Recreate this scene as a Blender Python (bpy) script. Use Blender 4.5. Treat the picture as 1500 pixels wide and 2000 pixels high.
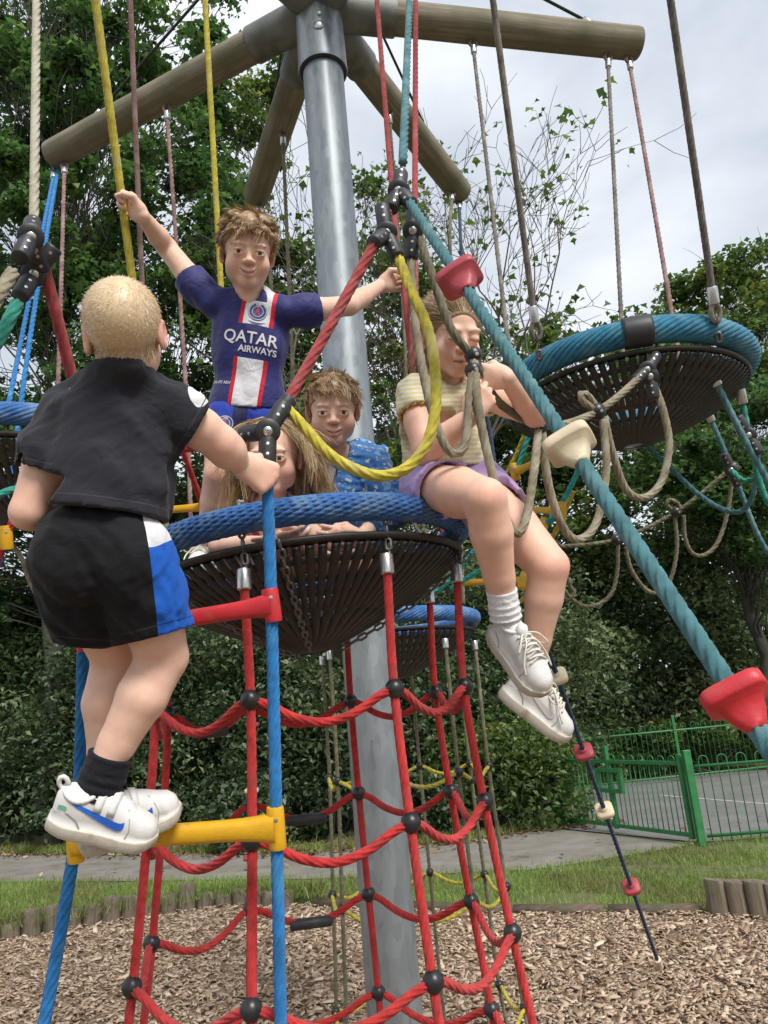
import bpy, bmesh, math, random
import numpy as np
from mathutils import Vector, Matrix
from mathutils.bvhtree import BVHTree

for o in list(bpy.data.objects):
    bpy.data.objects.remove(o, do_unlink=True)
SC = bpy.context.scene
COL = SC.collection
rad = math.radians

# ------------------------------------------------------------------ camera
FPX = 1500.0                       # focal length in pixels of a 1500 x 2000 frame
CAM_H = 1.70
PITCH, ROLL = rad(15.0), rad(-4.9)
cam_d = bpy.data.cameras.new('camera')
cam_d.sensor_fit = 'VERTICAL'
cam_d.sensor_height = 32.0
cam_d.lens = 32.0 * FPX / 2000.0
cam_d.clip_start = 0.05
cam_d.clip_end = 2000.0
cam = bpy.data.objects.new('camera', cam_d)
COL.objects.link(cam)
CM = Matrix.Rotation(math.pi / 2 + PITCH, 3, 'X') @ Matrix.Rotation(ROLL, 3, 'Z')
cam.matrix_world = Matrix.Translation((0, 0, CAM_H)) @ CM.to_4x4()
SC.camera = cam

# ------------------------------------------------------------------ world: overcast sky
SUN_EL, SUN_AZ = rad(48), rad(150)       # azimuth clockwise from +Y (behind the camera, to the right)
w = bpy.data.worlds.new('World')
SC.world = w
w.use_nodes = True
nt = w.node_tree
nt.nodes.clear()
out = nt.nodes.new('ShaderNodeOutputWorld')
bg = nt.nodes.new('ShaderNodeBackground')
bg.inputs['Strength'].default_value = 0.078
sky = nt.nodes.new('ShaderNodeTexSky')
sky.sky_type = 'NISHITA'
sky.sun_disc = False
sky.sun_elevation = SUN_EL
sky.sun_rotation = SUN_AZ
sky.air_density = 1.0
sky.dust_density = 2.0
tc = nt.nodes.new('ShaderNodeTexCoord')
mp = nt.nodes.new('ShaderNodeMapping')
mp.inputs['Scale'].default_value = (1.0, 1.0, 1.7)
n1 = nt.nodes.new('ShaderNodeTexNoise')
n1.inputs['Scale'].default_value = 2.3
n1.inputs['Detail'].default_value = 7
n1.inputs['Roughness'].default_value = 0.52
n1.inputs['Distortion'].default_value = 0.35
cr = nt.nodes.new('ShaderNodeValToRGB')       # cloud tone
cr.color_ramp.elements[0].position = 0.36
cr.color_ramp.elements[0].color = (3.9, 4.4, 5.2, 1)
cr.color_ramp.elements[1].position = 0.66
cr.color_ramp.elements[1].color = (7.3, 7.6, 8.0, 1)
n2 = nt.nodes.new('ShaderNodeTexNoise')
n2.inputs['Scale'].default_value = 1.7
n2.inputs['Detail'].default_value = 4
cm_ = nt.nodes.new('ShaderNodeValToRGB')      # cover: thin places let a little blue through
cm_.color_ramp.elements[0].position = 0.30
cm_.color_ramp.elements[0].color = (0.62, 0.62, 0.62, 1)
cm_.color_ramp.elements[1].position = 0.45
cm_.color_ramp.elements[1].color = (1, 1, 1, 1)
mx = nt.nodes.new('ShaderNodeMixRGB')
L = nt.links.new
L(tc.outputs['Generated'], mp.inputs['Vector'])
L(mp.outputs['Vector'], n1.inputs['Vector'])
L(mp.outputs['Vector'], n2.inputs['Vector'])
L(n1.outputs['Fac'], cr.inputs['Fac'])
L(n2.outputs['Fac'], cm_.inputs['Fac'])
L(cm_.outputs['Color'], mx.inputs['Fac'])
L(sky.outputs['Color'], mx.inputs['Color1'])
L(cr.outputs['Color'], mx.inputs['Color2'])
L(mx.outputs['Color'], bg.inputs['Color'])
L(bg.outputs['Background'], out.inputs['Surface'])

# ------------------------------------------------------------------ sun behind thin cloud
sun_d = bpy.data.lights.new('sun', 'SUN')
sun_d.energy = 2.3
sun_d.angle = rad(22)
sun_d.color = (1.0, 0.96, 0.90)
sun = bpy.data.objects.new('sun', sun_d)
COL.objects.link(sun)
sdir = Vector((math.sin(SUN_AZ) * math.cos(SUN_EL), math.cos(SUN_AZ) * math.cos(SUN_EL), math.sin(SUN_EL)))
sun.rotation_euler = sdir.to_track_quat('Z', 'Y').to_euler()
sun.location = sdir * 40

SC.view_settings.view_transform = 'Standard'
SC.view_settings.look = 'None'
SC.view_settings.exposure = 0.85
SC.view_settings.gamma = 1.0
SC.view_settings.use_curve_mapping = False
SC.render.engine = 'CYCLES'

# ------------------------------------------------------------------ helpers
CMN = np.array(CM)
CO = np.array([0, 0, CAM_H])
def ray(x, y):
    return CMN @ np.array([(x - 750) / FPX, -(y - 1000) / FPX, -1.0])
def P(x, y, D):                       # a point of the place from where it is seen and how far it is
    return CO + ray(x, y) * D
def PZ(x, y, z):
    v = ray(x, y)
    return CO + v * ((z - CAM_H) / v[2])
def PY(x, y, Y):
    v = ray(x, y)
    return CO + v * (Y / v[1])
def proj(wp):
    c = CMN.T @ (np.asarray(wp, float) - CO)
    return 750 - FPX * c[0] / c[2], 1000 + FPX * c[1] / c[2], -c[2]
def unit(v):
    v = np.asarray(v, float)
    return v / (np.linalg.norm(v) + 1e-12)
RNG = np.random.default_rng(7)
random.seed(7)

# --- materials
MAT = {}
def new_mat(name):
    m = bpy.data.materials.new(name)
    m.use_nodes = True
    return m, m.node_tree, m.node_tree.nodes['Principled BSDF']
def simple(name, col, rough=0.6, metal=0.0, var=0.15, scale=30.0, bump=0.0, bscale=200.0, spec=0.5, sheen=0.0, sss=0.0, dirt=None, coat=0.0):
    """colour with mottling, roughness variation and fine relief"""
    if name in MAT: return MAT[name]
    m, nt, b = new_mat(name)
    L = nt.links.new
    tc = nt.nodes.new('ShaderNodeTexCoord')
    n = nt.nodes.new('ShaderNodeTexNoise')
    n.inputs['Scale'].default_value = scale
    n.inputs['Detail'].default_value = 5
    L(tc.outputs['Object'], n.inputs['Vector'])
    r = nt.nodes.new('ShaderNodeValToRGB')
    r.color_ramp.elements[0].position = 0.3
    r.color_ramp.elements[1].position = 0.7
    c0 = [max(0, c * (1 - var)) for c in col]
    c1 = [min(1, c * (1 + var)) for c in col]
    r.color_ramp.elements[0].color = (*c0, 1)
    r.color_ramp.elements[1].color = (*c1, 1)
    L(n.outputs['Fac'], r.inputs['Fac'])
    src = r.outputs['Color']
    if dirt:
        n3 = nt.nodes.new('ShaderNodeTexNoise')
        n3.inputs['Scale'].default_value = dirt[1]
        n3.inputs['Detail'].default_value = 8
        L(tc.outputs['Object'], n3.inputs['Vector'])
        r3 = nt.nodes.new('ShaderNodeValToRGB')
        r3.color_ramp.elements[0].position = dirt[2]
        r3.color_ramp.elements[1].position = dirt[2] + 0.18
        L(n3.outputs['Fac'], r3.inputs['Fac'])
        mxn = nt.nodes.new('ShaderNodeMixRGB')
        mxn.inputs['Color2'].default_value = (*dirt[0], 1)
        L(r3.outputs['Color'], mxn.inputs['Fac'])
        L(src, mxn.inputs['Color1'])
        src = mxn.outputs['Color']
    L(src, b.inputs['Base Color'])
    b.inputs['Roughness'].default_value = rough
    b.inputs['Metallic'].default_value = metal
    b.inputs['Specular IOR Level'].default_value = spec
    if sheen: b.inputs['Sheen Weight'].default_value = sheen
    if coat: b.inputs['Coat Weight'].default_value = coat
    if sss:
        b.inputs['Subsurface Weight'].default_value = sss
        b.inputs['Subsurface Radius'].default_value = (1.0, 0.35, 0.2)
        b.inputs['Subsurface Scale'].default_value = 0.008
    if bump:
        n2 = nt.nodes.new('ShaderNodeTexNoise')
        n2.inputs['Scale'].default_value = bscale
        n2.inputs['Detail'].default_value = 4
        L(tc.outputs['Object'], n2.inputs['Vector'])
        bp = nt.nodes.new('ShaderNodeBump')
        bp.inputs['Strength'].default_value = bump
        bp.inputs['Distance'].default_value = 0.004
        L(n2.outputs['Fac'], bp.inputs['Height'])
        L(bp.outputs['Normal'], b.inputs['Normal'])
    MAT[name] = m
    return m
def attr_mat(name, attr, stops, rough=0.6, trans=0.0, spec=0.3, bump=0.0, bscale=60.0):
    """colour picked by a per-point value (each leaf, chip or blade has its own)"""
    if name in MAT: return MAT[name]
    m, nt, b = new_mat(name)
    L = nt.links.new
    a = nt.nodes.new('ShaderNodeAttribute')
    a.attribute_name = attr
    r = nt.nodes.new('ShaderNodeValToRGB')
    el = r.color_ramp.elements
    el[0].position = stops[0][0]; el[0].color = (*stops[0][1], 1)
    el[1].position = stops[-1][0]; el[1].color = (*stops[-1][1], 1)
    for p_, c_ in stops[1:-1]:
        e = el.new(p_); e.color = (*c_, 1)
    L(a.outputs['Fac'], r.inputs['Fac'])
    L(r.outputs['Color'], b.inputs['Base Color'])
    b.inputs['Roughness'].default_value = rough
    b.inputs['Specular IOR Level'].default_value = spec
    if bump:
        tc = nt.nodes.new('ShaderNodeTexCoord')
        n2 = nt.nodes.new('ShaderNodeTexNoise')
        n2.inputs['Scale'].default_value = bscale
        L(tc.outputs['Object'], n2.inputs['Vector'])
        bp = nt.nodes.new('ShaderNodeBump')
        bp.inputs['Strength'].default_value = bump
        bp.inputs['Distance'].default_value = 0.01
        L(n2.outputs['Fac'], bp.inputs['Height'])
        L(bp.outputs['Normal'], b.inputs['Normal'])
    if trans:
        t = nt.nodes.new('ShaderNodeBsdfTranslucent')
        hs = nt.nodes.new('ShaderNodeHueSaturation')
        hs.inputs['Value'].default_value = 1.5
        hs.inputs['Saturation'].default_value = 1.15
        L(r.outputs['Color'], hs.inputs['Color'])
        L(hs.outputs['Color'], t.inputs['Color'])
        ms = nt.nodes.new('ShaderNodeMixShader')
        ms.inputs['Fac'].default_value = trans
        o = nt.nodes['Material Output']
        L(b.outputs['BSDF'], ms.inputs[1])
        L(t.outputs['BSDF'], ms.inputs[2])
        L(ms.outputs['Shader'], o.inputs['Surface'])
    MAT[name] = m
    return m

# --- objects
def put(o, parent=None):
    COL.objects.link(o)
    if parent is not None:
        o.parent = parent
    return o
def tag(o, label=None, cat=None, group=None, kind=None):
    if label: o['label'] = label
    if cat: o['category'] = cat
    if group: o['group'] = group
    if kind: o['kind'] = kind
    return o
def empty(name, loc, label=None, cat=None, group=None):
    e = bpy.data.objects.new(name, None)
    e.empty_display_size = 0.1
    e.location = loc
    COL.objects.link(e)
    return tag(e, label, cat, group)
def np_mesh(name, V, Fs, smooth=True, attrs=None):
    """V (n,3); Fs list of (m,k) index arrays"""
    me = bpy.data.meshes.new(name)
    V = np.ascontiguousarray(V, np.float32)
    me.vertices.add(len(V))
    me.vertices.foreach_set('co', V.ravel())
    idx = np.concatenate([np.asarray(f, np.int32).ravel() for f in Fs])
    tot = np.concatenate([np.full(len(f), np.asarray(f).shape[1], np.int32) for f in Fs])
    st = np.concatenate([[0], np.cumsum(tot)[:-1]]).astype(np.int32)
    me.loops.add(len(idx))
    me.loops.foreach_set('vertex_index', idx)
    me.polygons.add(len(tot))
    me.polygons.foreach_set('loop_start', st)
    me.polygons.foreach_set('loop_total', tot)
    if smooth:
        me.polygons.foreach_set('use_smooth', np.ones(len(tot), bool))
    for k, v in (attrs or {}).items():
        v = np.asarray(v, np.float32)
        if v.ndim == 1:
            a = me.attributes.new(k, 'FLOAT', 'POINT')
            a.data.foreach_set('value', v)
        else:
            a = me.attributes.new(k, 'FLOAT_COLOR', 'POINT')
            a.data.foreach_set('color', np.ascontiguousarray(v).ravel())
    me.update(calc_edges=True)
    return me
def obj(name, me, mat, parent=None, loc=None):
    o = bpy.data.objects.new(name, me)
    if mat is not None and not me.materials:
        me.materials.append(mat)
    if loc is not None: o.location = loc
    return put(o, parent)
class MB:
    """collects shapes; build() links them as one mesh object"""
    def __init__(self): self.V = []; self.F = []; self.n = 0
    def add(self, V, F):
        V = np.asarray(V, float)
        self.V.append(V)
        for f in F:
            f = np.asarray(f)
            if f.ndim == 1: f = f[None]
            self.F.append(f + self.n)
        self.n += len(V)
        return self
    def tube(self, pts, r, n=10, caps=True):
        V, F = sweep(pts, r, n, caps)
        return self.add(V, F)
    def box(self, c, s, R=None):
        s = np.asarray(s, float) / 2
        v = np.array([[x, y, z] for x in (-1, 1) for y in (-1, 1) for z in (-1, 1)]) * s
        if R is not None: v = v @ np.asarray(R).T
        return self.add(v + np.asarray(c), [np.array([[0, 1, 3, 2], [4, 6, 7, 5], [0, 4, 5, 1], [2, 3, 7, 6], [0, 2, 6, 4], [1, 5, 7, 3]])])
    def ball(self, c, r, n=14, sc=(1, 1, 1)):
        V, F = sphere(c, r, n, sc)
        return self.add(V, F)
    def mesh(self, name, smooth=True):
        return np_mesh(name, np.concatenate(self.V), self.F, smooth)
    def build(self, name, mat, parent=None, smooth=True, bevel=0, seg=2):
        me = self.mesh(name, smooth)
        if bevel:
            bm = bmesh.new(); bm.from_mesh(me)
            bmesh.ops.recalc_face_normals(bm, faces=bm.faces)
            ed = [e for e in bm.edges if len(e.link_faces) == 2 and e.calc_face_angle() > 0.6]
            bmesh.ops.bevel(bm, geom=ed, offset=bevel, segments=seg, profile=0.5, affect='EDGES')
            for f in bm.faces: f.smooth = smooth
            bm.to_mesh(me); bm.free()
        return obj(name, me, mat, parent)
def sphere(c, r, n=14, sc=(1, 1, 1)):
    m = n // 2
    V = [[0, 0, 1]]
    for i in range(1, m):
        a = math.pi * i / m
        for j in range(n):
            t = 2 * math.pi * j / n
            V.append([math.sin(a) * math.cos(t), math.sin(a) * math.sin(t), math.cos(a)])
    V.append([0, 0, -1])
    V = np.array(V) * r * np.array(sc) + np.asarray(c)
    q = []; t3 = []
    for j in range(n):
        t3.append([0, 1 + j, 1 + (j + 1) % n])
        b = 1 + (m - 2) * n
        t3.append([len(V) - 1, b + (j + 1) % n, b + j])
    for i in range(m - 2):
        for j in range(n):
            a = 1 + i * n
            q.append([a + j, a + n + j, a + n + (j + 1) % n, a + (j + 1) % n])
    return V, [np.array(t3), np.array(q)]
def frames(pts):
    pts = np.asarray(pts, float)
    T = np.gradient(pts, axis=0)
    T /= np.linalg.norm(T, axis=1)[:, None] + 1e-12
    a = np.array([0, 0, 1.0]) if abs(T[0][2]) < 0.9 else np.array([1.0, 0, 0])
    N = np.zeros_like(pts)
    N[0] = unit(np.cross(T[0], a))
    for i in range(1, len(pts)):
        v = N[i - 1] - T[i] * np.dot(N[i - 1], T[i])
        N[i] = unit(v)
    return T, N, np.cross(T, N)
def sweep(pts, r, n=10, caps=True):
    pts = np.asarray(pts, float)
    r = np.broadcast_to(np.asarray(r, float), (len(pts),))
    T, N, B = frames(pts)
    a = np.linspace(0, 2 * math.pi, n, endpoint=False)
    V = pts[:, None] + r[:, None, None] * (np.cos(a)[None, :, None] * N[:, None] + np.sin(a)[None, :, None] * B[:, None])
    V = V.reshape(-1, 3)
    m = len(pts)
    i, j = np.meshgrid(np.arange(m - 1), np.arange(n), indexing='ij')
    j2 = (j + 1) % n
    F = [np.stack([i * n + j, i * n + j2, (i + 1) * n + j2, (i + 1) * n + j], -1).reshape(-1, 4)]
    if caps:
        F.append(np.arange(n)[::-1][None])
        F.append(((m - 1) * n + np.arange(n))[None])
    return V, F
def smooth_path(ctrl, step):
    """Catmull-Rom through the control points, resampled evenly"""
    c = np.asarray(ctrl, float)
    if len(c) == 2:
        n = max(2, int(np.linalg.norm(c[1] - c[0]) / step) + 1)
        return c[0] + (c[1] - c[0]) * np.linspace(0, 1, n)[:, None]
    e = np.vstack([2 * c[0] - c[1], c, 2 * c[-1] - c[-2]])
    t = np.linspace(0, 1, 24, endpoint=False)[:, None]
    out = []
    for i in range(1, len(e) - 2):
        p0, p1, p2, p3 = e[i - 1], e[i], e[i + 1], e[i + 2]
        out.append(0.5 * ((2 * p1) + (-p0 + p2) * t + (2 * p0 - 5 * p1 + 4 * p2 - p3) * t ** 2 + (-p0 + 3 * p1 - 3 * p2 + p3) * t ** 3))
    q = np.vstack(out + [c[-1:]])
    s = np.concatenate([[0], np.cumsum(np.linalg.norm(np.diff(q, axis=0), axis=1))])
    n = max(3, int(s[-1] / step) + 1)
    u = np.linspace(0, s[-1], n)
    return np.stack([np.interp(u, s, q[:, k]) for k in range(3)], 1)
def rope_geo(ctrl, r, lobes=6, detail=1.0, lay=None, closed_frames=None):
    """laid rope: a lobed section that turns along the path"""
    lay = lay or (17 * r if lobes > 3 else 9 * r)
    per = 3 if lobes > 3 else 4
    n = per * lobes
    step = lay / (13 if lobes > 3 else 12) / detail
    q = smooth_path(ctrl, step)
    T, N, B = frames(q)
    s = np.concatenate([[0], np.cumsum(np.linalg.norm(np.diff(q, axis=0), axis=1))])
    ph = s / lay * 2 * math.pi
    a = np.linspace(0, 2 * math.pi, n, endpoint=False)
    prof = np.array(([0.72, 1.0, 1.0] if per == 3 else [0.74, 0.95, 1.03, 0.95]) * lobes) * r
    ang = a[None] + ph[:, None]
    V = q[:, None] + prof[None, :, None] * (np.cos(ang)[..., None] * N[:, None] + np.sin(ang)[..., None] * B[:, None])
    m = len(q)
    i, j = np.meshgrid(np.arange(m - 1), np.arange(n), indexing='ij')
    j2 = (j + 1) % n
    F = [np.stack([i * n + j, i * n + j2, (i + 1) * n + j2, (i + 1) * n + j], -1).reshape(-1, 4),
         np.arange(n)[::-1][None], ((m - 1) * n + np.arange(n))[None]]
    return V.reshape(-1, 3), F
def rope(name, ctrl, r, mat, parent=None, lobes=6, detail=1.0, lay=None):
    V, F = rope_geo(ctrl, r, lobes, detail, lay)
    return obj(name, np_mesh(name, V, F), mat, parent)
def lathe(name, prof, mat, parent=None, n=24, axis=None, loc=(0, 0, 0), smooth=True):
    """prof: (radius, height) pairs, turned about Z, then Z laid along axis"""
    prof = np.asarray(prof, float)
    a = np.linspace(0, 2 * math.pi, n, endpoint=False)
    V = np.stack([prof[:, 0, None] * np.cos(a), prof[:, 0, None] * np.sin(a), np.repeat(prof[:, 1, None], n, 1)], -1).reshape(-1, 3)
    m = len(prof)
    i, j = np.meshgrid(np.arange(m - 1), np.arange(n), indexing='ij')
    j2 = (j + 1) % n
    F = [np.stack([i * n + j, i * n + j2, (i + 1) * n + j2, (i + 1) * n + j], -1).reshape(-1, 4), np.arange(n)[::-1][None], ((m - 1) * n + np.arange(n))[None]]
    if axis is not None:
        q = Vector((0, 0, 1)).rotation_difference(Vector(unit(axis))).to_matrix()
        V = V @ np.array(q).T
    me = np_mesh(name, V + np.asarray(loc), F, smooth)
    if smooth: sharp(me)
    return obj(name, me, mat, parent)
def sharp(me, ang=0.7):
    bm = bmesh.new(); bm.from_mesh(me)
    bmesh.ops.recalc_face_normals(bm, faces=bm.faces)
    for e in bm.edges:
        if len(e.link_faces) == 2 and e.calc_face_angle() > ang: e.smooth = False
    bm.to_mesh(me); bm.free()
def basis(z, x=None):
    z = unit(z)
    if x is None: x = (1, 0, 0) if abs(z[0]) < 0.8 else (0, 1, 0)
    x = np.asarray(x, float); x = unit(x - z * np.dot(x, z))
    return np.stack([x, np.cross(z, x), z], 1)      # columns
# ================================================================== THE SETTING
def noise_mat(name, stops, scale=6.0, rough=0.9, bump=0.3, bscale=60, detail=8):
    m, nt, b = new_mat(name)
    L = nt.links.new
    tc = nt.nodes.new('ShaderNodeTexCoord')
    n = nt.nodes.new('ShaderNodeTexNoise')
    n.inputs['Scale'].default_value = scale
    n.inputs['Detail'].default_value = detail
    n.inputs['Roughness'].default_value = 0.65
    L(tc.outputs['Object'], n.inputs['Vector'])
    r = nt.nodes.new('ShaderNodeValToRGB')
    el = r.color_ramp.elements
    el[0].position = stops[0][0]; el[0].color = (*stops[0][1], 1)
    el[1].position = stops[-1][0]; el[1].color = (*stops[-1][1], 1)
    for p_, c_ in stops[1:-1]:
        e = el.new(p_); e.color = (*c_, 1)
    L(n.outputs['Fac'], r.inputs['Fac'])
    L(r.outputs['Color'], b.inputs['Base Color'])
    b.inputs['Roughness'].default_value = rough
    n2 = nt.nodes.new('ShaderNodeTexNoise')
    n2.inputs['Scale'].default_value = bscale
    n2.inputs['Detail'].default_value = 6
    L(tc.outputs['Object'], n2.inputs['Vector'])
    bp = nt.nodes.new('ShaderNodeBump')
    bp.inputs['Strength'].default_value = bump
    bp.inputs['Distance'].default_value = 0.02
    L(n2.outputs['Fac'], bp.inputs['Height'])
    L(bp.outputs['Normal'], b.inputs['Normal'])
    MAT[name] = m
    return m
M_SOIL = noise_mat('soil', [(0.3, (0.06, 0.07, 0.024)), (0.5, (0.11, 0.12, 0.042)), (0.7, (0.15, 0.13, 0.07))], 3.0)
M_CHIPBASE = noise_mat('chip_litter', [(0.3, (0.11, 0.075, 0.05)), (0.6, (0.27, 0.19, 0.125)), (0.75, (0.38, 0.28, 0.195))], 25.0, bscale=90, bump=0.8)
M_PATH = noise_mat('worn_path', [(0.28, (0.085, 0.072, 0.052)), (0.42, (0.175, 0.16, 0.135)), (0.55, (0.21, 0.195, 0.17)), (0.72, (0.26, 0.245, 0.215))], 2.2, bscale=140, bump=0.4)
M_TARMAC = noise_mat('court_tarmac', [(0.3, (0.13, 0.135, 0.13)), (0.7, (0.20, 0.20, 0.19))], 1.4, bscale=200, bump=0.3)

def flat(name, poly, z, mat):
    me = bpy.data.meshes.new(name)
    me.from_pydata([(x, y, z) for x, y in poly], [], [tuple(range(len(poly)))])
    return tag(obj(name, me, mat), kind='structure')
flat('ground', [(-300, -60), (300, -60), (300, 500), (-300, 500)], -0.004, M_SOIL)
# back edge of the bark pit, left to right
EDGE = [(-9.0, 6.2), (-6.5, 6.9), (-4.6, 7.5), (-3.9, 7.85), (-3.0, 8.3), (-1.9, 8.55), (-0.9, 8.15), (0.8, 7.28), (2.31, 6.76), (2.7, 6.55), (4.2, 6.1), (8.0, 5.2)]
flat('bark_pit', [(8, -4), (-9, -4)][::-1] + EDGE[::-1], 0.0, M_CHIPBASE)
PATH_FRONT = [(-12, 13.8), (-5.66, 11.2), (-3.4, 10.35), (-1.23, 9.55), (0.1, 9.25), (1.2, 9.0), (1.9, 9.15), (2.6, 9.4), (3.2, 9.62)]
PATH_BACK = [(-12, 17.2), (-7.2, 14.3), (-4.2, 12.8), (-1.4, 11.55), (0.5, 11.3), (1.9, 11.9)]
flat('path', PATH_FRONT + PATH_BACK[::-1], 0.006, M_PATH)
flat('court', [(1.95, 11.85), (3.34, 9.72), (9, 9.35), (14, 9.6), (14, 17), (4.0, 17.2)], 0.010, M_TARMAC)
# painted court line
mb = MB()
for a, b in [((1290, 1553), (1500, 1570)), ((1130, 1540), (1190, 1546))]:
    p0, p1 = PZ(*a, 0.014), PZ(*b, 0.014)
    d = unit(p1 - p0); s = np.array([-d[1], d[0], 0]) * 0.035
    mb.add([p0 - s, p1 - s, p1 + s, p0 + s], [np.array([[0, 1, 2, 3]])])
tag(mb.build('court_line', simple('line_paint', (0.42, 0.42, 0.40), 0.8, var=0.3, scale=8), smooth=False), kind='structure')

def edge_y(x):
    e = np.array(EDGE)
    return np.interp(x, e[:, 0], e[:, 1])
# ---- bark chips: loose flat pieces of wood, each with thickness
def chips():
    N = 62000
    # spread over what can be seen of the pit, denser towards the camera
    y = 3.6 + (9.0 - 3.6) * RNG.random(N) ** 1.25
    x = (RNG.random(N) * 2 - 1) * (0.62 * y + 0.4) + 0.02 * y
    keep = y < edge_y(x) + RNG.normal(0, 0.08, N)
    x, y = x[keep], y[keep]
    n = len(x)
    ln = RNG.lognormal(math.log(0.037), 0.42, n).clip(0.014, 0.11)
    wd = ln * RNG.uniform(0.25, 0.5, n)
    th = RNG.uniform(0.003, 0.007, n)
    z = 0.004 + RNG.random(n) * 0.03
    yaw = RNG.random(n) * 2 * math.pi
    tx, ty = RNG.normal(0, 0.28, n), RNG.normal(0, 0.28, n)
    base = np.array([[-0.5, -0.3, 0], [0.35, -0.5, 0], [0.5, 0.25, 0], [-0.3, 0.5, 0]])
    B = np.concatenate([base, base + [0, 0, 1]])                       
    V = B[None] * np.stack([ln, wd, th], -1)[:, None]
    V[..., 2] += (V[..., 0] ** 2) * RNG.normal(0, 3.5, n)[:, None]    # warped
    V[:, :, 2] += V[..., 0] * tx[:, None] + V[..., 1] * ty[:, None]
    c, s = np.cos(yaw)[:, None], np.sin(yaw)[:, None]
    X = V[..., 0] * c - V[..., 1] * s + x[:, None]
    Y = V[..., 0] * s + V[..., 1] * c + y[:, None]
    Z = V[..., 2] + z[:, None]
    V = np.stack([X, Y, Z], -1).reshape(-1, 3)
    o = (np.arange(n) * 8)[:, None]
    top = o + np.arange(4, 8)[None]
    side = np.concatenate([o + np.array([[i, (i + 1) % 4, 4 + (i + 1) % 4, 4 + i]]) for i in range(4)])
    tint = np.repeat(RNG.beta(2.2, 2.2, n), 8)
    m = attr_mat('bark_chips', 'tint', [(0.0, (0.12, 0.075, 0.05)), (0.3, (0.30, 0.205, 0.135)), (0.6, (0.48, 0.355, 0.25)), (1.0, (0.66, 0.54, 0.41))], 0.85, bump=0.4, bscale=120)
    me = np_mesh('bark_chips', V, [top, side], False, {'tint': tint})
    tag(obj('bark_chips', me, m), 'light brown bark chips covering the play pit floor', 'bark chips', kind='stuff')
chips()

# ---- grass
def blades(name, pts, h, wd, mat, lean=0.5):
    n = len(pts)
    hh = h * RNG.lognormal(0, 0.35, n)
    yaw = RNG.random(n) * 2 * math.pi
    ld = RNG.random(n) * 2 * math.pi
    la = RNG.random(n) * lean
    sx, sy = np.cos(yaw) * wd, np.sin(yaw) * wd
    lx, ly = np.cos(ld) * la * hh, np.sin(ld) * la * hh
    z0 = np.zeros(n)
    p = pts
    V = np.stack([np.stack([p[:, 0] - sx, p[:, 1] - sy, p[:, 2] + z0], -1), np.stack([p[:, 0] + sx, p[:, 1] + sy, p[:, 2] + z0], -1),
                  np.stack([p[:, 0] + sx * .7 + lx * .4, p[:, 1] + sy * .7 + ly * .4, p[:, 2] + hh * .6], -1),
                  np.stack([p[:, 0] - sx * .7 + lx * .4, p[:, 1] - sy * .7 + ly * .4, p[:, 2] + hh * .6], -1),
                  np.stack([p[:, 0] + lx, p[:, 1] + ly, p[:, 2] + hh * (1 - 0.3 * la)], -1)], 1).reshape(-1, 3)
    o = (np.arange(n) * 5)[:, None]
    t = np.sin(p[:, 0] * 2.1 + np.sin(p[:, 1] * 3.3)) * 0.25 + np.sin(p[:, 0] * 5.7 + p[:, 1] * 4.1) * 0.15 + 0.5
    tint = np.repeat((t + RNG.normal(0, 0.22, n)).clip(0, 1), 5)
    me = np_mesh(name, V, [o + np.array([[0, 1, 2, 3]]), o + np.array([[3, 2, 4]])], True, {'tint': tint})
    return obj(name, me, mat)
M_GRASS = attr_mat('grass', 'tint', [(0.0, (0.20, 0.175, 0.075)), (0.25, (0.165, 0.20, 0.055)), (0.6, (0.18, 0.27, 0.065)), (1.0, (0.27, 0.37, 0.11))], 0.6, 0.3)
def inside(x, y, poly):
    poly = np.array(poly); r = np.zeros(len(x), bool)
    j = len(poly) - 1
    for i in range(len(poly)):
        xi, yi = poly[i]; xj, yj = poly[j]
        c = ((yi > y) != (yj > y)) & (x < (xj - xi) * (y - yi) / (yj - yi + 1e-12) + xi)
        r ^= c; j = i
    return r
N = 180000
gy = RNG.uniform(5.2, 12.2, N); gx = RNG.uniform(-7.5, 5.2, N)
pf = np.array(PATH_FRONT)
lim = np.where(gx < 3.2, np.interp(gx, pf[:, 0], pf[:, 1]), 9.75)
bare = np.sin(gx * 1.9 + 1.2 * np.sin(gy * 2.2)) * np.sin(gy * 2.6 + gx * 0.7)
k = (gy > edge_y(gx) + 0.04) & (gy < lim + RNG.normal(0, 0.10, N)) & ((bare < 0.62) | (RNG.random(N) < 0.25)) & (np.abs(gx) < 0.62 * gy + 0.6)
g = blades('grass', np.stack([gx[k], gy[k], np.zeros(k.sum())], -1), 0.055, 0.0035, M_GRASS, 0.9)
tag(g, 'short patchy grass between the bark pit and the path', 'grass', kind='stuff')
# weeds over the path edges and pit edge
n = 5000
t = RNG.random(n)
pb = np.array(PATH_BACK)
xs = -8 + t * 10
ys = np.interp(xs, pb[:, 0], pb[:, 1]) + RNG.normal(-0.05, 0.10, n)
pts = np.stack([xs, ys, np.zeros(n)], -1)
xs2 = RNG.uniform(-5.2, -0.9, n); ys2 = edge_y(xs2) + RNG.normal(0.10, 0.10, n)
pts = np.vstack([pts, np.stack([xs2, ys2, np.full(n, 0.10)], -1)])
tag(blades('grass_tufts', pts, 0.12, 0.004, M_GRASS, 1.4), 'long ragged grass tufts hanging over the log edging', 'grass', kind='stuff')
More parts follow.
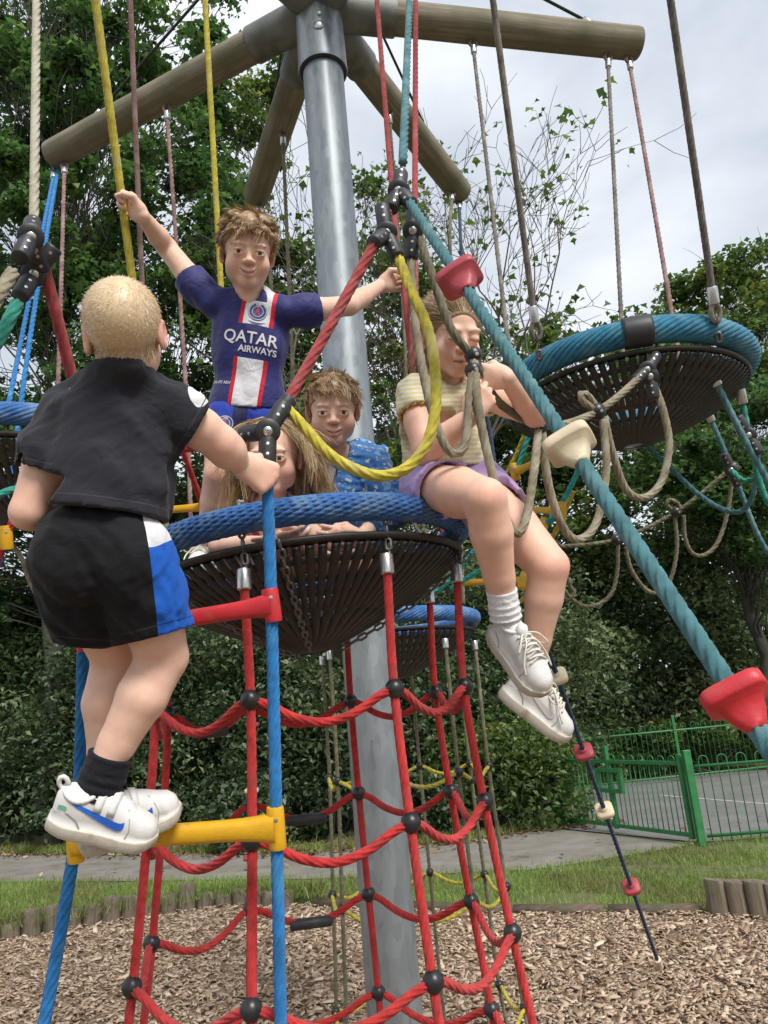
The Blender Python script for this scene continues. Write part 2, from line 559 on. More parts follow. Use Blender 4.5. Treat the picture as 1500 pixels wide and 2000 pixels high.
# fallen leaves and litter along the hedge foot
def flat_leaves(name, pts, size, mat, label, cat):
    n = len(pts)
    a = RNG.random(n) * 2 * math.pi
    s = size * RNG.lognormal(0, 0.3, n)
    sh = np.array([[-1, 0], [-.2, -.55], [.6, -.4], [1, 0], [.6, .45], [-.2, .5]])
    X = sh[None, :, 0] * s[:, None]; Y = sh[None, :, 1] * s[:, None]
    c, q = np.cos(a)[:, None], np.sin(a)[:, None]
    tl = RNG.normal(0, 0.35, n)[:, None]
    V = np.stack([X * c - Y * q + pts[:, :1], X * q + Y * c + pts[:, 1:2], pts[:, 2:3] + 0.012 + X * tl + np.abs(Y) * 0.3], -1).reshape(-1, 3)
    o = (np.arange(n) * 6)[:, None]
    me = np_mesh(name, V, [o + np.arange(6)[None]], False, {'tint': np.repeat(RNG.random(n), 6)})
    return tag(obj(name, me, mat), label, cat, kind='stuff')
M_LITTER = attr_mat('leaf_litter', 'tint', [(0, (0.06, 0.035, 0.02)), (0.5, (0.17, 0.095, 0.045)), (0.85, (0.26, 0.17, 0.07)), (1, (0.42, 0.36, 0.25))], 0.8)
xs = RNG.uniform(-8, 3, 5200); ys = np.interp(xs, pb[:, 0], pb[:, 1]) + RNG.normal(0.1, 0.28, 5200)
lit = np.stack([xs, ys, np.full(5200, 0.012)], -1)
xs = RNG.uniform(-6, 5, 160); ys = RNG.uniform(6.5, 12, 160)
lit = np.vstack([lit, np.stack([xs, ys, np.full(160, 0.03)], -1)])
flat_leaves('leaf_litter', lit, 0.032, M_LITTER, 'brown dead leaves littering the foot of the hedge and the path', 'leaf litter')

# ---- log edging of the pit
def wood_mat(name, c0, c1, cend, green=(0.06, 0.065, 0.03), gpos=0.60, scale=(40, 40, 1.2)):
    m, nt, b = new_mat(name)
    L = nt.links.new
    tc = nt.nodes.new('ShaderNodeTexCoord')
    mp = nt.nodes.new('ShaderNodeMapping'); mp.inputs['Scale'].default_value = scale
    L(tc.outputs['Object'], mp.inputs['Vector'])
    n = nt.nodes.new('ShaderNodeTexNoise'); n.inputs['Scale'].default_value = 1.0; n.inputs['Detail'].default_value = 8; n.inputs['Roughness'].default_value = 0.7
    L(mp.outputs['Vector'], n.inputs['Vector'])
    r = nt.nodes.new('ShaderNodeValToRGB')
    r.color_ramp.elements[0].position = 0.32; r.color_ramp.elements[0].color = (*c0, 1)
    r.color_ramp.elements[1].position = 0.68; r.color_ramp.elements[1].color = (*c1, 1)
    L(n.outputs['Fac'], r.inputs['Fac'])
    n3 = nt.nodes.new('ShaderNodeTexNoise'); n3.inputs['Scale'].default_value = 4.0; n3.inputs['Detail'].default_value = 6
    L(tc.outputs['Object'], n3.inputs['Vector'])
    r3 = nt.nodes.new('ShaderNodeValToRGB')
    r3.color_ramp.elements[0].position = gpos - 0.15; r3.color_ramp.elements[1].position = gpos + 0.12
    L(n3.outputs['Fac'], r3.inputs['Fac'])
    mxn = nt.nodes.new('ShaderNodeMixRGB'); mxn.inputs['Color2'].default_value = (*green, 1)
    L(r3.outputs['Color'], mxn.inputs['Fac']); L(r.outputs['Color'], mxn.inputs['Color1'])
    L(mxn.outputs['Color'], b.inputs['Base Color'])
    b.inputs['Roughness'].default_value = 0.85
    bp = nt.nodes.new('ShaderNodeBump'); bp.inputs['Strength'].default_value = 0.5; bp.inputs['Distance'].default_value = 0.006
    L(n.outputs['Fac'], bp.inputs['Height']); L(bp.outputs['Normal'], b.inputs['Normal'])
    MAT[name] = m
    return m
M_STUMP = wood_mat('weathered_log', (0.06, 0.045, 0.032), (0.25, 0.20, 0.145), None)
def stump_mesh(seed, r, h):
    rg = np.random.default_rng(seed)
    n = 20
    a = np.linspace(0, 2 * math.pi, n, endpoint=False)
    wob = 1 + 0.05 * np.sin(3 * a + rg.random() * 6) + 0.03 * rg.normal(size=n)
    rows = []
    for z, q in ((-0.15, 1.0), (h * 0.5, 1.0), (h - 0.012, 0.985), (h, 0.93)):
        rows.append(np.stack([r * wob * q * np.cos(a), r * wob * q * np.sin(a), np.full(n, z) + (0.008 * np.sin(a + rg.random() * 6) if z > 0 else 0)], -1))
    rows.append(np.stack([r * 0.5 * np.cos(a), r * 0.5 * np.sin(a), np.full(n, h + 0.004)], -1))
    V = np.concatenate(rows)
    i, j = np.meshgrid(np.arange(4), np.arange(n), indexing='ij')
    j2 = (j + 1) % n
    F = [np.stack([i * n + j, i * n + j2, (i + 1) * n + j2, (i + 1) * n + j], -1).reshape(-1, 4), (4 * n + np.arange(n))[None]]
    me = np_mesh('log', V, F)
    sharp(me)
    me.materials.append(M_STUMP)
    return me
SM = [stump_mesh(40 + i, 0.088, 0.26) for i in range(4)]
le = empty('log_edging', (-3.0, 8.2, 0), 'low palisade of grey upright logs curving along the left grass edge', 'log edging')
s = 0
e = np.array(EDGE)
path_l = smooth_path([(x, edge_y(x), 0) for x in (-6.2, -5.4, -4.6, -3.9, -3.0, -1.9, -1.3)], 0.178)
for i, q in enumerate(path_l):
    o = obj('log', SM[i % 4], None, le)
    hh = 0.75 + 0.28 * math.sin(i * 1.7) * 0.5 + random.uniform(-0.08, 0.10)
    if i > len(path_l) - 7: hh *= 0.75
    o.location = Vector(q) - Vector(le.location) + Vector((0, 0, 0))
    o.scale = (1, 1, hh)
    o.rotation_euler = (random.uniform(-.05, .05), random.uniform(-.05, .05), random.random() * 6)
le2 = empty('log_edging', (2.7, 6.6, 0), 'tall dark upright logs edging the grass at the right side', 'log edging')
for i in range(9):
    q = PZ(1408 + 39 * i, 1788 + 1.5 * i, 0)
    o = obj('log', SM[(i * 3) % 4], None, le2)
    o.location = Vector((q[0], q[1], 0)) - le2.location
    o.scale = (0.96, 0.96, 1.0 + random.uniform(-0.03, 0.03))
    o.rotation_euler = (random.uniform(-.03, .03), random.uniform(-.03, .03), random.random() * 6)
M_SLEEPER = wood_mat('sunk_timber', (0.05, 0.035, 0.025), (0.17, 0.12, 0.085), None, scale=(1.2, 40, 40))
te = empty('timber_edging', (0.6, 7.4, 0), 'sunken brown timber edge between bark chips and grass', 'timber edging')
tp = [(-1.0, 8.2), (-0.1, 7.75), (0.8, 7.28), (1.55, 7.02), (2.25, 6.78)]
for a, b in zip(tp[:-1], tp[1:]):
    a = np.array([*a, 0]); b = np.array([*b, 0]); d = unit(b - a)
    mb = MB(); mb.tube([a + d * 0.02, b - d * 0.02], 0.055, 12)
    o = mb.build('timber', M_SLEEPER, te)
    o.location = (-te.location[0], -te.location[1], 0.018)

# ---- green bow-top fence and gate
M_GREEN = simple('green_paint', (0.028, 0.17, 0.05), 0.45, var=0.18, scale=14, dirt=((0.03, 0.07, 0.03), 9, 0.66))
def bow_panel(parent, a, b, h=0.98, sp=0.105, rail=0.86, org=None):
    a = np.array([*a, 0.0]); b = np.array([*b, 0.0]); d = unit(b - a); Lh = np.linalg.norm(b - a)
    org = np.asarray(org, float)
    n = int(Lh / sp); n -= n % 2
    st = Lh / n
    # bow: two uprights joined by a half hoop
    th = np.linspace(0, math.pi, 7)
    pts = [(0, 0.05)] + [(st / 2 - st / 2 * math.cos(t), h - 0.06 + 0.055 * math.sin(t)) for t in th] + [(st, 0.05)]
    V, F = sweep([d * p[0] + np.array([0, 0, p[1]]) for p in pts], 0.0062, 6)
    me = np_mesh('bow', V, F); me.materials.append(M_GREEN)
    for i in range(0, n, 2):
        o = obj('bow', me, None, parent)
        o.location = Vector(a + d * (st * (i + 0.5)) - org)
    for z in (0.10, rail):
        mb = MB(); R = basis((0, 0, 1), d)
        mb.box((a + b) / 2 + np.array([0, 0, z]) - org, (Lh, 0.010, 0.036), R)
        mb.build('rail', M_GREEN, parent, smooth=False)
def post(parent, p, h, w=0.075, org=(0, 0, 0)):
    mb = MB(); mb.box(np.array([p[0], p[1], h / 2]) - np.asarray(org), (w, w, h))
    return mb.build('post', M_GREEN, parent, bevel=0.006, smooth=False)
GP = PZ(1372, 1652, 0)[:2]; GL = PZ(1098, 1612, 0)[:2]
gate = empty('gate', (*((GP + GL) / 2), 0), 'green metal bar gate with square latch box, standing before the court', 'gate')
go = np.array(gate.location)
gd = unit(GP - GL)
post(gate, GP, 1.05, 0.085, go)
post(gate, GL, 1.0, 0.07, go); post(gate, GL - gd * 0.12, 1.0, 0.07, go)
a = GL + gd * 0.10; b = GP - gd * 0.13
gw = np.linalg.norm(b - a)
R = basis((0, 0, 1), [*gd, 0])
for z in (0.10, 0.90):
    mb = MB(); mb.box(np.array([*((a + b) / 2), z]) - go, (gw, 0.04, 0.045), R); mb.build('rail', M_GREEN, gate, bevel=0.004, smooth=False)
for f in (0.0, 0.455, 1.0):
    p = a + (b - a) * f
    mb = MB(); hh = 1.10 if f == 0.455 else 1.0
    mb.box(np.array([*p, 0.06 + hh / 2 - 0.03]) - go, (0.055, 0.05, hh - 0.06), R); mb.build('stile', M_GREEN, gate, bevel=0.004, smooth=False)
vb = MB(); vb.tube([(0, 0, 0.12), (0, 0, 0.88)], 0.0065, 6); vme = vb.mesh('bar'); vme.materials.append(M_GREEN)
nb = 27
for i in range(1, nb):
    if abs(i / nb - 0.455) < 0.02: continue
    o = obj('bar', vme, None, gate); p = a + (b - a) * i / nb
    o.location = Vector((*p, 0)) - gate.location
bo = MB(); V, F = sweep([np.array([*gd, 0]) * x + np.array([0, 0, z]) for x, z in [(0, 0)] + [(0.05 - 0.05 * math.cos(t), 0.05 * math.sin(t) + 0.02) for t in np.linspace(0, math.pi, 7)] + [(0.1, 0)]], 0.006, 6)
bme = np_mesh('hoop', V, F); bme.materials.append(M_GREEN)
for i in range(1, nb - 1, 2):
    o = obj('hoop', bme, None, gate); p = a + (b - a) * i / nb
    o.location = Vector((*p, 0.915)) - gate.location
# square latch box round the middle stile
cp = a + (b - a) * 0.455
for dx, dz, sx, sz in ((0, 0.13, 0.50, 0.05), (0, -0.13, 0.50, 0.05), (-0.225, 0, 0.05, 0.21), (0.225, 0, 0.05, 0.21)):
    mb = MB(); mb.box(np.array([*(cp + gd * dx), 0.66 + dz]) - go, (sx, 0.06, sz), R); mb.build('latch_frame', M_GREEN, gate, bevel=0.004, smooth=False)
fr = empty('fence', (5.2, 9.5, 0), 'near green bow topped fence running right from the gate post', 'fence', )
bow_panel(fr, GP + np.array([0.07, -0.004]), (9.4, 9.15), org=fr.location)
for x in (5.9, 8.6):
    post(fr, (x, np.interp(x, [GP[0], 9.4], [GP[1], 9.15]) ), 1.04, 0.06, fr.location)
ff = empty('fence', (4.5, 16.6, 0), 'far green bow topped fence on the other side of the court', 'fence')
A0, A1 = np.array((1.2, 15.6)), np.array((12.0, 17.6))
bow_panel(ff, A0, A1, h=1.12, rail=0.98, sp=0.11, org=ff.location)
for t in (0.0, 0.2, 0.4, 0.6, 0.8, 1.0):
    post(ff, A0 + (A1 - A0) * t, 1.28, 0.06, ff.location)

# ================================================================== TREES AND HEDGE
M_BARK = wood_mat('bark', (0.022, 0.02, 0.016), (0.085, 0.075, 0.06), None, gpos=0.55, green=(0.035, 0.042, 0.02), scale=(14, 14, 3))
M_TWIG = simple('twig', (0.13, 0.11, 0.095), 0.85, var=0.3, scale=5)
M_LEAF_D = attr_mat('maple_leaf', 'tint', [(0, (0.036, 0.068, 0.025)), (0.45, (0.074, 0.142, 0.048)), (0.8, (0.13, 0.215, 0.072)), (1, (0.20, 0.28, 0.10))], 0.42, 0.42, 0.5)
M_LEAF_L = attr_mat('pale_leaf', 'tint', [(0, (0.04, 0.07, 0.02)), (0.5, (0.09, 0.15, 0.045)), (0.85, (0.16, 0.22, 0.065)), (1, (0.27, 0.25, 0.08))], 0.5, 0.38, 0.4)
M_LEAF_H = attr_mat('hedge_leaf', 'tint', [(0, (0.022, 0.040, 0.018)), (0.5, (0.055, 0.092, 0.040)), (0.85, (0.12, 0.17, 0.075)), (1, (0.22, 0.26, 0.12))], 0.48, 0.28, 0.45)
MAPLE = np.array([[0, 0], [.6, -.5], [.78, -.18], [1.2, 0], [.78, .18], [.6, .5]]) - [0.6, 0]
OVAL = np.array([[-.5, 0], [.0, -.27], [.6, 0], [.0, .27]])
def leaves(C, size, up=0.6, shape=MAPLE, shade=None):
    """C: leaf centres; each leaf gets its own tilt, size and tint. returns V, faces, tint"""
    n = len(C)
    nrm = RNG.normal(0, 1, (n, 3)); nrm /= np.linalg.norm(nrm, axis=1)[:, None]
    nrm[:, 2] = np.abs(nrm[:, 2]) + up
    nrm /= np.linalg.norm(nrm, axis=1)[:, None]
    d = RNG.normal(0, 1, (n, 3)); d[:, 2] -= 0.4
    d -= nrm * (d * nrm).sum(1)[:, None]; d /= np.linalg.norm(d, axis=1)[:, None]
    b = np.cross(nrm, d)
    s = size * RNG.lognormal(0, 0.34, n).clip(0.45, 1.55)
    m = len(shape)
    fold = np.abs(shape[:, 1]) * RNG.uniform(0.1, 0.7, n)[:, None] - 0.25 * (shape[:, 0] ** 2)[None]
    V = C[:, None] + s[:, None, None] * (shape[None, :, 0, None] * d[:, None] + shape[None, :, 1, None] * b[:, None] + fold[..., None] * nrm[:, None])
    t = RNG.normal(0.5, 0.2, n)
    if shade is not None: t += shade
    return V.reshape(-1, 3), (np.arange(n) * m)[:, None] + np.arange(m)[None], np.repeat(t.clip(0, 1), m)
def limb(p0, p1, r0, r1, n=7, sag=0.12, seg=6, jit=0.05):
    t = np.linspace(0, 1, seg)[:, None]
    L_ = np.linalg.norm(p1 - p0)
    j = RNG.normal(0, jit * L_, (seg, 3)); j[0] = j[-1] = 0
    q = p0 + (p1 - p0) * t + j + np.array([0, 0, 1]) * (np.sin(t * math.pi) * sag * L_)
    return sweep(q, r0 + (r1 - r0) * t[:, 0] ** 0.8, n, False), q
def tree(name, label, base, h, r, crowns, nleaf, size, leafmat, group=None, clump=0.75, up=0.6, nclump=60, spread=1.0, barkmat=None, lean=(0, 0)):
    """crowns: list of (centre, radii); limbs run from the trunk to every clump of leaves"""
    base = np.asarray(base, float)
    root = empty(name, base, label, 'tree', group)
    tb = MB()
    top = base + np.array([lean[0], lean[1], h])
    (V, F), tq = limb(base - np.array([0, 0, .2]), top, r, r * 0.25, 12, 0.0, 9, 0.012)
    tb.add(V, F)
    vol = np.array([np.prod(c[1]) for c in crowns]); vol = vol / vol.sum()
    cl = []; nclump = int(nclump * 1.5); clump *= 0.82; size *= 0.82
    for (c, rr), v in zip(crowns, vol):
        k = max(3, int(nclump * v))
        d = RNG.normal(0, 1, (k, 3)); d /= np.linalg.norm(d, axis=1)[:, None]
        cl.append(np.asarray(c) + d * np.asarray(rr) * (RNG.uniform(0.25, 1.0, (k, 1)) ** 0.5))
    cl = np.vstack(cl)
    for c in cl:
        hz = np.clip((c[2] - base[2]) / h - RNG.uniform(0.1, 0.3), 0.15, 0.95)
        i = hz * (len(tq) - 1); a = tq[int(i)] + (tq[min(int(i) + 1, len(tq) - 1)] - tq[int(i)]) * (i - int(i))
        (V, F), lq = limb(a, c, r * 0.30 * (1.05 - hz), 0.012, 5, 0.08, 6)
        tb.add(V, F)
        for _ in range(2):
            s_ = lq[random.randint(2, 5)]
            (V, F), _q = limb(s_, c + RNG.normal(0, clump * 0.6, 3), 0.013, 0.004, 3, 0.05, 4)
            tb.add(V, F)
    me = tb.mesh('trunk')
    o = obj('trunk', me, barkmat or M_BARK, root); o.location = -Vector(base)
    # leaves: sprays within each clump
    per = np.maximum(1, (1.3 * nleaf * RNG.lognormal(0, 0.6, len(cl)) / len(cl) / 1.2).astype(int))
    C = []; S = []
    for c, n in zip(cl, per):
        g = RNG.normal(0, 1, (n, 3)); g /= np.linalg.norm(g, axis=1)[:, None] + 1e-9
        g *= (RNG.random((n, 1)) ** 0.55) * clump * RNG.uniform(0.6, 1.25) * np.array([1.2, 1.2, 0.6]) * spread
        C.append(c + g)
        S.append(np.full(n, RNG.normal(0, 0.13)))
    V, F, t = leaves(np.vstack(C), size, up, MAPLE, np.concatenate(S))
    me = np_mesh('crown', V, [F], False, {'tint': t})
    o = obj('crown', me, leafmat, root); o.location = -Vector(base)
    return root
def bare_tree(name, label, base, h, r, dirs, group=None, depth=5, leafn=500, lsize=0.12):
    """thin crown: forking twigs with a few leaves left at the tips"""
    base = np.asarray(base, float)
    root = empty(name, base, label, 'tree', group)
    tb = MB(); tips = []
    def grow(p, d, L_, rr, k):
        q = [p]
        for i in range(4):
            d = unit(d + RNG.normal(0, 0.13, 3) + np.array([0, 0, 0.06]))
            q.append(q[-1] + d * L_ / 4)
        V, F = sweep(q, np.linspace(rr, rr * 0.62, 5), 6 if k > 2 else 3, False)
        tb.add(V, F)
        if k == 0:
            tips.append(q[-1]); return
        for _ in range(3 if k > 1 else random.choice((2, 3, 4))):
            j = random.choice((2, 3, 4, 4))
            nd = unit(d + RNG.normal(0, 0.52, 3))
            grow(q[j], nd, L_ * random.uniform(0.55, 0.85), max(rr * 0.58, 0.0075), k - 1)
    t0 = base + np.array([0, 0, h])
    V, F = sweep([base - [0, 0, .2], base + [0.05, 0, h * .5], t0], [r, r * .85, r * .7], 10, False); tb.add(V, F)
    for d, L_ in dirs: grow(t0, unit(d), L_, r * 0.45, depth)
    o = obj('trunk', tb.mesh('trunk'), M_TWIG, root); o.location = -Vector(base)
    tips = np.array(tips)
    c = tips[RNG.integers(0, len(tips), leafn // 5)]
    C = np.repeat(c, 5, 0) + RNG.normal(0, 0.13, (len(c) * 5, 3))
    V, F, t = leaves(C, lsize, 0.5)
    o = obj('crown', np_mesh('crown', V, [F], False, {'tint': t}), M_LEAF_L, root); o.location = -Vector(base)
    return root
def W(x, y, Y): return PY(x, y, Y)

# big dark maples on the left
TG = 'trees behind the hedge'
tree('maple_tree', 'tall dense dark green maple filling the upper left behind the beam', (-6.6, 15.0, 0), 11.5, 0.26,
     [(W(120, 120, 14.5), (2.6, 2.0, 2.6)), (W(330, 70, 14.8), (1.9, 1.8, 2.0)), (W(60, 480, 14.5), (2.5, 2.0, 2.4)), (W(340, 400, 15), (1.7, 1.6, 2.4)), (W(60, -250, 14.5), (3.2, 2, 3))],
     36000, 0.16, M_LEAF_D, TG, 0.72, nclump=170)
tree('maple_tree', 'dark maple with sky showing through, behind the blond boy and blue ropes', (-5.2, 16.5, 0), 8.0, 0.20,
     [(W(120, 700, 15.5), (2.7, 1.8, 1.7)), (W(360, 660, 16), (2.2, 1.6, 1.9)), (W(40, 930, 15.5), (2.6, 1.7, 1.3)), (W(10, 1130, 16.5), (2.2, 1.5, 1.3)), (W(60, 1080, 16), (1.8, 1.4, 1.2)), (W(330, 900, 16), (2.6, 1.6, 1.4))],
     24000, 0.15, M_LEAF_D, TG, 0.75, nclump=130)
tree('maple_tree', 'lighter green maple rising between the left beam and the steel pole', (-1.9, 17.5, 0), 10.5, 0.15,
     [(W(450, 330, 17), (1.3, 1.4, 2.6)), (W(500, 600, 17), (1.8, 1.5, 2.2)), (W(560, 820, 17), (2.0, 1.5, 1.8)), (W(530, 180, 17.5), (0.9, 1.2, 1.3))],
     11000, 0.16, M_LEAF_L, TG, 0.68, nclump=95)
tree('maple_tree', 'loose pale maple with open branches, right of the steel pole', (0.9, 17.0, 0), 8.0, 0.13,
     [(W(760, 620, 16.5), (1.5, 1.5, 2.2)), (W(750, 420, 17), (0.9, 1.2, 1.2)), (W(960, 740, 16.5), (1.6, 1.4, 1.6)), (W(760, 880, 16), (1.8, 1.4, 1.4))],
     5600, 0.16, M_LEAF_L, TG, 0.62, nclump=90, barkmat=M_TWIG)
bare_tree('bare_tree', 'nearly bare grey twiggy tree against the sky, right of the pole', (1.0, 15.5, 0), 4.8, 0.13,
          [((-.28, 0, 1), 3.3), ((.10, .1, 1), 3.3), ((.42, -.05, .9), 2.9), ((-.5, .2, .9), 3.0)], TG, 5, 1100, 0.13)
bare_tree('bare_tree', 'low bare branching tree top above the right basket', (4.0, 18.5, 0), 6.2, 0.12,
          [((-.35, 0, 1), 1.7), ((.25, 0, 1), 1.9), ((.75, .1, .8), 1.7)], TG, 4, 420, 0.16)
bare_tree('bare_tree', 'thin bare tree showing twigs beside the top of the pole on the left', (-2.0, 16.0, 0), 7.6, 0.10,
          [((-.3, 0, 1), 2.3), ((.25, .1, 1), 2.6), ((.5, 0, .9), 2.2)], TG, 5, 900, 0.13)
tree('maple_tree', 'bright green round tree beyond the right basket', (11.5, 24.0, 0), 8.6, 0.26,
     [(W(1420, 660, 23), (2.6, 2.2, 2.4)), (W(1270, 720, 23), (2.0, 2, 1.8)), (W(1500, 560, 23.5), (2.0, 2, 1.8)), (W(1420, 900, 23), (3.0, 2, 2.4))],
     17000, 0.21, M_LEAF_L, TG, 0.9, nclump=120)
tree('maple_tree', 'dark tree at the right edge with sky specks below the basket', (7.8, 17.0, 0), 6.4, 0.2,
     [(W(1450, 850, 16.5), (1.7, 1.5, 1.3)), (W(1480, 1000, 16), (1.6, 1.5, 1.1)), (W(1330, 930, 16.5), (1.2, 1.4, 1.0))],
     9000, 0.14, M_LEAF_D, TG, 0.6, nclump=70)
tree('maple_tree', 'mid green tree behind the girl and the rope bridge', (2.6, 19.5, 0), 6.8, 0.16,
     [(W(1010, 800, 19), (2.4, 1.6, 1.9)), (W(1150, 720, 20), (2.2, 1.6, 1.5)), (W(1180, 880, 19), (2.6, 1.6, 1.7)), (W(1000, 960, 18), (2.2, 1.5, 1.6)), (W(1250, 1010, 18.4), (2.4, 1.4, 1.5))],
     14000, 0.17, M_LEAF_L, TG, 0.8, nclump=110)
tree('maple_tree', 'dark leafy tree filling in behind the steel pole middle', (-0.6, 19.5, 0), 7.0, 0.16,
     [(W(640, 900, 19), (2.4, 1.5, 1.8)), (W(820, 960, 19), (2.4, 1.5, 1.6)), (W(480, 960, 19), (2.4, 1.5, 1.6))],
     13000, 0.17, M_LEAF_D, TG, 0.8, nclump=95)

# the hedge: shrubs growing into each other, each with its own mass of leaves and stems
def shrub(label, base, rx, ry, h, n, size=0.085, mat=None, lumps=22, shape=OVAL, lift=0.0):
    base = np.asarray(base, float)
    root = empty('hedge_shrub', base, label, 'shrub', 'hedge shrubs behind the path')
    C = []; S = []
    sb = MB()
    for i in range(lumps):
        a = RNG.random() * 2 * math.pi
        q = RNG.random() ** 0.5
        c = base + np.array([math.cos(a) * rx * q, math.sin(a) * ry * q, h * RNG.uniform(0.10, 0.92) * (1 - 0.25 * q)])
        lr = RNG.uniform(0.36, 0.66) * min(1.25, h / 2.2)
        k = int(n / lumps)
        g = RNG.normal(0, 1, (k, 3)); g /= np.linalg.norm(g, axis=1)[:, None]
        g *= lr * (RNG.random((k, 1)) ** 0.22) * np.array([1.25, 1.1, 0.85])
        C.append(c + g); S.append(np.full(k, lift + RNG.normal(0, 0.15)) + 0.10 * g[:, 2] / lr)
        (V, F), _ = limb(base + RNG.normal(0, .15, 3) * [1, 1, 0], c, 0.025, 0.006, 5, 0.0, 5)
        sb.add(V, F)
    C = np.vstack(C); S = np.concatenate(S)
    k = C[:, 2] > 0.02
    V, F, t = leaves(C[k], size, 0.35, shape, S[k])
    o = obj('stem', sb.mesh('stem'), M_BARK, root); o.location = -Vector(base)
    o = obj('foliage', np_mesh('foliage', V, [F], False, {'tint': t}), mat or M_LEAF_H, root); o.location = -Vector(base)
HB = [  # x, y, rx, ry, h, leaves, leaf size, label
    (-8.3, 17.0, 1.9, 1.0, 6.6, 14000, 0.13, 'tall dark shrub at the left picture edge beside the blue basket'),
    (-10.6, 18.0, 1.9, 1.2, 6.0, 8000, 0.13, 'dark shrub at the far left end of the hedge'),
    (-7.0, 15.9, 1.6, 1.0, 5.2, 12000, 0.10, 'dark ivy covered shrub left of the climbing blond boy'),
    (-4.9, 14.9, 1.5, 1.0, 5.0, 13000, 0.10, 'dark shrub behind the legs of the blond boy'),
    (-3.0, 14.0, 1.4, 0.9, 4.8, 14000, 0.095, 'deep green shrub seen through the left side of the red net'),
    (-1.2, 13.4, 1.4, 0.9, 4.9, 14000, 0.095, 'ivy leaved shrub just left of the steel pole base'),
    (0.7, 13.3, 1.4, 0.9, 5.2, 14000, 0.09, 'leafy shrub just right of the steel pole base'),
    (2.3, 14.3, 1.2, 0.9, 5.4, 12000, 0.095, 'tall shrub behind the dangling shoes of the girl'),
    (4.0, 18.6, 1.7, 1.0, 6.6, 13000, 0.12, 'dark shrub behind the court left of the teal climbing rope'),
    (6.3, 19.0, 1.8, 1.0, 7.0, 14000, 0.12, 'dark shrub behind the court crossed by the teal rope'),
    (8.8, 19.4, 1.9, 1.0, 6.8, 12000, 0.13, 'dark shrub behind the court at the right edge'),
    (11.6, 20.0, 1.9, 1.0, 6.5, 6000, 0.14, 'dark shrub behind the far right end of the court fence'),
]
for x, y, rx, ry, h, n, sz, lab in HB:
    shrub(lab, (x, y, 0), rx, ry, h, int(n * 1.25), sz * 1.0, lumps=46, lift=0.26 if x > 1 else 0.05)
# low brambles spilling towards the path and round the gate
for (x, y, rx, ry, h, n, lab) in [
    (1.55, 12.0, 0.75, 0.55, 1.9, 6500, 'bright bramble bush spilling over the left gate post'),
    (0.3, 11.9, 0.9, 0.45, 1.2, 5000, 'low bramble bush at the path edge right of the pole'),
    (-2.3, 12.3, 1.0, 0.5, 1.0, 4500, 'low bramble bush at the path edge behind the red net'),
    (-5.0, 13.6, 1.3, 0.45, 0.8, 4500, 'low bramble bush at the path edge behind the yellow rung'),
    (3.4, 17.3, 1.7, 0.4, 1.5, 5500, 'bramble growing through the far fence behind the gate'),
    (6.6, 17.7, 1.8, 0.4, 1.3, 5000, 'bramble growing through the far fence at the right')]:
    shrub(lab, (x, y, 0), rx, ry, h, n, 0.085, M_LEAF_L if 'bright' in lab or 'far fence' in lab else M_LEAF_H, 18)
# dark wooded ground rising behind the hedge
def bank():
    xs = np.linspace(-40, 45, 60); ys = np.linspace(20.5, 60, 16)
    X, Y = np.meshgrid(xs, ys, indexing='ij')
    Z = (Y - 20.5) * 0.10 * (1 + 0.3 * np.sin(X * 0.3)) - 0.1
    V = np.stack([X, Y, Z], -1).reshape(-1, 3)
    i, j = np.meshgrid(np.arange(59), np.arange(15), indexing='ij')
    F = np.stack([i * 16 + j, (i + 1) * 16 + j, (i + 1) * 16 + j + 1, i * 16 + j + 1], -1).reshape(-1, 4)
    tag(obj('hillside', np_mesh('hillside', V, [F]), M_SOIL), kind='structure')
bank()
N = 42000
xx = RNG.uniform(-22, 26, N); yy = RNG.uniform(21, 27, N)
zz = RNG.random(N) ** 0.75 * (6.6 + 1.0 * np.sin(xx * 0.7) + 0.8 * np.sin(xx * 1.9 + 1))
V, F, t = leaves(np.stack([xx, yy, zz + (yy - 21) * 0.1], -1), 0.27, 0.4, MAPLE, 0.12 * np.sin(xx * 1.3) * np.sin(yy * 2))
tag(obj('woodland', np_mesh('woodland', V, [F], False, {'tint': t}), M_LEAF_D), 'dark leafy woodland mass behind hedge and trees', 'woodland', kind='stuff')
# sprig of leaves reaching in at the right edge: a limb of a tree standing outside the frame
tree('maple_tree', 'leaf sprigs of a tree reaching in at the upper right edge', (9.6, 12.0, 0), 7.5, 0.2,
     [(W(1560, 235, 11.5), (0.25, 0.4, 0.5)), (W(1640, 0, 11.8), (0.6, 0.8, 1.2))], 260, 0.14, M_LEAF_D, 'trees behind the hedge', 0.35, nclump=14)
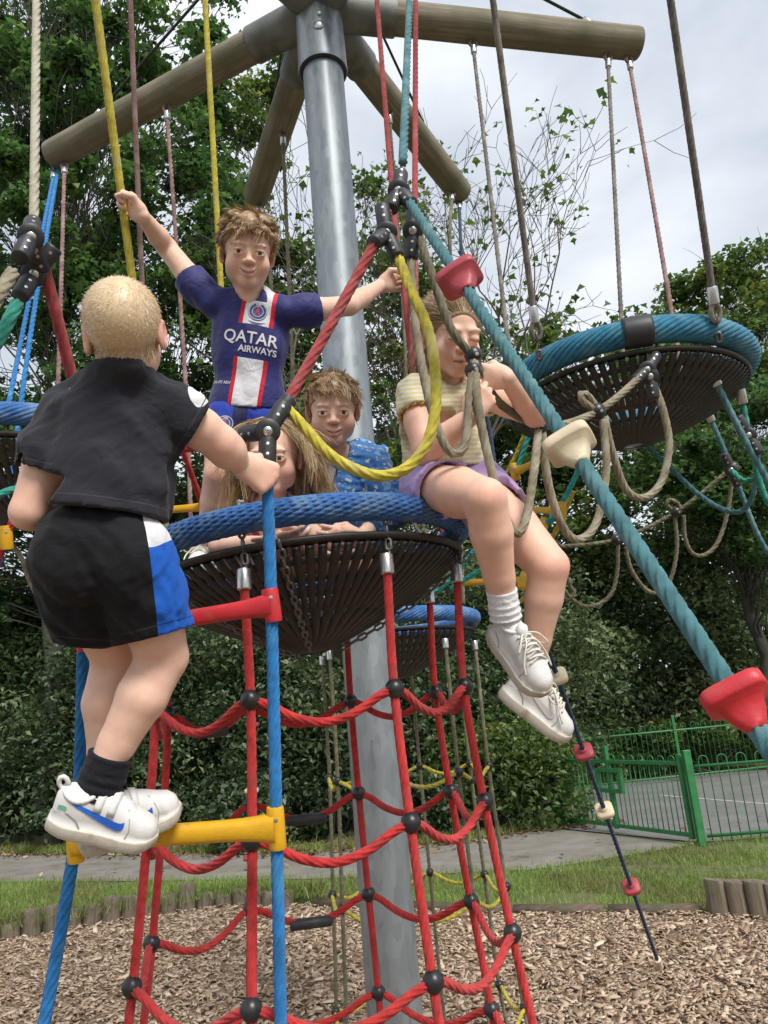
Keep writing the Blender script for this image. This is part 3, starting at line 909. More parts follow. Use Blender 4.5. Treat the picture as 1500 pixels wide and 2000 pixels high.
# ================================================================== CLIMBING FRAME
def galvanised():
    m, nt, b = new_mat('galvanised_steel')
    L = nt.links.new
    tc = nt.nodes.new('ShaderNodeTexCoord')
    v = nt.nodes.new('ShaderNodeTexVoronoi'); v.inputs['Scale'].default_value = 42
    n = nt.nodes.new('ShaderNodeTexNoise'); n.inputs['Scale'].default_value = 5; n.inputs['Detail'].default_value = 8
    mp = nt.nodes.new('ShaderNodeMapping'); mp.inputs['Scale'].default_value = (1, 1, 0.35)
    L(tc.outputs['Object'], mp.inputs['Vector']); L(mp.outputs['Vector'], v.inputs['Vector']); L(mp.outputs['Vector'], n.inputs['Vector'])
    mxn = nt.nodes.new('ShaderNodeMixRGB'); mxn.inputs['Fac'].default_value = 0.62
    L(v.outputs['Color'], mxn.inputs['Color1']); L(n.outputs['Fac'], mxn.inputs['Color2'])
    bw = nt.nodes.new('ShaderNodeRGBToBW'); L(mxn.outputs['Color'], bw.inputs['Color'])
    r = nt.nodes.new('ShaderNodeValToRGB')
    r.color_ramp.elements[0].position = 0.30; r.color_ramp.elements[0].color = (0.22, 0.245, 0.26, 1)
    r.color_ramp.elements[1].position = 0.72; r.color_ramp.elements[1].color = (0.33, 0.36, 0.38, 1)
    L(bw.outputs['Val'], r.inputs['Fac']); L(r.outputs['Color'], b.inputs['Base Color'])
    b.inputs['Metallic'].default_value = 0.55
    b.inputs['Specular IOR Level'].default_value = 0.5
    r2 = nt.nodes.new('ShaderNodeMapRange'); r2.inputs['To Min'].default_value = 0.34; r2.inputs['To Max'].default_value = 0.55
    L(bw.outputs['Val'], r2.inputs['Value']); L(r2.outputs['Result'], b.inputs['Roughness'])
    MAT['galvanised_steel'] = m
    return m
M_GALV = galvanised()
M_SLEEVE = simple('weathered_sleeve', (0.17, 0.175, 0.165), 0.6, metal=0.3, var=0.25, scale=9, bump=0.1, bscale=40, dirt=((0.09, 0.085, 0.07), 6, 0.5))
M_STEEL = simple('bright_steel', (0.55, 0.55, 0.54), 0.32, metal=0.9, var=0.12, scale=60)
M_CHAIN = simple('dull_chain', (0.16, 0.15, 0.14), 0.5, metal=0.7, var=0.3, scale=80)
M_BEAM = wood_mat('beam_wood', (0.11, 0.095, 0.068), (0.31, 0.265, 0.19), None, green=(0.12, 0.12, 0.07), gpos=0.56, scale=(34, 34, 1.6))
M_BLACK = simple('black_plastic', (0.026, 0.027, 0.031), 0.5, var=0.25, scale=40, bump=0.08, bscale=300, dirt=((0.07, 0.065, 0.06), 26, 0.60))
M_BALL = simple('black_ball', (0.018, 0.018, 0.020), 0.36, var=0.2, scale=60, dirt=((0.05, 0.047, 0.042), 30, 0.64))
M_RUBBER = simple('black_rubber', (0.020, 0.018, 0.017), 0.55, var=0.35, scale=30, dirt=((0.075, 0.066, 0.052), 16, 0.60))
def rope_mat(name, col, worn=None, pos=0.62):
    return simple(name, col, 0.76, var=0.30, scale=42, bump=0.7, bscale=900, spec=0.3, sheen=0.15, dirt=((worn or [0.5 * c + 0.10 for c in col]), 15, pos - 0.05))
R_RED = rope_mat('rope_red', (0.52, 0.030, 0.028), (0.42, 0.06, 0.05))
R_REDOLD = rope_mat('rope_faded_red', (0.40, 0.060, 0.062), (0.42, 0.14, 0.13))
R_BLUE = rope_mat('rope_blue', (0.018, 0.20, 0.52), (0.08, 0.32, 0.58))
R_TEAL = rope_mat('rope_teal', (0.060, 0.185, 0.21), (0.15, 0.28, 0.29), 0.55)
R_TURQ = rope_mat('rope_turquoise', (0.03, 0.42, 0.40), (0.12, 0.48, 0.45))
R_GREEN = rope_mat('rope_green', (0.03, 0.30, 0.22), (0.14, 0.40, 0.33))
R_YEL = rope_mat('rope_yellow', (0.55, 0.46, 0.05), (0.50, 0.46, 0.18))
R_TAN = rope_mat('rope_tan', (0.25, 0.21, 0.135), (0.38, 0.35, 0.25), 0.5)
R_OLIVE = rope_mat('rope_olive', (0.16, 0.145, 0.085), (0.26, 0.24, 0.16), 0.55)
R_GREY = rope_mat('rope_grey', (0.15, 0.135, 0.115), (0.26, 0.23, 0.19), 0.5)
R_MAUVE = rope_mat('rope_mauve', (0.24, 0.125, 0.12), (0.36, 0.24, 0.22), 0.5)
R_CREAM = rope_mat('rope_cream', (0.44, 0.40, 0.30), (0.52, 0.49, 0.40), 0.5)
R_NAVY = rope_mat('rope_navy', (0.018, 0.045, 0.095), (0.05, 0.08, 0.12))
R_RIM = rope_mat('rope_rim_blue', (0.040, 0.150, 0.42), (0.15, 0.27, 0.46), 0.55)
R_RIMT = rope_mat('rope_rim_teal', (0.025, 0.185, 0.31), (0.09, 0.26, 0.36), 0.55)
M_REDP = simple('red_plastic', (0.50, 0.022, 0.03), 0.46, var=0.12, scale=24, bump=0.12, bscale=140, dirt=((0.40, 0.07, 0.065), 22, 0.56))
M_REDW = simple('worn_red_plastic', (0.36, 0.045, 0.06), 0.5, var=0.12, scale=20, bump=0.1, dirt=((0.42, 0.12, 0.13), 14, 0.6))
M_YELP = simple('yellow_plastic', (0.66, 0.36, 0.012), 0.46, var=0.10, scale=24, bump=0.12, bscale=140, dirt=((0.44, 0.25, 0.05), 22, 0.56))
M_CRMP = simple('cream_plastic', (0.62, 0.52, 0.36), 0.5, var=0.1, scale=16, bump=0.08, dirt=((0.42, 0.31, 0.18), 10, 0.58))

# ---- mast and beams
PX, PYY = -0.118, 3.20
HUBZ = 5.30
frame = empty('climbing_tower', (PX, PYY, 0), 'tall galvanised steel mast carrying radiating round timber beams', 'climbing tower')
lathe('pole', [(0.1025, -0.2), (0.1025, 5.05)], M_GALV, frame, 48)
z0 = PY(620, 112, PYY - 0.1)[2]
col_ = lathe('collar', [(0.108, z0 + 0.004), (0.124, z0), (0.126, z0 + 0.012), (0.124, z0 + 0.05), (0.120, z0 + 0.42), (0.10, z0 + 0.43)], M_GALV, frame, 48)
lathe('seal_ring', [(0.104, z0 - 0.006), (0.117, z0 - 0.006), (0.117, z0 + 0.003), (0.104, z0 + 0.003)], M_BLACK, frame, 48)
for px, py, r_ in ((622, 48, 0.026), (624, 26, 0.012)):
    q = PY(px, py, PYY - 0.125) - np.array([PX, PYY, 0])
    d = unit([q[0], q[1], 0])
    q = np.array([d[0] * 0.121, d[1] * 0.121, q[2]])
    lathe('bolt_cap', [(r_, 0), (r_, 0.006), (r_ * 0.7, 0.012), (0.002, 0.013)], M_STEEL, frame, 20, d, q)
hub = np.array([0, 0, HUBZ])
ENDS = [PZ(100, 305, 5.16), PZ(499, 388, 5.12), PZ(900, 378, 5.14), PZ(1248, 86, 5.18)]
ENDS += [np.array([PX - 1.05, PYY - 1.45, 5.22]), np.array([PX + 0.95, PYY - 1.55, 5.22])]
BEAMS = []
for e in ENDS:
    e = e - np.array([PX, PYY, 0])
    d = unit(e - hub); Lb = np.linalg.norm(e - hub)
    R = basis(d, (0, 0, 1))
    # timber, slightly uneven, with rounded rim
    n = 28; rows = []
    t_ = np.array([0.16, 0.5, 0.9, 1.3, Lb - 0.02, Lb - 0.006, Lb, Lb + 0.002]); rr = np.array([.098, .099, .1, .1, .099, .096, .088, .03]) * 0.86
    a = np.linspace(0, 2 * math.pi, n, endpoint=False)
    V = np.concatenate([np.stack([r_ * np.cos(a), r_ * np.sin(a), np.full(n, t)], -1) for t, r_ in zip(t_, rr)])
    i, j = np.meshgrid(np.arange(len(t_) - 1), np.arange(n), indexing='ij'); j2 = (j + 1) % n
    F = [np.stack([i * n + j, i * n + j2, (i + 1) * n + j2, (i + 1) * n + j], -1).reshape(-1, 4), ((len(t_) - 1) * n + np.arange(n))[None]]
    me = np_mesh('beam', V, F); sharp(me, 0.8)
    o = obj('beam', me, M_BEAM, frame)
    M4 = Matrix(R.tolist()).to_4x4(); M4.translation = Vector(hub)
    o.matrix_local = M4
    s_ = lathe('sleeve', [(0.088, 0.05), (0.096, 0.05), (0.096, 0.40), (0.093, 0.408), (0.087, 0.408)], M_SLEEVE, frame, 28)
    s_.matrix_local = M4
    BEAMS.append((hub + np.array([PX, PYY, 0]), e + np.array([PX, PYY, 0])))
lathe('mast_head', [(0.09, HUBZ - 0.1), (0.115, HUBZ), (0.115, HUBZ + 0.12), (0.06, HUBZ + 0.2), (0.05, 6.35), (0.02, 6.37)], M_GALV, frame, 32)
M_ROD = simple('dark_cable', (0.03, 0.034, 0.034), 0.5, metal=0.3, var=0.3, scale=20)
for k in range(6):
    h0, e0 = BEAMS[k]
    d = unit(e0 - h0)
    p1 = e0 - d * (0.30 if k != 3 else 0.22) + np.array([0, 0, 0.086])
    p0 = np.array([PX, PYY, 6.25])
    u = unit(p0 - p1)
    mb = MB(); mb.tube([p1 + u * 0.06, p0], 0.0085, 8)
    o = mb.build('tie_cable', M_ROD, frame); o.location = (-PX, -PYY, 0)
    mb = MB(); mb.tube([p1 + u * 0.02, p1 + u * 0.10], 0.017, 10); mb.ball(p1, 0.028, 10, (1, 1, 0.6))
    o = mb.build('cable_clamp', M_STEEL, frame); o.location = (-PX, -PYY, 0)

# ---- small fittings
def link_geo(c, T, N, L_=0.036, Wd=0.022, r=0.0042):
    c = np.asarray(c, float); T = unit(T); N = unit(np.asarray(N) - T * np.dot(N, T))
    h = L_ / 2 - Wd / 2
    pts = []
    for k in range(10):
        a = 2 * math.pi * k / 10
        x = math.sin(a) * (Wd / 2 - r); y = math.cos(a) * (Wd / 2 - r) + (h if math.cos(a) >= 0 else -h)
        pts.append(c + T * y + N * x)
    pts.append(pts[0])
    pts = np.array(pts)
    V, F = sweep(pts, r, 5, False)
    return V, F
def chain(name, pts, parent, L_=0.036, r=0.0042):
    q = smooth_path(pts, (L_ - 2.2 * r)); mb = MB()
    T, N, B = frames(q)
    for i in range(len(q)):
        V, F = link_geo(q[i], T[i], (N if i % 2 else B)[i], L_, L_ * 0.6, r)
        mb.add(V, F)
    return mb.build(name, M_CHAIN, parent)
def ferrule(p, d, parent, r=0.016, L_=0.052, name='ferrule', mat=None):
    o = lathe(name, [(r * 0.8, 0), (r, 0.003), (r, L_ - 0.004), (r * 0.85, L_)], mat or M_STEEL, parent, 18, d, p)
    return o
def connector(p, dirs, label, face, parent=None, L_=0.075, r=0.0175, black=M_BLACK):
    """pivoting black rope clamp: a hub disc with one sleeve for each rope"""
    p = np.asarray(p, float)
    root = parent or empty('rope_connector', p, label, 'rope connector', 'black rope connectors')
    z = np.zeros(3) if parent is None else p
    face = unit(face)
    h = lathe('hub', [(0.022, -0.019), (0.027, -0.015), (0.027, 0.017), (0.023, 0.021), (0.014, 0.022)], black, root, 20, face, z)
    lathe('bolt', [(0.010, 0.018), (0.010, 0.0235), (0.006, 0.0265), (0.002, 0.027)], M_STEEL, root, 14, face, z)
    for d in dirs:
        d = unit(d)
        s_ = unit(np.cross(d, face)); f_ = np.cross(s_, d)
        mb = MB()
        V = []; n = 14; a = np.linspace(0, 2 * math.pi, n, endpoint=False)
        st = [(0.0, 0.0165, 0.0165), (0.012, 0.0175, 0.0185), (0.024, 0.0190, 0.0200), (L_ - 0.005, 0.0185, 0.0195), (L_, 0.0165, 0.0175)]
        for t, rx, ry in st:
            V.append(z + d * t + np.cos(a)[:, None] * rx * s_ + np.sin(a)[:, None] * ry * f_)
        m = len(st); i, j = np.meshgrid(np.arange(m - 1), np.arange(n), indexing='ij'); j2 = (j + 1) % n
        mb.add(np.concatenate(V), [np.stack([i * n + j, i * n + j2, (i + 1) * n + j2, (i + 1) * n + j], -1).reshape(-1, 4), ((m - 1) * n + np.arange(n))[None]])
        sl = mb.build('sleeve', black, root)
        for t in (0.036, 0.058):
            lathe('screw', [(0.0036, 0.016), (0.0036, 0.0204), (0.002, 0.0208)], M_STEEL, sl, 10, f_, z + d * t)
    return root

# ---- hanging baskets
def rim_geo(r, tube, nst, turns, rs, seg, sub=False):
    """nst strands laid round a ring"""
    a = np.linspace(0, 2 * math.pi, seg + 1)
    out = []
    for k in range(nst):
        ph = 2 * math.pi * k / nst + turns * a
        R_ = r + (tube - rs) * np.cos(ph)
        q = np.stack([R_ * np.cos(a), R_ * np.sin(a), (tube - rs) * np.sin(ph)], -1)
        if sub:
            V, F = rope_geo(q, rs, 3, 0.6, 9 * rs)
        else:
            V, F = sweep(q, rs, 6, False)
        out.append((V, F))
    return out
def basket(label, c, r, depth, rim_mat, tilt=(0, 0), near=False, nstrap=88, hang=(), chains=True, rot=0.0, band=None, tube=0.040):
    root = empty('rope_basket', c, label, 'basket', 'hanging rope baskets')
    root.rotation_euler = (tilt[0], tilt[1], rot)
    # rim
    a = np.linspace(0, 2 * math.pi, 97)
    V, F = sweep(np.stack([r * np.cos(a), r * np.sin(a), 0 * a], -1), tube * 0.78, 14, False)
    rim = obj('rim', np_mesh('rim', V, F), rim_mat, root)
    for V, F in rim_geo(r, tube, 15, 6, tube * 0.215, 280 if near else 140, near):
        obj('strand', np_mesh('strand', V, F), rim_mat, rim)
    if band is not None:
        aa = np.linspace(band - 0.10, band + 0.10, 9)
        V, F = sweep(np.stack([r * np.cos(aa), r * np.sin(aa), 0 * aa], -1), tube * 1.12, 18)
        obj('rim_joiner', np_mesh('rim_joiner', V, F), M_BLACK, root)
    # net profile (radius, z) by t
    def prof(t):
        return (r - 0.012) * (1 - t) ** 0.92 + 0.03, -0.055 - depth * (t ** 0.78)
    def strap(t0, t1, wd, name):
        T = np.linspace(t0, t1, 9); V = []
        for t in T:
            R_, z = prof(t)
            w_ = wd * (0.35 + 0.65 * R_ / r)
            V += [[R_, -w_, z + .003], [R_, w_, z + .003], [R_ - .002, w_, z - .004], [R_ - .002, -w_, z - .004]]
        i = np.arange(8)[:, None] * 4
        F = [np.concatenate([i + np.array([[k, (k + 1) % 4, 4 + (k + 1) % 4, 4 + k]]) for k in range(4)]), np.array([[0, 3, 2, 1], [32, 33, 34, 35]])]
        me = np_mesh(name, np.array(V), F, False); me.materials.append(M_RUBBER)
        return me
    wd = math.pi * r / nstrap * 0.70
    s1 = strap(-0.012, 0.56, wd, 'strap'); s2 = strap(0.53, 0.985, wd * 1.55, 'strap')
    for k in range(nstrap):
        o = obj('strap', s1, None, root); o.rotation_euler = (0, 0, 2 * math.pi * k / nstrap)
        if k % 2 == 0:
            o = obj('strap', s2, None, root); o.rotation_euler = (0, 0, 2 * math.pi * (k + 0.5) / nstrap)
    a = np.linspace(0, 2 * math.pi, 65)
    for t in (0.03, 0.15, 0.28, 0.41, 0.545, 0.68, 0.81, 0.93):
        R_, z = prof(t); R2, z2 = prof(min(0.985, t + 0.036))
        V = np.concatenate([np.stack([q * np.cos(a[:-1]), q * np.sin(a[:-1]), np.full(64, zz)], -1) for q, zz in ((R_ - .001, z + .001), (R2 - .001, z2 + .001), (R2 - .005, z2 + .008), (R_ - .005, z + .008))])
        i = np.arange(64); i2 = (i + 1) % 64
        F = [np.concatenate([np.stack([k * 64 + i, k * 64 + i2, ((k + 1) % 4) * 64 + i2, ((k + 1) % 4) * 64 + i], -1) for k in range(4)])]
        obj('hoop', np_mesh('hoop', V, F, False), M_RUBBER, root)
    if chains:
        for k in range(8):
            t = rad(-101.5 + 45 * k) - rot
            d = np.array([math.cos(t), math.sin(t), 0])
            cc = chain('chain', [d * (r - 0.005) + [0, 0, -tube * 0.8], d * (r - 0.012) + [0, 0, -0.125]], root)
        for k in (0, 2, 5, 7):
            t = rad(-90 + 45 * k)
            d = np.array([math.cos(t), math.sin(t), 0])
            pp = []
            for t_ in np.linspace(0.02, 0.9, 8):
                R_, z = prof(t_); pp.append(d * (R_ + 0.008) + [0, 0, z - 0.014])
            chain('chain', pp, root, 0.034, 0.0036)
    return root
C1 = np.array([-0.25, 2.20, 2.185]); BR = 0.46
TILT1 = -0.06
b1 = basket('near bright blue rimmed rope basket holding the children', C1, BR, 0.235, R_RIM, (0, TILT1), True, tube=0.036)
def rim1(deg, up=0.0, dr=0.0):
    t = rad(deg); rr = BR + dr
    v = Vector((rr * math.cos(t), rr * math.sin(t), up)); v.rotate(b1.rotation_euler)
    return C1 + np.array(v)
fw = unit([0.33, 1, 0])
CR_ = P(1205, 655, 2.47) + fw * 0.43
b2 = basket('high teal rimmed rope basket hanging at the right', CR_, 0.425, 0.19, R_RIMT, (0.0, 0.0), False, 80, chains=False, band=rad(-100), tube=0.046)
def rim2(deg, up=0.0, dr=0.0):
    t = rad(deg); rr = 0.425 + dr
    v = Vector((rr * math.cos(t), rr * math.sin(t), up)); v.rotate(b2.rotation_euler)
    return CR_ + np.array(v)
CL_ = P(30, 808, 2.55) + unit([-0.35, 1, 0]) * 0.45
b3 = basket('blue rimmed rope basket cut off by the left edge', CL_, 0.45, 0.22, R_RIM, (0, 0), False, 80, chains=False)
CB_ = P(770, 1203, 3.9) + unit([0.0, 1, 0]) * 0.40
b4 = basket('far low blue rimmed rope basket behind the steel pole', CB_, 0.44, 0.24, R_RIM, (0, 0), False, 64, chains=False)

# ---- rope nets hanging below the baskets
def cargo_net(label, c, ztop, rows, rads, a0, rope_m, swag_m, r, skip_rows=(), sag=0.07, det=1.0, ferr_z=None, balls=True, clamps=(), lob=6, zend=0.0, grp='rope nets under the baskets', tiltx=0.0):
    root = empty('rope_net', (c[0], c[1], 0), label, 'rope net', grp)
    o0 = np.array([c[0], c[1], 0])
    pt = lambda k, z, R_: np.array([math.cos(rad(a0 + 45 * k)) * R_, math.sin(rad(a0 + 45 * k)) * R_, z + tiltx * math.cos(rad(a0 + 45 * k)) * R_])
    bm_ = None
    for k in range(8):
        top = pt(k, ztop, rads[0])
        pts = [top] + [pt(k, z, R_) + [0, 0, -tiltx * math.cos(rad(a0 + 45 * k)) * R_] for z, R_ in zip(rows, rads[1:])] + [pt(k, zend, rads[-1] * 1.10)]
        rp = rope('rope', pts, r, rope_m, root, lob, det)
        ferrule(top - [0, 0, 0.01], (0, 0, 1), rp, r * 1.55, 0.05)
    for i, (z, R_) in enumerate(zip(rows, rads[1:])):
        for k in range(8):
            p = pt(k, z, R_ + r * 0.6) ; p[2] = z
            q = pt(k + 1, z, R_ + r * 0.6); q[2] = z
            if balls:
                n = unit([p[0], p[1], 0])
                bl = lathe('ball', [(0.006, -r * 2.1), (r * 1.15, -r * 1.8), (r * 1.85, -r * 1.0), (r * 2.1, 0), (r * 1.85, r * 1.0), (r * 1.15, r * 1.8), (0.006, r * 2.1)], M_BALL, root, 20, (0, 0, 1), p - n * r * 0.4)
                lathe('screw', [(r * 0.4, r * 1.5), (r * 0.4, r * 1.70), (r * 0.2, r * 1.73)], M_STEEL, bl, 10, unit(n + [0.3 * n[1], -0.3 * n[0], 0]), p - n * r * 0.4)
            if (i, k) in skip_rows: continue
            mid = (p + q) / 2 + [0, 0, -sag]
            pts = [p + [0, 0, .0], p + (q - p) * 0.12 + [0, 0, -sag * 0.22], p + (q - p) * 0.30 + [0, 0, -sag * .76], mid, p + (q - p) * 0.70 + [0, 0, -sag * .76], p + (q - p) * 0.88 + [0, 0, -sag * 0.22], q]
            rope('swag_rope', pts, r * 0.98, swag_m, root, lob, det)
            if (i, k) in clamps:
                d = unit(q - p)
                mb = MB(); m_ = mid; 
                mb.tube([m_ - d * 0.066, m_ - d * 0.062, m_ + d * 0.062, m_ + d * 0.066], [r * 1.1, r * 1.5, r * 1.5, r * 1.1], 14)
                mb.build('rope_clamp', M_BLACK, root)
    return root
ROWS = [P(773, 1345, 1.80)[2], P(800, 1600, 1.76)[2], P(840, 1880, 1.72)[2]]
ROWS = ROWS + [ROWS[2] - 0.29]
cargo_net('bright red rope net with black balls under the near basket', C1, C1[2] - 0.155, ROWS, [0.445, 0.432, 0.452, 0.485, 0.52], -101.5, R_RED, R_RED, 0.0110, sag=0.062,
          clamps=[(0, 5), (1, 4), (2, 4), (1, 5)], tiltx=0.06, zend=0.2)
cargo_net('olive rope net with thin yellow crossropes behind the pole', CB_, CB_[2] - 0.17, [CB_[2] - 0.78, CB_[2] - 1.36, CB_[2] - 1.9], [0.43, 0.43, 0.45, 0.47], -100, R_OLIVE, R_YEL, 0.011,
          sag=0.05, det=0.6, lob=3, clamps=[(0, 1)], zend=-0.02)

# ---- single ropes
def hrope(label, pts, r, mat, fer=(), lobes=6, det=0.8, group='hanging ropes', name='hanging_rope', shackle=()):
    pts = [P(*q) if len(q) == 3 and q[2] < 30 and not isinstance(q, np.ndarray) else np.asarray(q) for q in pts]
    o = rope(name, pts, r, mat, None, lobes, det)
    tag(o, label, 'rope', group)
    q = np.array(pts)
    for e, L_ in ((0, 1), (-1, -1)):
        if e in fer:
            d = unit(q[1] - q[0]) if e == 0 else unit(q[-2] - q[-1])
            ferrule(q[e] - d * 0.01, d, o, r * 1.5, 0.055)
            th = [q[e] - d * 0.005, q[e] - d * 0.05]
            s_ = unit(np.cross(d, (0.2, -1, 0.1)))
            loop = [q[e] - d * (0.005) + s_ * 0.004, q[e] - d * 0.03 + s_ * 0.017, q[e] - d * 0.055 + s_ * 0.012, q[e] - d * 0.064, q[e] - d * 0.055 - s_ * 0.012, q[e] - d * 0.03 - s_ * 0.017, q[e] - d * 0.005 - s_ * 0.004]
            V, F = sweep(smooth_path(loop, 0.006), r * 0.8, 8)
            obj('eye_loop', np_mesh('eye_loop', V, F), mat, o)
            chain('shackle', [q[e] - d * 0.058, q[e] - d * 0.115], o, 0.04, 0.005)
    return o
def on_beam(k, t, dz=-0.10):
    dz += 0.014
    a, b = BEAMS[k]
    return a + (b - a) * t + np.array([0, 0, dz])
# the near basket's own hangers
r1 = rim1(-38, 0.05)
hrope('straight red rope rising from the basket rim beside the girl', [rim1(-38, 0.125), P(811, 560, 2.55), P(812, 0, 3.45), P(812, -60, 3.6)], 0.0118, R_REDOLD, (0,))
hrope('thinner faded red rope left of the teal rope above the connectors', [P(733, -40, 3.3), P(770, 420, 2.72), P(787, 545, 2.60), P(812, 760, 2.5), rim1(20, 0.03)], 0.0105, R_REDOLD)
hrope('thick teal rope coming down to the upper connector', [P(802, -60, 3.0), P(800, 0, 2.85), P(787, 318, 1.98)], 0.0125, R_TEAL)
hrope('yellow rope gripped by the raised hand of the smiling boy', [P(178, -60, 2.15), P(326, 1050, 2.50)], 0.0125, R_YEL)
hrope('straight yellow rope passing beside the smiling boy ear', [P(397, -60, 2.75), P(457, 1015, 2.62)], 0.0105, R_YEL)
hrope('mauve rope falling behind the blond head', [P(252, -60, 2.95), P(278, 560, 3.1), P(300, 900, 3.3)], 0.0105, R_MAUVE)
hrope('mauve rope hung from the middle of the left beam', [on_beam(0, 0.53, -0.155), P(362, 740, 3.8), P(375, 1100, 3.55)], 0.0115, R_MAUVE, (0,), 3)
hrope('mauve grey rope hung near the end of the left beam', [on_beam(0, 0.94, -0.16), P(113, 770, 3.5), P(100, 1000, 3.3)], 0.0115, R_MAUVE, (0,), 3)
q0 = on_beam(0, 0.985, -0.16)
hrope('left one of two blue ropes under the left beam end', [q0, P(14, 805, 3.2)], 0.0115, R_BLUE, (0,), 3)
hrope('right one of two blue ropes under the left beam end', [q0 + [0.02, 0, 0], P(62, 640, 3.4), P(0, 1100, 2.9)], 0.0115, R_BLUE, (), 3)
hrope('olive rope hung from the middle of the back beam', [on_beam(1, 0.52, -0.155), P(572, 720, 3.9), P(590, 1150, 3.7)], 0.0115, R_OLIVE, (0,), 3)
hrope('olive rope hung from the end of the back beam', [on_beam(1, 0.95, -0.15), P(530, 560, 4.2), P(560, 1150, 3.9)], 0.0115, R_OLIVE, (0,), 3)
hrope('olive rope at the end of the back right beam', [on_beam(2, 0.90, -0.15), P(880, 520, 4.6), P(905, 1180, 4.2)], 0.0115, R_OLIVE, (0,), 3)
hrope('dark rope at the very tip of the back right beam', [on_beam(2, 0.965, -0.15), P(908, 560, 4.5), P(965, 900, 4.2), P(985, 1180, 4.1)], 0.0115, R_NAVY, (0,), 3)
hrope('pale olive rope beside the back right beam', [on_beam(2, 0.42, -0.14), P(785, 560, 4.3), P(800, 900, 4.1)], 0.010, R_OLIVE, (0,), 3)
# right basket hangers
hrope('grey rope from the right beam, leftmost in the sky', [on_beam(3, 0.46, -0.16), rim2(150, 0.03)], 0.0105, R_GREY, (0,), 3)
hrope('long grey rope from above to the left side of the teal basket', [P(955, -60, 2.35), P(1044, 625, 2.55)], 0.0105, R_GREY, (1, -1), 6)
hrope('grey rope near the tip of the right beam', [on_beam(3, 0.885, -0.16), rim2(72, 0.03)], 0.011, R_GREY, (0,), 3)
hrope('brown rope at the very tip of the right beam', [on_beam(3, 0.955, -0.16), rim2(38, 0.03)], 0.011, R_MAUVE, (0,), 3)
hrope('grey rope from above to the right side of the teal basket', [P(1301, -60, 2.2), P(1394, 588, 2.42)], 0.0112, R_GREY, (1, -1), 6)
chain_pts = [(P(1048, 655, 2.55), rim2(206)), (P(1397, 615, 2.42), rim2(-32))]
# left connector group
CL1 = P(60, 462, 1.62)
hrope('thick cream rope down to the left connector', [P(72, -60, 2.15), P(66, 440, 1.66), CL1], 0.0108, R_CREAM)
connector(CL1, [P(25, 530, 1.55) - CL1, P(78, 515, 1.66) - CL1, P(66, 420, 1.7) - CL1], 'black connector under the cream rope at the left edge', P(75, 470, 1.2) - CL1)
CL2 = P(66, 535, 1.67)
connector(CL2, [P(32, 590, 1.62) - CL2, P(84, 512, 1.67) - CL2], 'lower black connector joining red and green ropes at the left', P(66, 545, 1.2) - CL2)
hrope('tan rope cut off by the left edge below the connector', [P(24, 532, 1.54), P(-40, 640, 1.40)], 0.014, R_TAN)
hrope('green rope cut off by the left edge below the connectors', [P(34, 592, 1.61), P(-6, 668, 1.55), P(-60, 730, 1.5)], 0.014, R_GREEN)
hrope('pink red rope running from left connector behind blond boy', [P(84, 512, 1.67), P(145, 755, 1.78), P(190, 950, 1.9)], 0.0135, R_REDOLD)
hrope('red rope ending at the yellow bar behind the boys', [P(352, 868, 2.75), P(392, 978, 2.9), P(400, 1010, 2.92)], 0.012, R_RED, (), 3)
# main connectors
K1 = P(778, 372, 1.92); K2 = P(755, 455, 1.86); K3 = P(806, 450, 1.98)
connector(K1, [P(787, 318, 1.98) - K1, P(760, 420, 1.88) - K1, P(805, 400, 1.88) - K1], 'upper black connector under the teal rope', P(765, 378, 1.2) - K1, L_=0.07)
connector(K2, [P(776, 500, 1.84) - K2, P(735, 470, 1.82) - K2, P(750, 425, 1.87) - K2], 'black connector where red and yellow ropes part', P(752, 460, 1.2) - K2)
connector(K3, [P(803, 500, 1.98) - K3, P(806, 410, 2.0) - K3], 'black connector on the tan rope right of the yellow one', P(812, 455, 1.2) - K3)
hrope('short red rope stub between the two upper connectors', [P(748, 420, 1.87), P(760, 415, 1.88)], 0.012, R_RED)
hrope('dark strap between the upper connectors', [P(792, 360, 1.97), P(800, 400, 1.99), P(812, 440, 2.0)], 0.010, R_NAVY)
# handrail rope in front of the basket
K4 = P(523, 842, 1.62); K5 = P(556, 792, 1.66)
hrope('red handrail rope sloping down across the steel pole', [P(735, 470, 1.82), P(640, 645, 1.74), P(560, 785, 1.665), P(530, 828, 1.63)], 0.0130, R_REDOLD, group='handrail ropes')
hrope('red handrail rope running left behind the blond boy arm', [P(512, 838, 1.63), P(470, 856, 1.66), P(350, 876, 1.78), P(200, 890, 1.9)], 0.012, R_RED, group='handrail ropes')
connector(K4, [P(548, 802, 1.64) - K4, P(500, 845, 1.64) - K4, P(522, 905, 1.60) - K4], 'black connector on top of the blue ladder rope', P(522, 846, 1.2) - K4)
ferrule(K5 - unit(P(535, 820, 1.64) - K5) * 0.02, P(535, 820, 1.64) - K5, None, 0.0185, 0.05, 'rope_clamp', M_BLACK)
tag(bpy.data.objects[-1] if False else [o for o in COL.objects if o.name.startswith('rope_clamp') and o.parent is None][-1], 'black clamp sleeve on the sloping red handrail rope', 'clamp')
hrope('yellow rope hanging in a big loop in front of the basket', [P(777, 500, 1.84), P(800, 560, 1.80), P(838, 650, 1.74), P(852, 760, 1.68), P(840, 850, 1.63), P(800, 910, 1.60), P(745, 930, 1.59), P(690, 915, 1.60), P(640, 885, 1.62), P(595, 835, 1.64), P(562, 800, 1.655)], 0.0128, R_YEL, group='slack ropes')
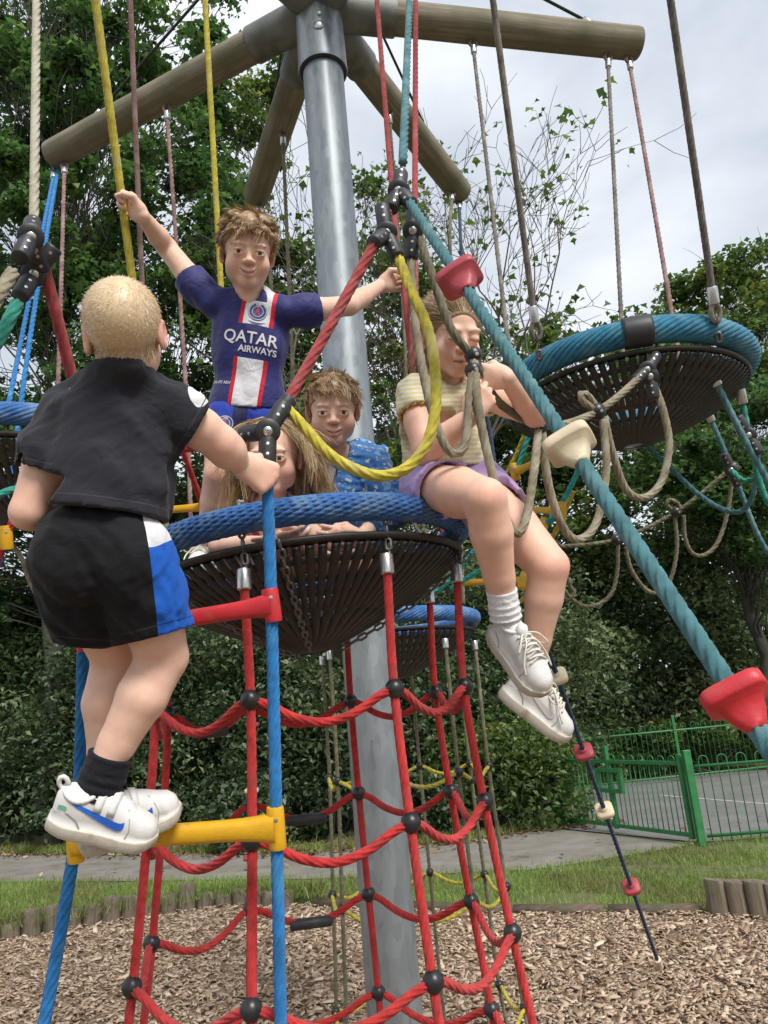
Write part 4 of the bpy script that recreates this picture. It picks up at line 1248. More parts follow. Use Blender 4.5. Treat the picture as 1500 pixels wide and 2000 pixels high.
# tan rope bridge between the connectors and the teal basket
B1_ = P(925, 697, 1.92); B2_ = P(1052, 832, 2.05); B3_ = P(1166, 804, 2.22); B4_ = P(1264, 722, 2.40)
hrope('tan rope running from the connector past the girl face', [P(812, 440, 2.0), P(838, 520, 1.93), P(880, 640, 1.90), B1_], 0.0115, R_OLIVE, group='rope bridge')
hrope('tan rope from the ball at the girl hands to the next knot', [B1_, P(965, 775, 1.97), P(1010, 812, 2.02), B2_], 0.0115, R_OLIVE, group='rope bridge')
hrope('tan top rope of the bridge rising to the teal basket', [B2_, P(1105, 828, 2.12), B3_, P(1215, 768, 2.3), B4_], 0.0115, R_TAN, group='rope bridge')
hrope('first hanging loop of the tan bridge, before the striped shirt', [P(803, 500, 1.98), P(812, 640, 1.92), P(838, 780, 1.86), P(868, 868, 1.84), P(893, 887, 1.84), P(910, 860, 1.85), P(918, 770, 1.88), P(926, 705, 1.91)], 0.0115, R_TAN, group='rope bridge')
hrope('second hanging loop of the tan bridge, beside the girl knee', [P(927, 708, 1.91), P(935, 800, 1.86), P(960, 920, 1.84), P(988, 1010, 1.84), P(1010, 1043, 1.85), P(1028, 1010, 1.88), P(1043, 920, 1.95), P(1052, 838, 2.04)], 0.0115, R_TAN, group='rope bridge')
hrope('third hanging loop of the tan bridge, behind the teal rope', [P(1058, 840, 2.05), P(1072, 950, 2.04), P(1100, 1030, 2.06), P(1130, 1054, 2.09), P(1165, 1020, 2.13), P(1184, 920, 2.18), P(1178, 820, 2.21)], 0.0118, R_TAN, group='rope bridge')
hrope('fourth hanging loop of the tan bridge, under the teal basket', [P(1180, 815, 2.22), P(1195, 880, 2.24), P(1222, 955, 2.28), P(1258, 972, 2.31), P(1292, 940, 2.34), P(1307, 870, 2.37), P(1295, 800, 2.38), P(1274, 745, 2.40)], 0.0118, R_TAN, group='rope bridge')
hrope('small curled tan loop on the bridge knot', [P(1166, 796, 2.22), P(1145, 770, 2.20), P(1132, 772, 2.19), P(1140, 785, 2.19), P(1160, 800, 2.21)], 0.011, R_TAN, group='rope bridge')
def ball_thing(p, label, r=0.027, n=None):
    o = lathe('rope_ball', [(0.006, -r), (r * .55, -r * .86), (r * .9, -r * .45), (r, 0), (r * .9, r * .45), (r * .55, r * .86), (0.006, r)], M_BALL, None, 22)
    o.location = Vector(p)
    tag(o, label, 'ball', 'black balls on the rope bridge')
    lathe('screw', [(0.005, r * .8), (0.005, r * 0.99), (0.002, r)], M_STEEL, o, 10, (0.3, -1, -0.3))
    return o
ball_thing(B1_ + [0, 0, 0.004], 'black ball gripped by the girl, upper one', 0.023); ball_thing(P(924, 724, 1.91), 'black ball gripped by the girl, lower one', 0.022)
ball_thing(B2_, 'black knot ball beside the teal rope', 0.024); ball_thing(B3_, 'black knot ball under the teal basket', 0.026)
K6 = B4_
connector(K6, [P(1285, 690, 2.44) - K6, P(1250, 735, 2.38) - K6], 'grey black connector under the teal basket', P(1262, 725, 1.5) - K6)
K7 = P(1270, 735, 2.4)
connector(K7, [P(1277, 775, 2.39) - K7], 'short black sleeve on the last bridge loop', P(1270, 740, 1.5) - K7)
chain_o = chain('shackle', [P(1283, 695, 2.45), P(1284, 672, 2.46)], None, 0.04, 0.005); tag(chain_o, 'steel shackle under the teal rim at its middle', 'shackle', 'shackles')
# far thin bridge
f1, f2, f3, f4 = P(1085, 1068, 3.6), P(1203, 1054, 3.6), P(1320, 1000, 3.6), P(1432, 912, 3.55)
hrope('far thin tan bridge rope rising to the right', [P(1062, 1068, 3.6), f1, f2, f3, f4], 0.0105, R_OLIVE, (), 3, 0.6, 'far rope bridge')
for lab, pts in [('far thin loop behind the girl knee', [(1075, 1072), (1080, 1110), (1112, 1165), (1150, 1185), (1190, 1165), (1205, 1120), (1207, 1060)]),
                 ('far thin loop beneath the near teal rope', [(1222, 1068), (1232, 1110), (1258, 1148), (1285, 1158), (1310, 1130), (1322, 1070), (1318, 1008)]),
                 ('far thin loop at the right of the teal rope', [(1335, 1006), (1338, 1050), (1352, 1080), (1375, 1084), (1400, 1062), (1420, 1005), (1432, 920)]),
                 ('far curled loop behind the girl lower leg', [(1072, 1075), (1066, 1052), (1078, 1050), (1112, 1140), (1122, 1155), (1110, 1170), (1098, 1168)]),
                 ('far small curl on the thin bridge', [(1318, 1000), (1302, 985), (1310, 976), (1325, 985), (1330, 1000)])]:
    hrope(lab, [P(x, y, 3.6) for x, y in pts], 0.0105, R_OLIVE, (), 3, 0.6, 'far rope bridge')
for p_, lab in ((f1, 'small far knot ball behind the girl knee'), (f2, 'small far knot ball left of the near teal rope'), (f3, 'small far knot ball at the bridge middle'), (f4, 'small far knot ball at the bridge right end')):
    ball_thing(p_, lab, 0.026)
# ropes below the right side of the teal basket
hrope('dark green rope falling from the teal basket to the right', [P(1390, 730, 2.6), P(1450, 850, 2.6), P(1500, 940, 2.6), P(1560, 1050, 2.6)], 0.0118, R_TEAL, (0,), 3, group='ropes under the teal basket')
hrope('green rope falling from the teal rim at the far right', [P(1446, 765, 2.75), P(1465, 860, 2.75), P(1490, 960, 2.75), P(1520, 1010, 2.75)], 0.0118, R_GREEN, (0,), 3, group='ropes under the teal basket')
hrope('dark green rope with a connector below the basket tip', [P(1382, 805, 3.3), P(1428, 912, 3.3), P(1478, 1040, 3.3), P(1520, 1110, 3.3)], 0.0118, R_TEAL, (0,), 3, group='ropes under the teal basket')
hrope('slack dark green rope swinging low under the basket', [P(1245, 855, 3.2), P(1300, 905, 3.15), P(1370, 970, 3.1), P(1430, 1000, 3.0), P(1462, 985, 2.95), P(1476, 940, 2.9), P(1480, 880, 2.85)], 0.011, R_TEAL, (), 3, group='ropes under the teal basket')
hrope('short green swag at the right edge', [P(1430, 920, 3.0), P(1450, 938, 2.95), P(1475, 936, 2.9), P(1510, 925, 2.85)], 0.011, R_GREEN, (), 3, group='ropes under the teal basket')
KA = P(1428, 918, 3.2); connector(KA, [P(1420, 900, 3.2) - KA, P(1440, 945, 3.2) - KA], 'black connector below the teal basket at the right', P(1428, 920, 2.0) - KA)
KB = P(1462, 850, 2.62); connector(KB, [P(1450, 830, 2.62) - KB, P(1480, 880, 2.6) - KB], 'black connector with steel bolt at the right edge', P(1455, 850, 1.5) - KB)
# turquoise rope ladder with yellow rungs behind the girl
lad2 = empty('rope_ladder', P(1090, 960, 3.0), 'turquoise rope ladder with yellow rungs behind the girl', 'rope ladder')
l0 = np.array(lad2.location)
def rung(parent, a, b, mat, r_bar=0.013, sl=0.020, sh=0.075, up=(0, 0, 1), org=(0, 0, 0)):
    a = np.asarray(a) - org; b = np.asarray(b) - org
    d = unit(b - a); up = unit(np.asarray(up) - d * np.dot(up, d)); s_ = np.cross(d, up)
    L_ = np.linalg.norm(b - a)
    mb = MB(); n = 16; ang = np.linspace(0, 2 * math.pi, n, endpoint=False)
    st = np.linspace(0.0, 1.0, 13); rows = []
    for t in st:
        e = abs(t - 0.5) * 2
        h_ = r_bar * (1.05 + 0.55 * e ** 5); w_ = r_bar * (1.0 + 0.25 * e ** 5)
        cx = np.sign(np.cos(ang)) * np.abs(np.cos(ang)) ** 0.7; sy = np.sign(np.sin(ang)) * np.abs(np.sin(ang)) ** 0.7
        rows.append(a + d * (L_ * t) + cx[:, None] * w_ * s_ + sy[:, None] * h_ * up)
    i, j = np.meshgrid(np.arange(12), np.arange(n), indexing='ij'); j2 = (j + 1) % n
    mb.add(np.concatenate(rows), [np.stack([i * n + j, i * n + j2, (i + 1) * n + j2, (i + 1) * n + j], -1).reshape(-1, 4)])
    bar = mb.build('rung', mat, parent)
    for p, ud in ((a, up), (b, up)):
        lathe('rung_sleeve', [(sl * 0.62, -sh / 2), (sl * 0.92, -sh / 2), (sl, -sh / 2 + 0.005), (sl, sh / 2 - 0.005), (sl * 0.92, sh / 2), (sl * 0.62, sh / 2)], mat, bar, 20, ud, p)
        fd = unit(CO - (p + org)); fd = unit(fd - ud * (fd @ ud))
        lathe('screw', [(0.0042, sl * 0.9), (0.0042, sl * 1.02), (0.002, sl * 1.05)], M_STEEL, bar, 10, fd, p + ud * sh * 0.22)
    return bar
LA = [P(1187, 735, 2.75), P(1165, 830, 2.85), P(1096, 985, 3.0), P(1030, 1052, 3.1), P(880, 1150, 3.3)]
LB = [P(1046, 812, 3.3), P(1005, 930, 3.35), P(975, 1010, 3.4), P(880, 1130, 3.5), P(845, 1160, 3.55)]
rope('rope', np.array(LA) - l0, 0.0115, R_TURQ, lad2, 3, 0.7); rope('rope', np.array(LB) - l0, 0.0115, R_TURQ, lad2, 3, 0.7)
LC = [P(1042, 830, 3.3), P(1015, 900, 3.35), P(985, 960, 3.4)]; LD = [P(1120, 960, 3.05), P(1075, 1060, 3.2), P(1030, 1160, 3.3), P(960, 1210, 3.4)]
rope('rope', np.array(LC) - l0 + [0.0, 0, 0.05], 0.0105, R_YEL, lad2, 3, 0.7); rope('rope', np.array(LD) - l0, 0.0105, R_YEL, lad2, 3, 0.7)
rung(lad2, P(1165, 848, 2.85), P(1005, 922, 3.35), M_YELP, org=l0, up=P(1176, 790, 2.8) - P(1165, 848, 2.85))
rung(lad2, P(1096, 998, 3.0), P(975, 994, 3.4), M_YELP, org=l0, up=P(1130, 930, 2.9) - P(1096, 998, 3.0))
rung(lad2, P(1060, 1030, 3.05), P(1012, 1062, 3.2), M_YELP, org=l0, up=(0.4, 0.3, 1))
rung(lad2, P(1022, 1134, 3.3), P(895, 1138, 3.55), M_YELP, org=l0, up=(0.3, 0.3, 1))
# yellow bar behind the smiling boy
lad3 = empty('rope_ladder', P(300, 990, 3.0), 'short yellow ladder rung on red ropes seen left of the boy leg', 'rope ladder')
l3 = np.array(lad3.location)
rung(lad3, P(400, 990, 2.92), P(250, 1002, 3.0), M_YELP, org=l3)
rope('rope', np.array([P(400, 940, 2.9), P(402, 1000, 2.92), P(404, 1100, 2.95)]) - l3, 0.011, R_RED, lad3, 3)
lad4 = empty('rope_ladder', P(0, 1050, 2.4), 'red and blue ladder rope with yellow sleeve at the left edge', 'rope ladder')
l4 = np.array(lad4.location)
rung(lad4, P(12, 1050, 2.4), P(-140, 1060, 2.4), M_YELP, org=l4, up=P(28, 1000, 2.4) - P(12, 1050, 2.4))
rope('rope', np.array([P(40, 975, 2.4), P(12, 1050, 2.4), P(-30, 1160, 2.4)]) - l4, 0.0115, R_RED, lad4)
hrope('green rope stub at the left edge below the basket', [P(-40, 985, 2.3), P(8, 962, 2.35), P(30, 955, 2.4)], 0.012, R_GREEN, group='slack ropes')
hrope('tan rope loop behind the left hip of the blond boy', [P(20, 1060, 3.2), P(42, 1090, 3.2), P(60, 1140, 3.2), P(90, 1185, 3.2), P(130, 1215, 3.2)], 0.0105, R_TAN, (), 3, group='slack ropes')
# thin dark climbing rope with discs going to the ground
tail_g = PZ(1292, 1898, 0.0)
tp0 = P(1024, 1140, 3.3)
o = hrope('thin dark blue rope with red and white discs running to the ground', [tp0, tail_g + unit(tp0 - tail_g) * 0.10], 0.0135, R_NAVY, (), 3, 0.6, group='disc ropes')
dv = unit(tail_g - tp0)
def on_line(px, py):      # nearest point of the rope to a sight line
    v = ray(px, py); v = unit(v); w0 = tp0 - CO
    a, b, c, d_, e_ = 1, dv @ v, 1, dv @ w0, v @ w0
    return tp0 + dv * ((b * e_ - c * d_) / (a * c - b * b))
def disc(p, d, mat, parent, r=0.048):
    mb = MB(); R = basis(d)
    n = 20; a = np.linspace(0, 2 * math.pi, n, endpoint=False)
    sq = lambda rr, z: np.stack([rr * np.sign(np.cos(a)) * np.abs(np.cos(a)) ** 0.55, rr * np.sign(np.sin(a)) * np.abs(np.sin(a)) ** 0.55, np.full(n, z)], -1) @ R.T + p
    V = np.concatenate([sq(r * .85, -.016), sq(r, -.010), sq(r, .010), sq(r * .85, .016)])
    i, j = np.meshgrid(np.arange(3), np.arange(n), indexing='ij'); j2 = (j + 1) % n
    mb.add(V, [np.stack([i * n + j, i * n + j2, (i + 1) * n + j2, (i + 1) * n + j], -1).reshape(-1, 4), np.arange(n)[::-1][None], (3 * n + np.arange(n))[None]])
    mb.tube([p - d * .03, p + d * .03], .022, 12)
    return mb.build('disc', mat, parent)
for (px, py), m_ in (((1085, 1322), M_CRMP), ((1137, 1470), M_REDW), ((1180, 1583), M_CRMP), ((1230, 1733), M_REDW)):
    disc(on_line(px, py), dv, m_, o)
ferrule(tail_g - dv * 0.16, dv, o, 0.024, 0.10, 'end_clamp', M_CRMP)
chain('chain', [tail_g - dv * 0.08, tail_g + [0, 0, -0.02]], o, 0.05, 0.007)
# the same kind of rope further left, seen past the red net
tg = PZ(487, 1875, 0.0); t1 = P(494, 1330, 6.3)
o = hrope('thin distant disc rope behind the left side of the red net', [t1, tg + [0, 0, 0.35]], 0.013, R_NAVY, (), 3, 0.5, group='disc ropes')
for py, m_ in ((1365, M_CRMP), (1420, M_REDW), (1553, M_CRMP), (1684, M_REDW)):
    f = (py - 1330) / (1875 - 1330.0)
    disc(t1 + (tg - t1) * f, unit(tg - t1), m_, o, 0.055)
chain('chain', [tg + [0, 0, .36], tg], o, 0.06, 0.008)

# ---- blue rope ladder in front
lad = empty('rope_ladder', P(340, 1640, 1.50), 'bright blue rope ladder with red and yellow rungs in front', 'rope ladder')
lo = np.array(lad.location)
RT = [P(522, 900, 1.60), P(523, 965, 1.595), P(530, 1185, 1.57), P(540, 1615, 1.53), P(548, 1990, 1.50), P(552, 2200, 1.48)]
LT = [P(176, 900, 1.62), P(170, 1100, 1.60), P(163, 1262, 1.59), P(157, 1480, 1.57), P(146, 1650, 1.56), P(86, 2000, 1.50), P(45, 2200, 1.48)]
rope('rope', np.array(RT) - lo, 0.0130, R_BLUE, lad, 6, 1.0, lay=0.16)
rope('rope', np.array(LT) - lo, 0.0130, R_BLUE, lad, 6, 1.0, lay=0.16)
rung(lad, P(164, 1240, 1.59), P(531, 1182, 1.57), M_REDP, 0.0165, 0.0175, 0.068, org=lo, up=P(526, 1000, 1.59) - P(531, 1182, 1.57))
rung(lad, P(147, 1643, 1.56), P(540, 1616, 1.53), M_YELP, 0.0190, 0.0175, 0.082, org=lo, up=P(535, 1400, 1.55) - P(540, 1616, 1.53))

# ---- teal climbing rope with grips, coming towards the camera
tcr = empty('climbing_rope', P(1115, 885, 1.35), 'thick teal rope with red and cream hand grips slanting to lower right', 'climbing rope')
to = np.array(tcr.location)
TA, TB = P(800, 395, 1.88), P(1500, 1455, 0.86)
TE = TB + (TB - TA) * 0.10
rope('rope', np.array([TA, TE]) - to, 0.0128, R_TEAL, tcr, 6, 1.2, lay=0.15)
td = unit(TB - TA)
def on_teal(px, py):
    v = unit(ray(px, py)); w0 = TA - CO
    b, d_, e_ = td @ v, td @ w0, v @ w0
    return TA + td * ((b * e_ - d_) / (1 - b * b))
def grip(p, d, mat, side, s=1.0, flip=1):
    """hollow-backed hand grip: broad rounded foot plate, flaring walls and a tube round the rope"""
    d = unit(d) * flip
    R = basis(d, side)
    n = 32; a = np.linspace(0, 2 * math.pi, n, endpoint=False)
    def ring(rx, ry, z, pw, dx=0.0):
        return np.stack([dx + rx * np.sign(np.cos(a)) * np.abs(np.cos(a)) ** pw, ry * np.sign(np.sin(a)) * np.abs(np.sin(a)) ** pw, np.full(n, z)], -1)
    rows = [ring(.016, .016, .050, 1), ring(.020, .020, .048, 1), ring(.023, .021, .040, .9), ring(.034, .026, .020, .6), ring(.043, .034, -.004, .5), ring(.056, .046, -.009, .42), ring(.060, .049, -.013, .42), ring(.060, .049, -.036, .42),
            ring(.056, .045, -.041, .45), ring(.048, .036, -.038, .5), ring(.034, .020, -.010, .7), ring(.018, .016, .0, 1), ring(.016, .016, -.03, 1)]
    sc = np.array([[1 + 0.0 * k] for k in range(len(rows))])
    V = np.concatenate(rows)
    # scooped flanks
    sc_ = 1 - 0.20 * np.exp(-((V[:, 2] - 0.012) / 0.018) ** 2) * (np.abs(V[:, 0]) > 0.012)
    V[:, 1] *= sc_
    V = V * s @ R.T + np.asarray(p) - to
    m = len(rows); i, j = np.meshgrid(np.arange(m - 1), np.arange(n), indexing='ij'); j2 = (j + 1) % n
    F = [np.stack([i * n + j, i * n + j2, (i + 1) * n + j2, (i + 1) * n + j], -1).reshape(-1, 4)]
    me = np_mesh('hand_grip', V, F); sharp(me, 0.9)
    return obj('hand_grip', me, mat, tcr)
sd = np.cross(td, ray(1000, 800))
grip(on_teal(902, 552), td, M_REDW, sd, 0.76, 1)
grip(on_teal(1114, 884), td, M_CRMP, sd, 0.66, 1)
grip(on_teal(1450, 1380), td, M_REDP, sd, 0.64, 1)
# ================================================================== THE CHILDREN
def img(x, y, z): return unit(CMN @ np.array([x, y, z], float))   # right, up, towards the viewer
class Fld:
    """smooth union of tapered capsules and ellipsoids on a grid, skinned into one surface"""
    def __init__(s, lo, hi, h):
        s.lo = np.asarray(lo, float); s.h = h
        s.n = np.ceil((np.asarray(hi) - s.lo) / h).astype(int) + 1
        s.F = np.full(s.n, 1.0, np.float32)
    def blk(s, lo, hi, pad):
        a = np.clip(((np.asarray(lo) - pad - s.lo) / s.h).astype(int), 0, s.n); b = np.clip(((np.asarray(hi) + pad - s.lo) / s.h).astype(int) + 2, 0, s.n)
        if (b <= a).any(): return None, None
        g = np.meshgrid(*[s.lo[i] + s.h * np.arange(a[i], b[i]) for i in range(3)], indexing='ij')
        return tuple(slice(a[i], b[i]) for i in range(3)), np.stack(g, -1)
    def mix(s, sl, d, k, op):
        f = s.F[sl]
        if op == 'u':
            hh = np.clip(0.5 + 0.5 * (f - d) / k, 0, 1); s.F[sl] = f + (d - f) * hh - k * hh * (1 - hh)
        else:
            hh = np.clip(0.5 - 0.5 * (f + d) / k, 0, 1); s.F[sl] = f + (-d - f) * hh + k * hh * (1 - hh)
    def cone(s, a, b, ra, rb, k=0.02, op='u', flat=None):
        a = np.asarray(a, float); b = np.asarray(b, float)
        sl, p = s.blk(np.minimum(a, b), np.maximum(a, b), max(ra, rb) + 2 * k + 3 * s.h)
        if sl is None: return s
        ab = b - a; pa = p - a
        t = np.clip((pa @ ab) / (ab @ ab + 1e-12), 0, 1)
        v = pa - t[..., None] * ab
        if flat is not None:        # flat = (direction, factor): section squeezed along a direction
            fd = unit(flat[0]); v = v + (v @ fd)[..., None] * fd * (1 / flat[1] - 1)
        d = np.linalg.norm(v, axis=-1) - (ra + (rb - ra) * t)
        s.mix(sl, d, k, op); return s
    def chain(s, pts, rs, k=0.02, op='u', flat=None):
        for i in range(len(pts) - 1): s.cone(pts[i], pts[i + 1], rs[i], rs[i + 1], k, op, flat)
        return s
    def ell(s, c, r, R=None, k=0.02, op='u'):
        c = np.asarray(c, float); r = np.asarray(r, float); m = r.max()
        sl, p = s.blk(c - m, c + m, 2 * k + 3 * s.h)
        if sl is None: return s
        v = p - c
        if R is not None: v = v @ np.asarray(R)
        k0 = np.linalg.norm(v / r, axis=-1); k1 = np.linalg.norm(v / r ** 2, axis=-1) + 1e-9
        s.mix(sl, k0 * (k0 - 1) / k1, k, op); return s
    def grid(s):
        return np.stack(np.meshgrid(*[s.lo[i] + s.h * np.arange(s.n[i]) for i in range(3)], indexing='ij'), -1)
    def cut(s, p, n, k=0.004, within=None):
        """keep the side the normal points away from"""
        n = unit(n); g = s.grid()
        d = (g - np.asarray(p)) @ n
        if within is not None:
            d = np.where(np.linalg.norm(g - np.asarray(p), axis=-1) < within, d, -1)
        s.F = np.maximum(s.F, d.astype(np.float32)); return s
    def wrinkle(s, amp, freq, seed, stretch=(1, 1, 1), R=None):
        rg = np.random.default_rng(seed)
        m = np.abs(s.F) < 0.03
        g = s.grid()[m]
        q = (g - g.mean(0)) @ (np.eye(3) if R is None else R) * np.asarray(stretch)
        n = np.zeros(len(q))
        for i in range(5):
            kv = rg.normal(0, 1, 3) * freq * (1 + 0.35 * i); wv = rg.normal(0, 1, 3) * freq * 0.5
            n += np.sin(q @ kv + 1.6 * np.sin(q @ wv + rg.random() * 6) + rg.random() * 6) / (1 + 0.4 * i)
        n = n / 2.6
        n = np.sign(n) * np.abs(n) ** 1.15
        s.F[m] += (amp * n).astype(np.float32); return s
    def mesh(s):
        F = s.F; S = F < 0; n = np.array(F.shape)
        nc = n - 1
        acc = np.zeros((np.prod(nc), 3)); cnt = np.zeros(np.prod(nc)); quads = []
        st = np.array([nc[1] * nc[2], nc[2], 1])
        for ax in range(3):
            sa = [slice(None)] * 3; sb = [slice(None)] * 3
            sa[ax] = slice(0, -1); sb[ax] = slice(1, None)
            cr_ = S[tuple(sa)] != S[tuple(sb)]
            idx = np.argwhere(cr_)
            o1, o2 = [(1, 2), (2, 0), (0, 1)][ax]
            ok = (idx[:, o1] > 0) & (idx[:, o2] > 0) & (idx[:, o1] < nc[o1]) & (idx[:, o2] < nc[o2])
            idx = idx[ok]
            f0 = F[tuple(idx.T)]; i2 = idx.copy(); i2[:, ax] += 1; f1 = F[tuple(i2.T)]
            t = f0 / (f0 - f1)
            pos = idx.astype(float); pos[:, ax] += t
            cells = []
            for da, db in ((0, 0), (-1, 0), (-1, -1), (0, -1)):
                c = idx.copy(); c[:, o1] += da; c[:, o2] += db
                ci = c @ st
                np.add.at(acc, ci, pos); np.add.at(cnt, ci, 1); cells.append(ci)
            q = np.stack(cells, 1)
            fl = f0 > 0
            q[fl] = q[fl][:, ::-1]
            quads.append(q)
        used = np.flatnonzero(cnt); mp_ = np.full(np.prod(nc), -1); mp_[used] = np.arange(len(used))
        V = acc[used] / cnt[used][:, None] * s.h + s.lo
        return V, mp_[np.concatenate(quads)]
def bounds(pts, pad):
    pts = np.array(pts); return pts.min(0) - pad, pts.max(0) + pad

# ---- materials
def skin_mat():
    m, nt, b = new_mat('skin'); L = nt.links.new
    a = nt.nodes.new('ShaderNodeAttribute'); a.attribute_name = 'col'
    tc = nt.nodes.new('ShaderNodeTexCoord')
    n = nt.nodes.new('ShaderNodeTexNoise'); n.inputs['Scale'].default_value = 38; n.inputs['Detail'].default_value = 6
    L(tc.outputs['Object'], n.inputs['Vector'])
    mr = nt.nodes.new('ShaderNodeMapRange'); mr.inputs['To Min'].default_value = 0.84; mr.inputs['To Max'].default_value = 1.14
    L(n.outputs['Fac'], mr.inputs['Value'])
    vm = nt.nodes.new('ShaderNodeVectorMath'); vm.operation = 'SCALE'
    L(a.outputs['Color'], vm.inputs[0]); L(mr.outputs['Result'], vm.inputs['Scale'])
    L(vm.outputs['Vector'], b.inputs['Base Color'])
    b.inputs['Roughness'].default_value = 0.52; b.inputs['Specular IOR Level'].default_value = 0.35
    b.inputs['Subsurface Weight'].default_value = 0.25; b.inputs['Subsurface Radius'].default_value = (1, .35, .2); b.inputs['Subsurface Scale'].default_value = 0.006
    n2 = nt.nodes.new('ShaderNodeTexNoise'); n2.inputs['Scale'].default_value = 420
    L(tc.outputs['Object'], n2.inputs['Vector'])
    bp = nt.nodes.new('ShaderNodeBump'); bp.inputs['Strength'].default_value = 0.10; bp.inputs['Distance'].default_value = 0.002
    L(n2.outputs['Fac'], bp.inputs['Height']); L(bp.outputs['Normal'], b.inputs['Normal'])
    MAT['skin'] = m; return m
M_SKIN = skin_mat()
def cloth(name, col, regions=(), rough=0.85, sheen=0.3, weave=900, var=0.08, wr=0.25, wscale=14):
    """fabric; regions = [( [(attribute, low, high), ...], colour ), ...] dye areas"""
    m, nt, b = new_mat(name); L = nt.links.new
    tc = nt.nodes.new('ShaderNodeTexCoord')
    n = nt.nodes.new('ShaderNodeTexNoise'); n.inputs['Scale'].default_value = 20; n.inputs['Detail'].default_value = 6
    L(tc.outputs['Object'], n.inputs['Vector'])
    mr = nt.nodes.new('ShaderNodeMapRange'); mr.inputs['To Min'].default_value = 1 - var * 1.6; mr.inputs['To Max'].default_value = 1 + var * 1.6
    L(n.outputs['Fac'], mr.inputs['Value'])
    rgb = nt.nodes.new('ShaderNodeRGB'); rgb.outputs[0].default_value = (*col, 1); src = rgb.outputs[0]
    for conds, c in regions:
        fac = None
        for at, lo, hi in conds:
            a = nt.nodes.new('ShaderNodeAttribute'); a.attribute_name = at
            for op, v in (('GREATER_THAN', lo), ('LESS_THAN', hi)):
                q = nt.nodes.new('ShaderNodeMath'); q.operation = op; q.inputs[1].default_value = v
                L(a.outputs['Fac'], q.inputs[0])
                if fac is None: fac = q.outputs[0]
                else:
                    u = nt.nodes.new('ShaderNodeMath'); u.operation = 'MULTIPLY'; L(fac, u.inputs[0]); L(q.outputs[0], u.inputs[1]); fac = u.outputs[0]
        mxn = nt.nodes.new('ShaderNodeMixRGB'); mxn.inputs['Color2'].default_value = (*c, 1)
        L(fac, mxn.inputs['Fac']); L(src, mxn.inputs['Color1']); src = mxn.outputs['Color']
    vm = nt.nodes.new('ShaderNodeVectorMath'); vm.operation = 'SCALE'
    L(src, vm.inputs[0]); L(mr.outputs['Result'], vm.inputs['Scale']); L(vm.outputs['Vector'], b.inputs['Base Color'])
    b.inputs['Roughness'].default_value = rough; b.inputs['Sheen Weight'].default_value = sheen; b.inputs['Specular IOR Level'].default_value = 0.25
    w1 = nt.nodes.new('ShaderNodeTexNoise'); w1.inputs['Scale'].default_value = weave; w1.inputs['Detail'].default_value = 2
    w2 = nt.nodes.new('ShaderNodeTexNoise'); w2.inputs['Scale'].default_value = wscale; w2.inputs['Detail'].default_value = 4; w2.inputs['Distortion'].default_value = 1.2
    L(tc.outputs['Object'], w1.inputs['Vector']); L(tc.outputs['Object'], w2.inputs['Vector'])
    b1_ = nt.nodes.new('ShaderNodeBump'); b1_.inputs['Strength'].default_value = 0.25; b1_.inputs['Distance'].default_value = 0.0015
    b2_ = nt.nodes.new('ShaderNodeBump'); b2_.inputs['Strength'].default_value = wr; b2_.inputs['Distance'].default_value = 0.02
    L(w2.outputs['Fac'], b2_.inputs['Height']); L(w1.outputs['Fac'], b1_.inputs['Height']); L(b2_.outputs['Normal'], b1_.inputs['Normal']); L(b1_.outputs['Normal'], b.inputs['Normal'])
    MAT[name] = m; return m
def hair_mat(name, c0, c1):
    return attr_mat(name, 'tint', [(0, c0), (0.5, [(a + b) / 2 for a, b in zip(c0, c1)]), (1, c1)], 0.42, 0.0, 0.45)

SK = np.array((0.75, 0.48, 0.365)); PINK = np.array((0.74, 0.31, 0.25))
def paint(V, skin=SK, spots=()):
    c = np.tile(np.append(skin, 1.0), (len(V), 1))
    for p, r, k, colr in spots:
        w_ = k * np.exp(-(np.linalg.norm(V - np.asarray(p), axis=1) / r) ** 2)
        c[:, :3] += (np.asarray(colr) - c[:, :3]) * w_[:, None]
    return c

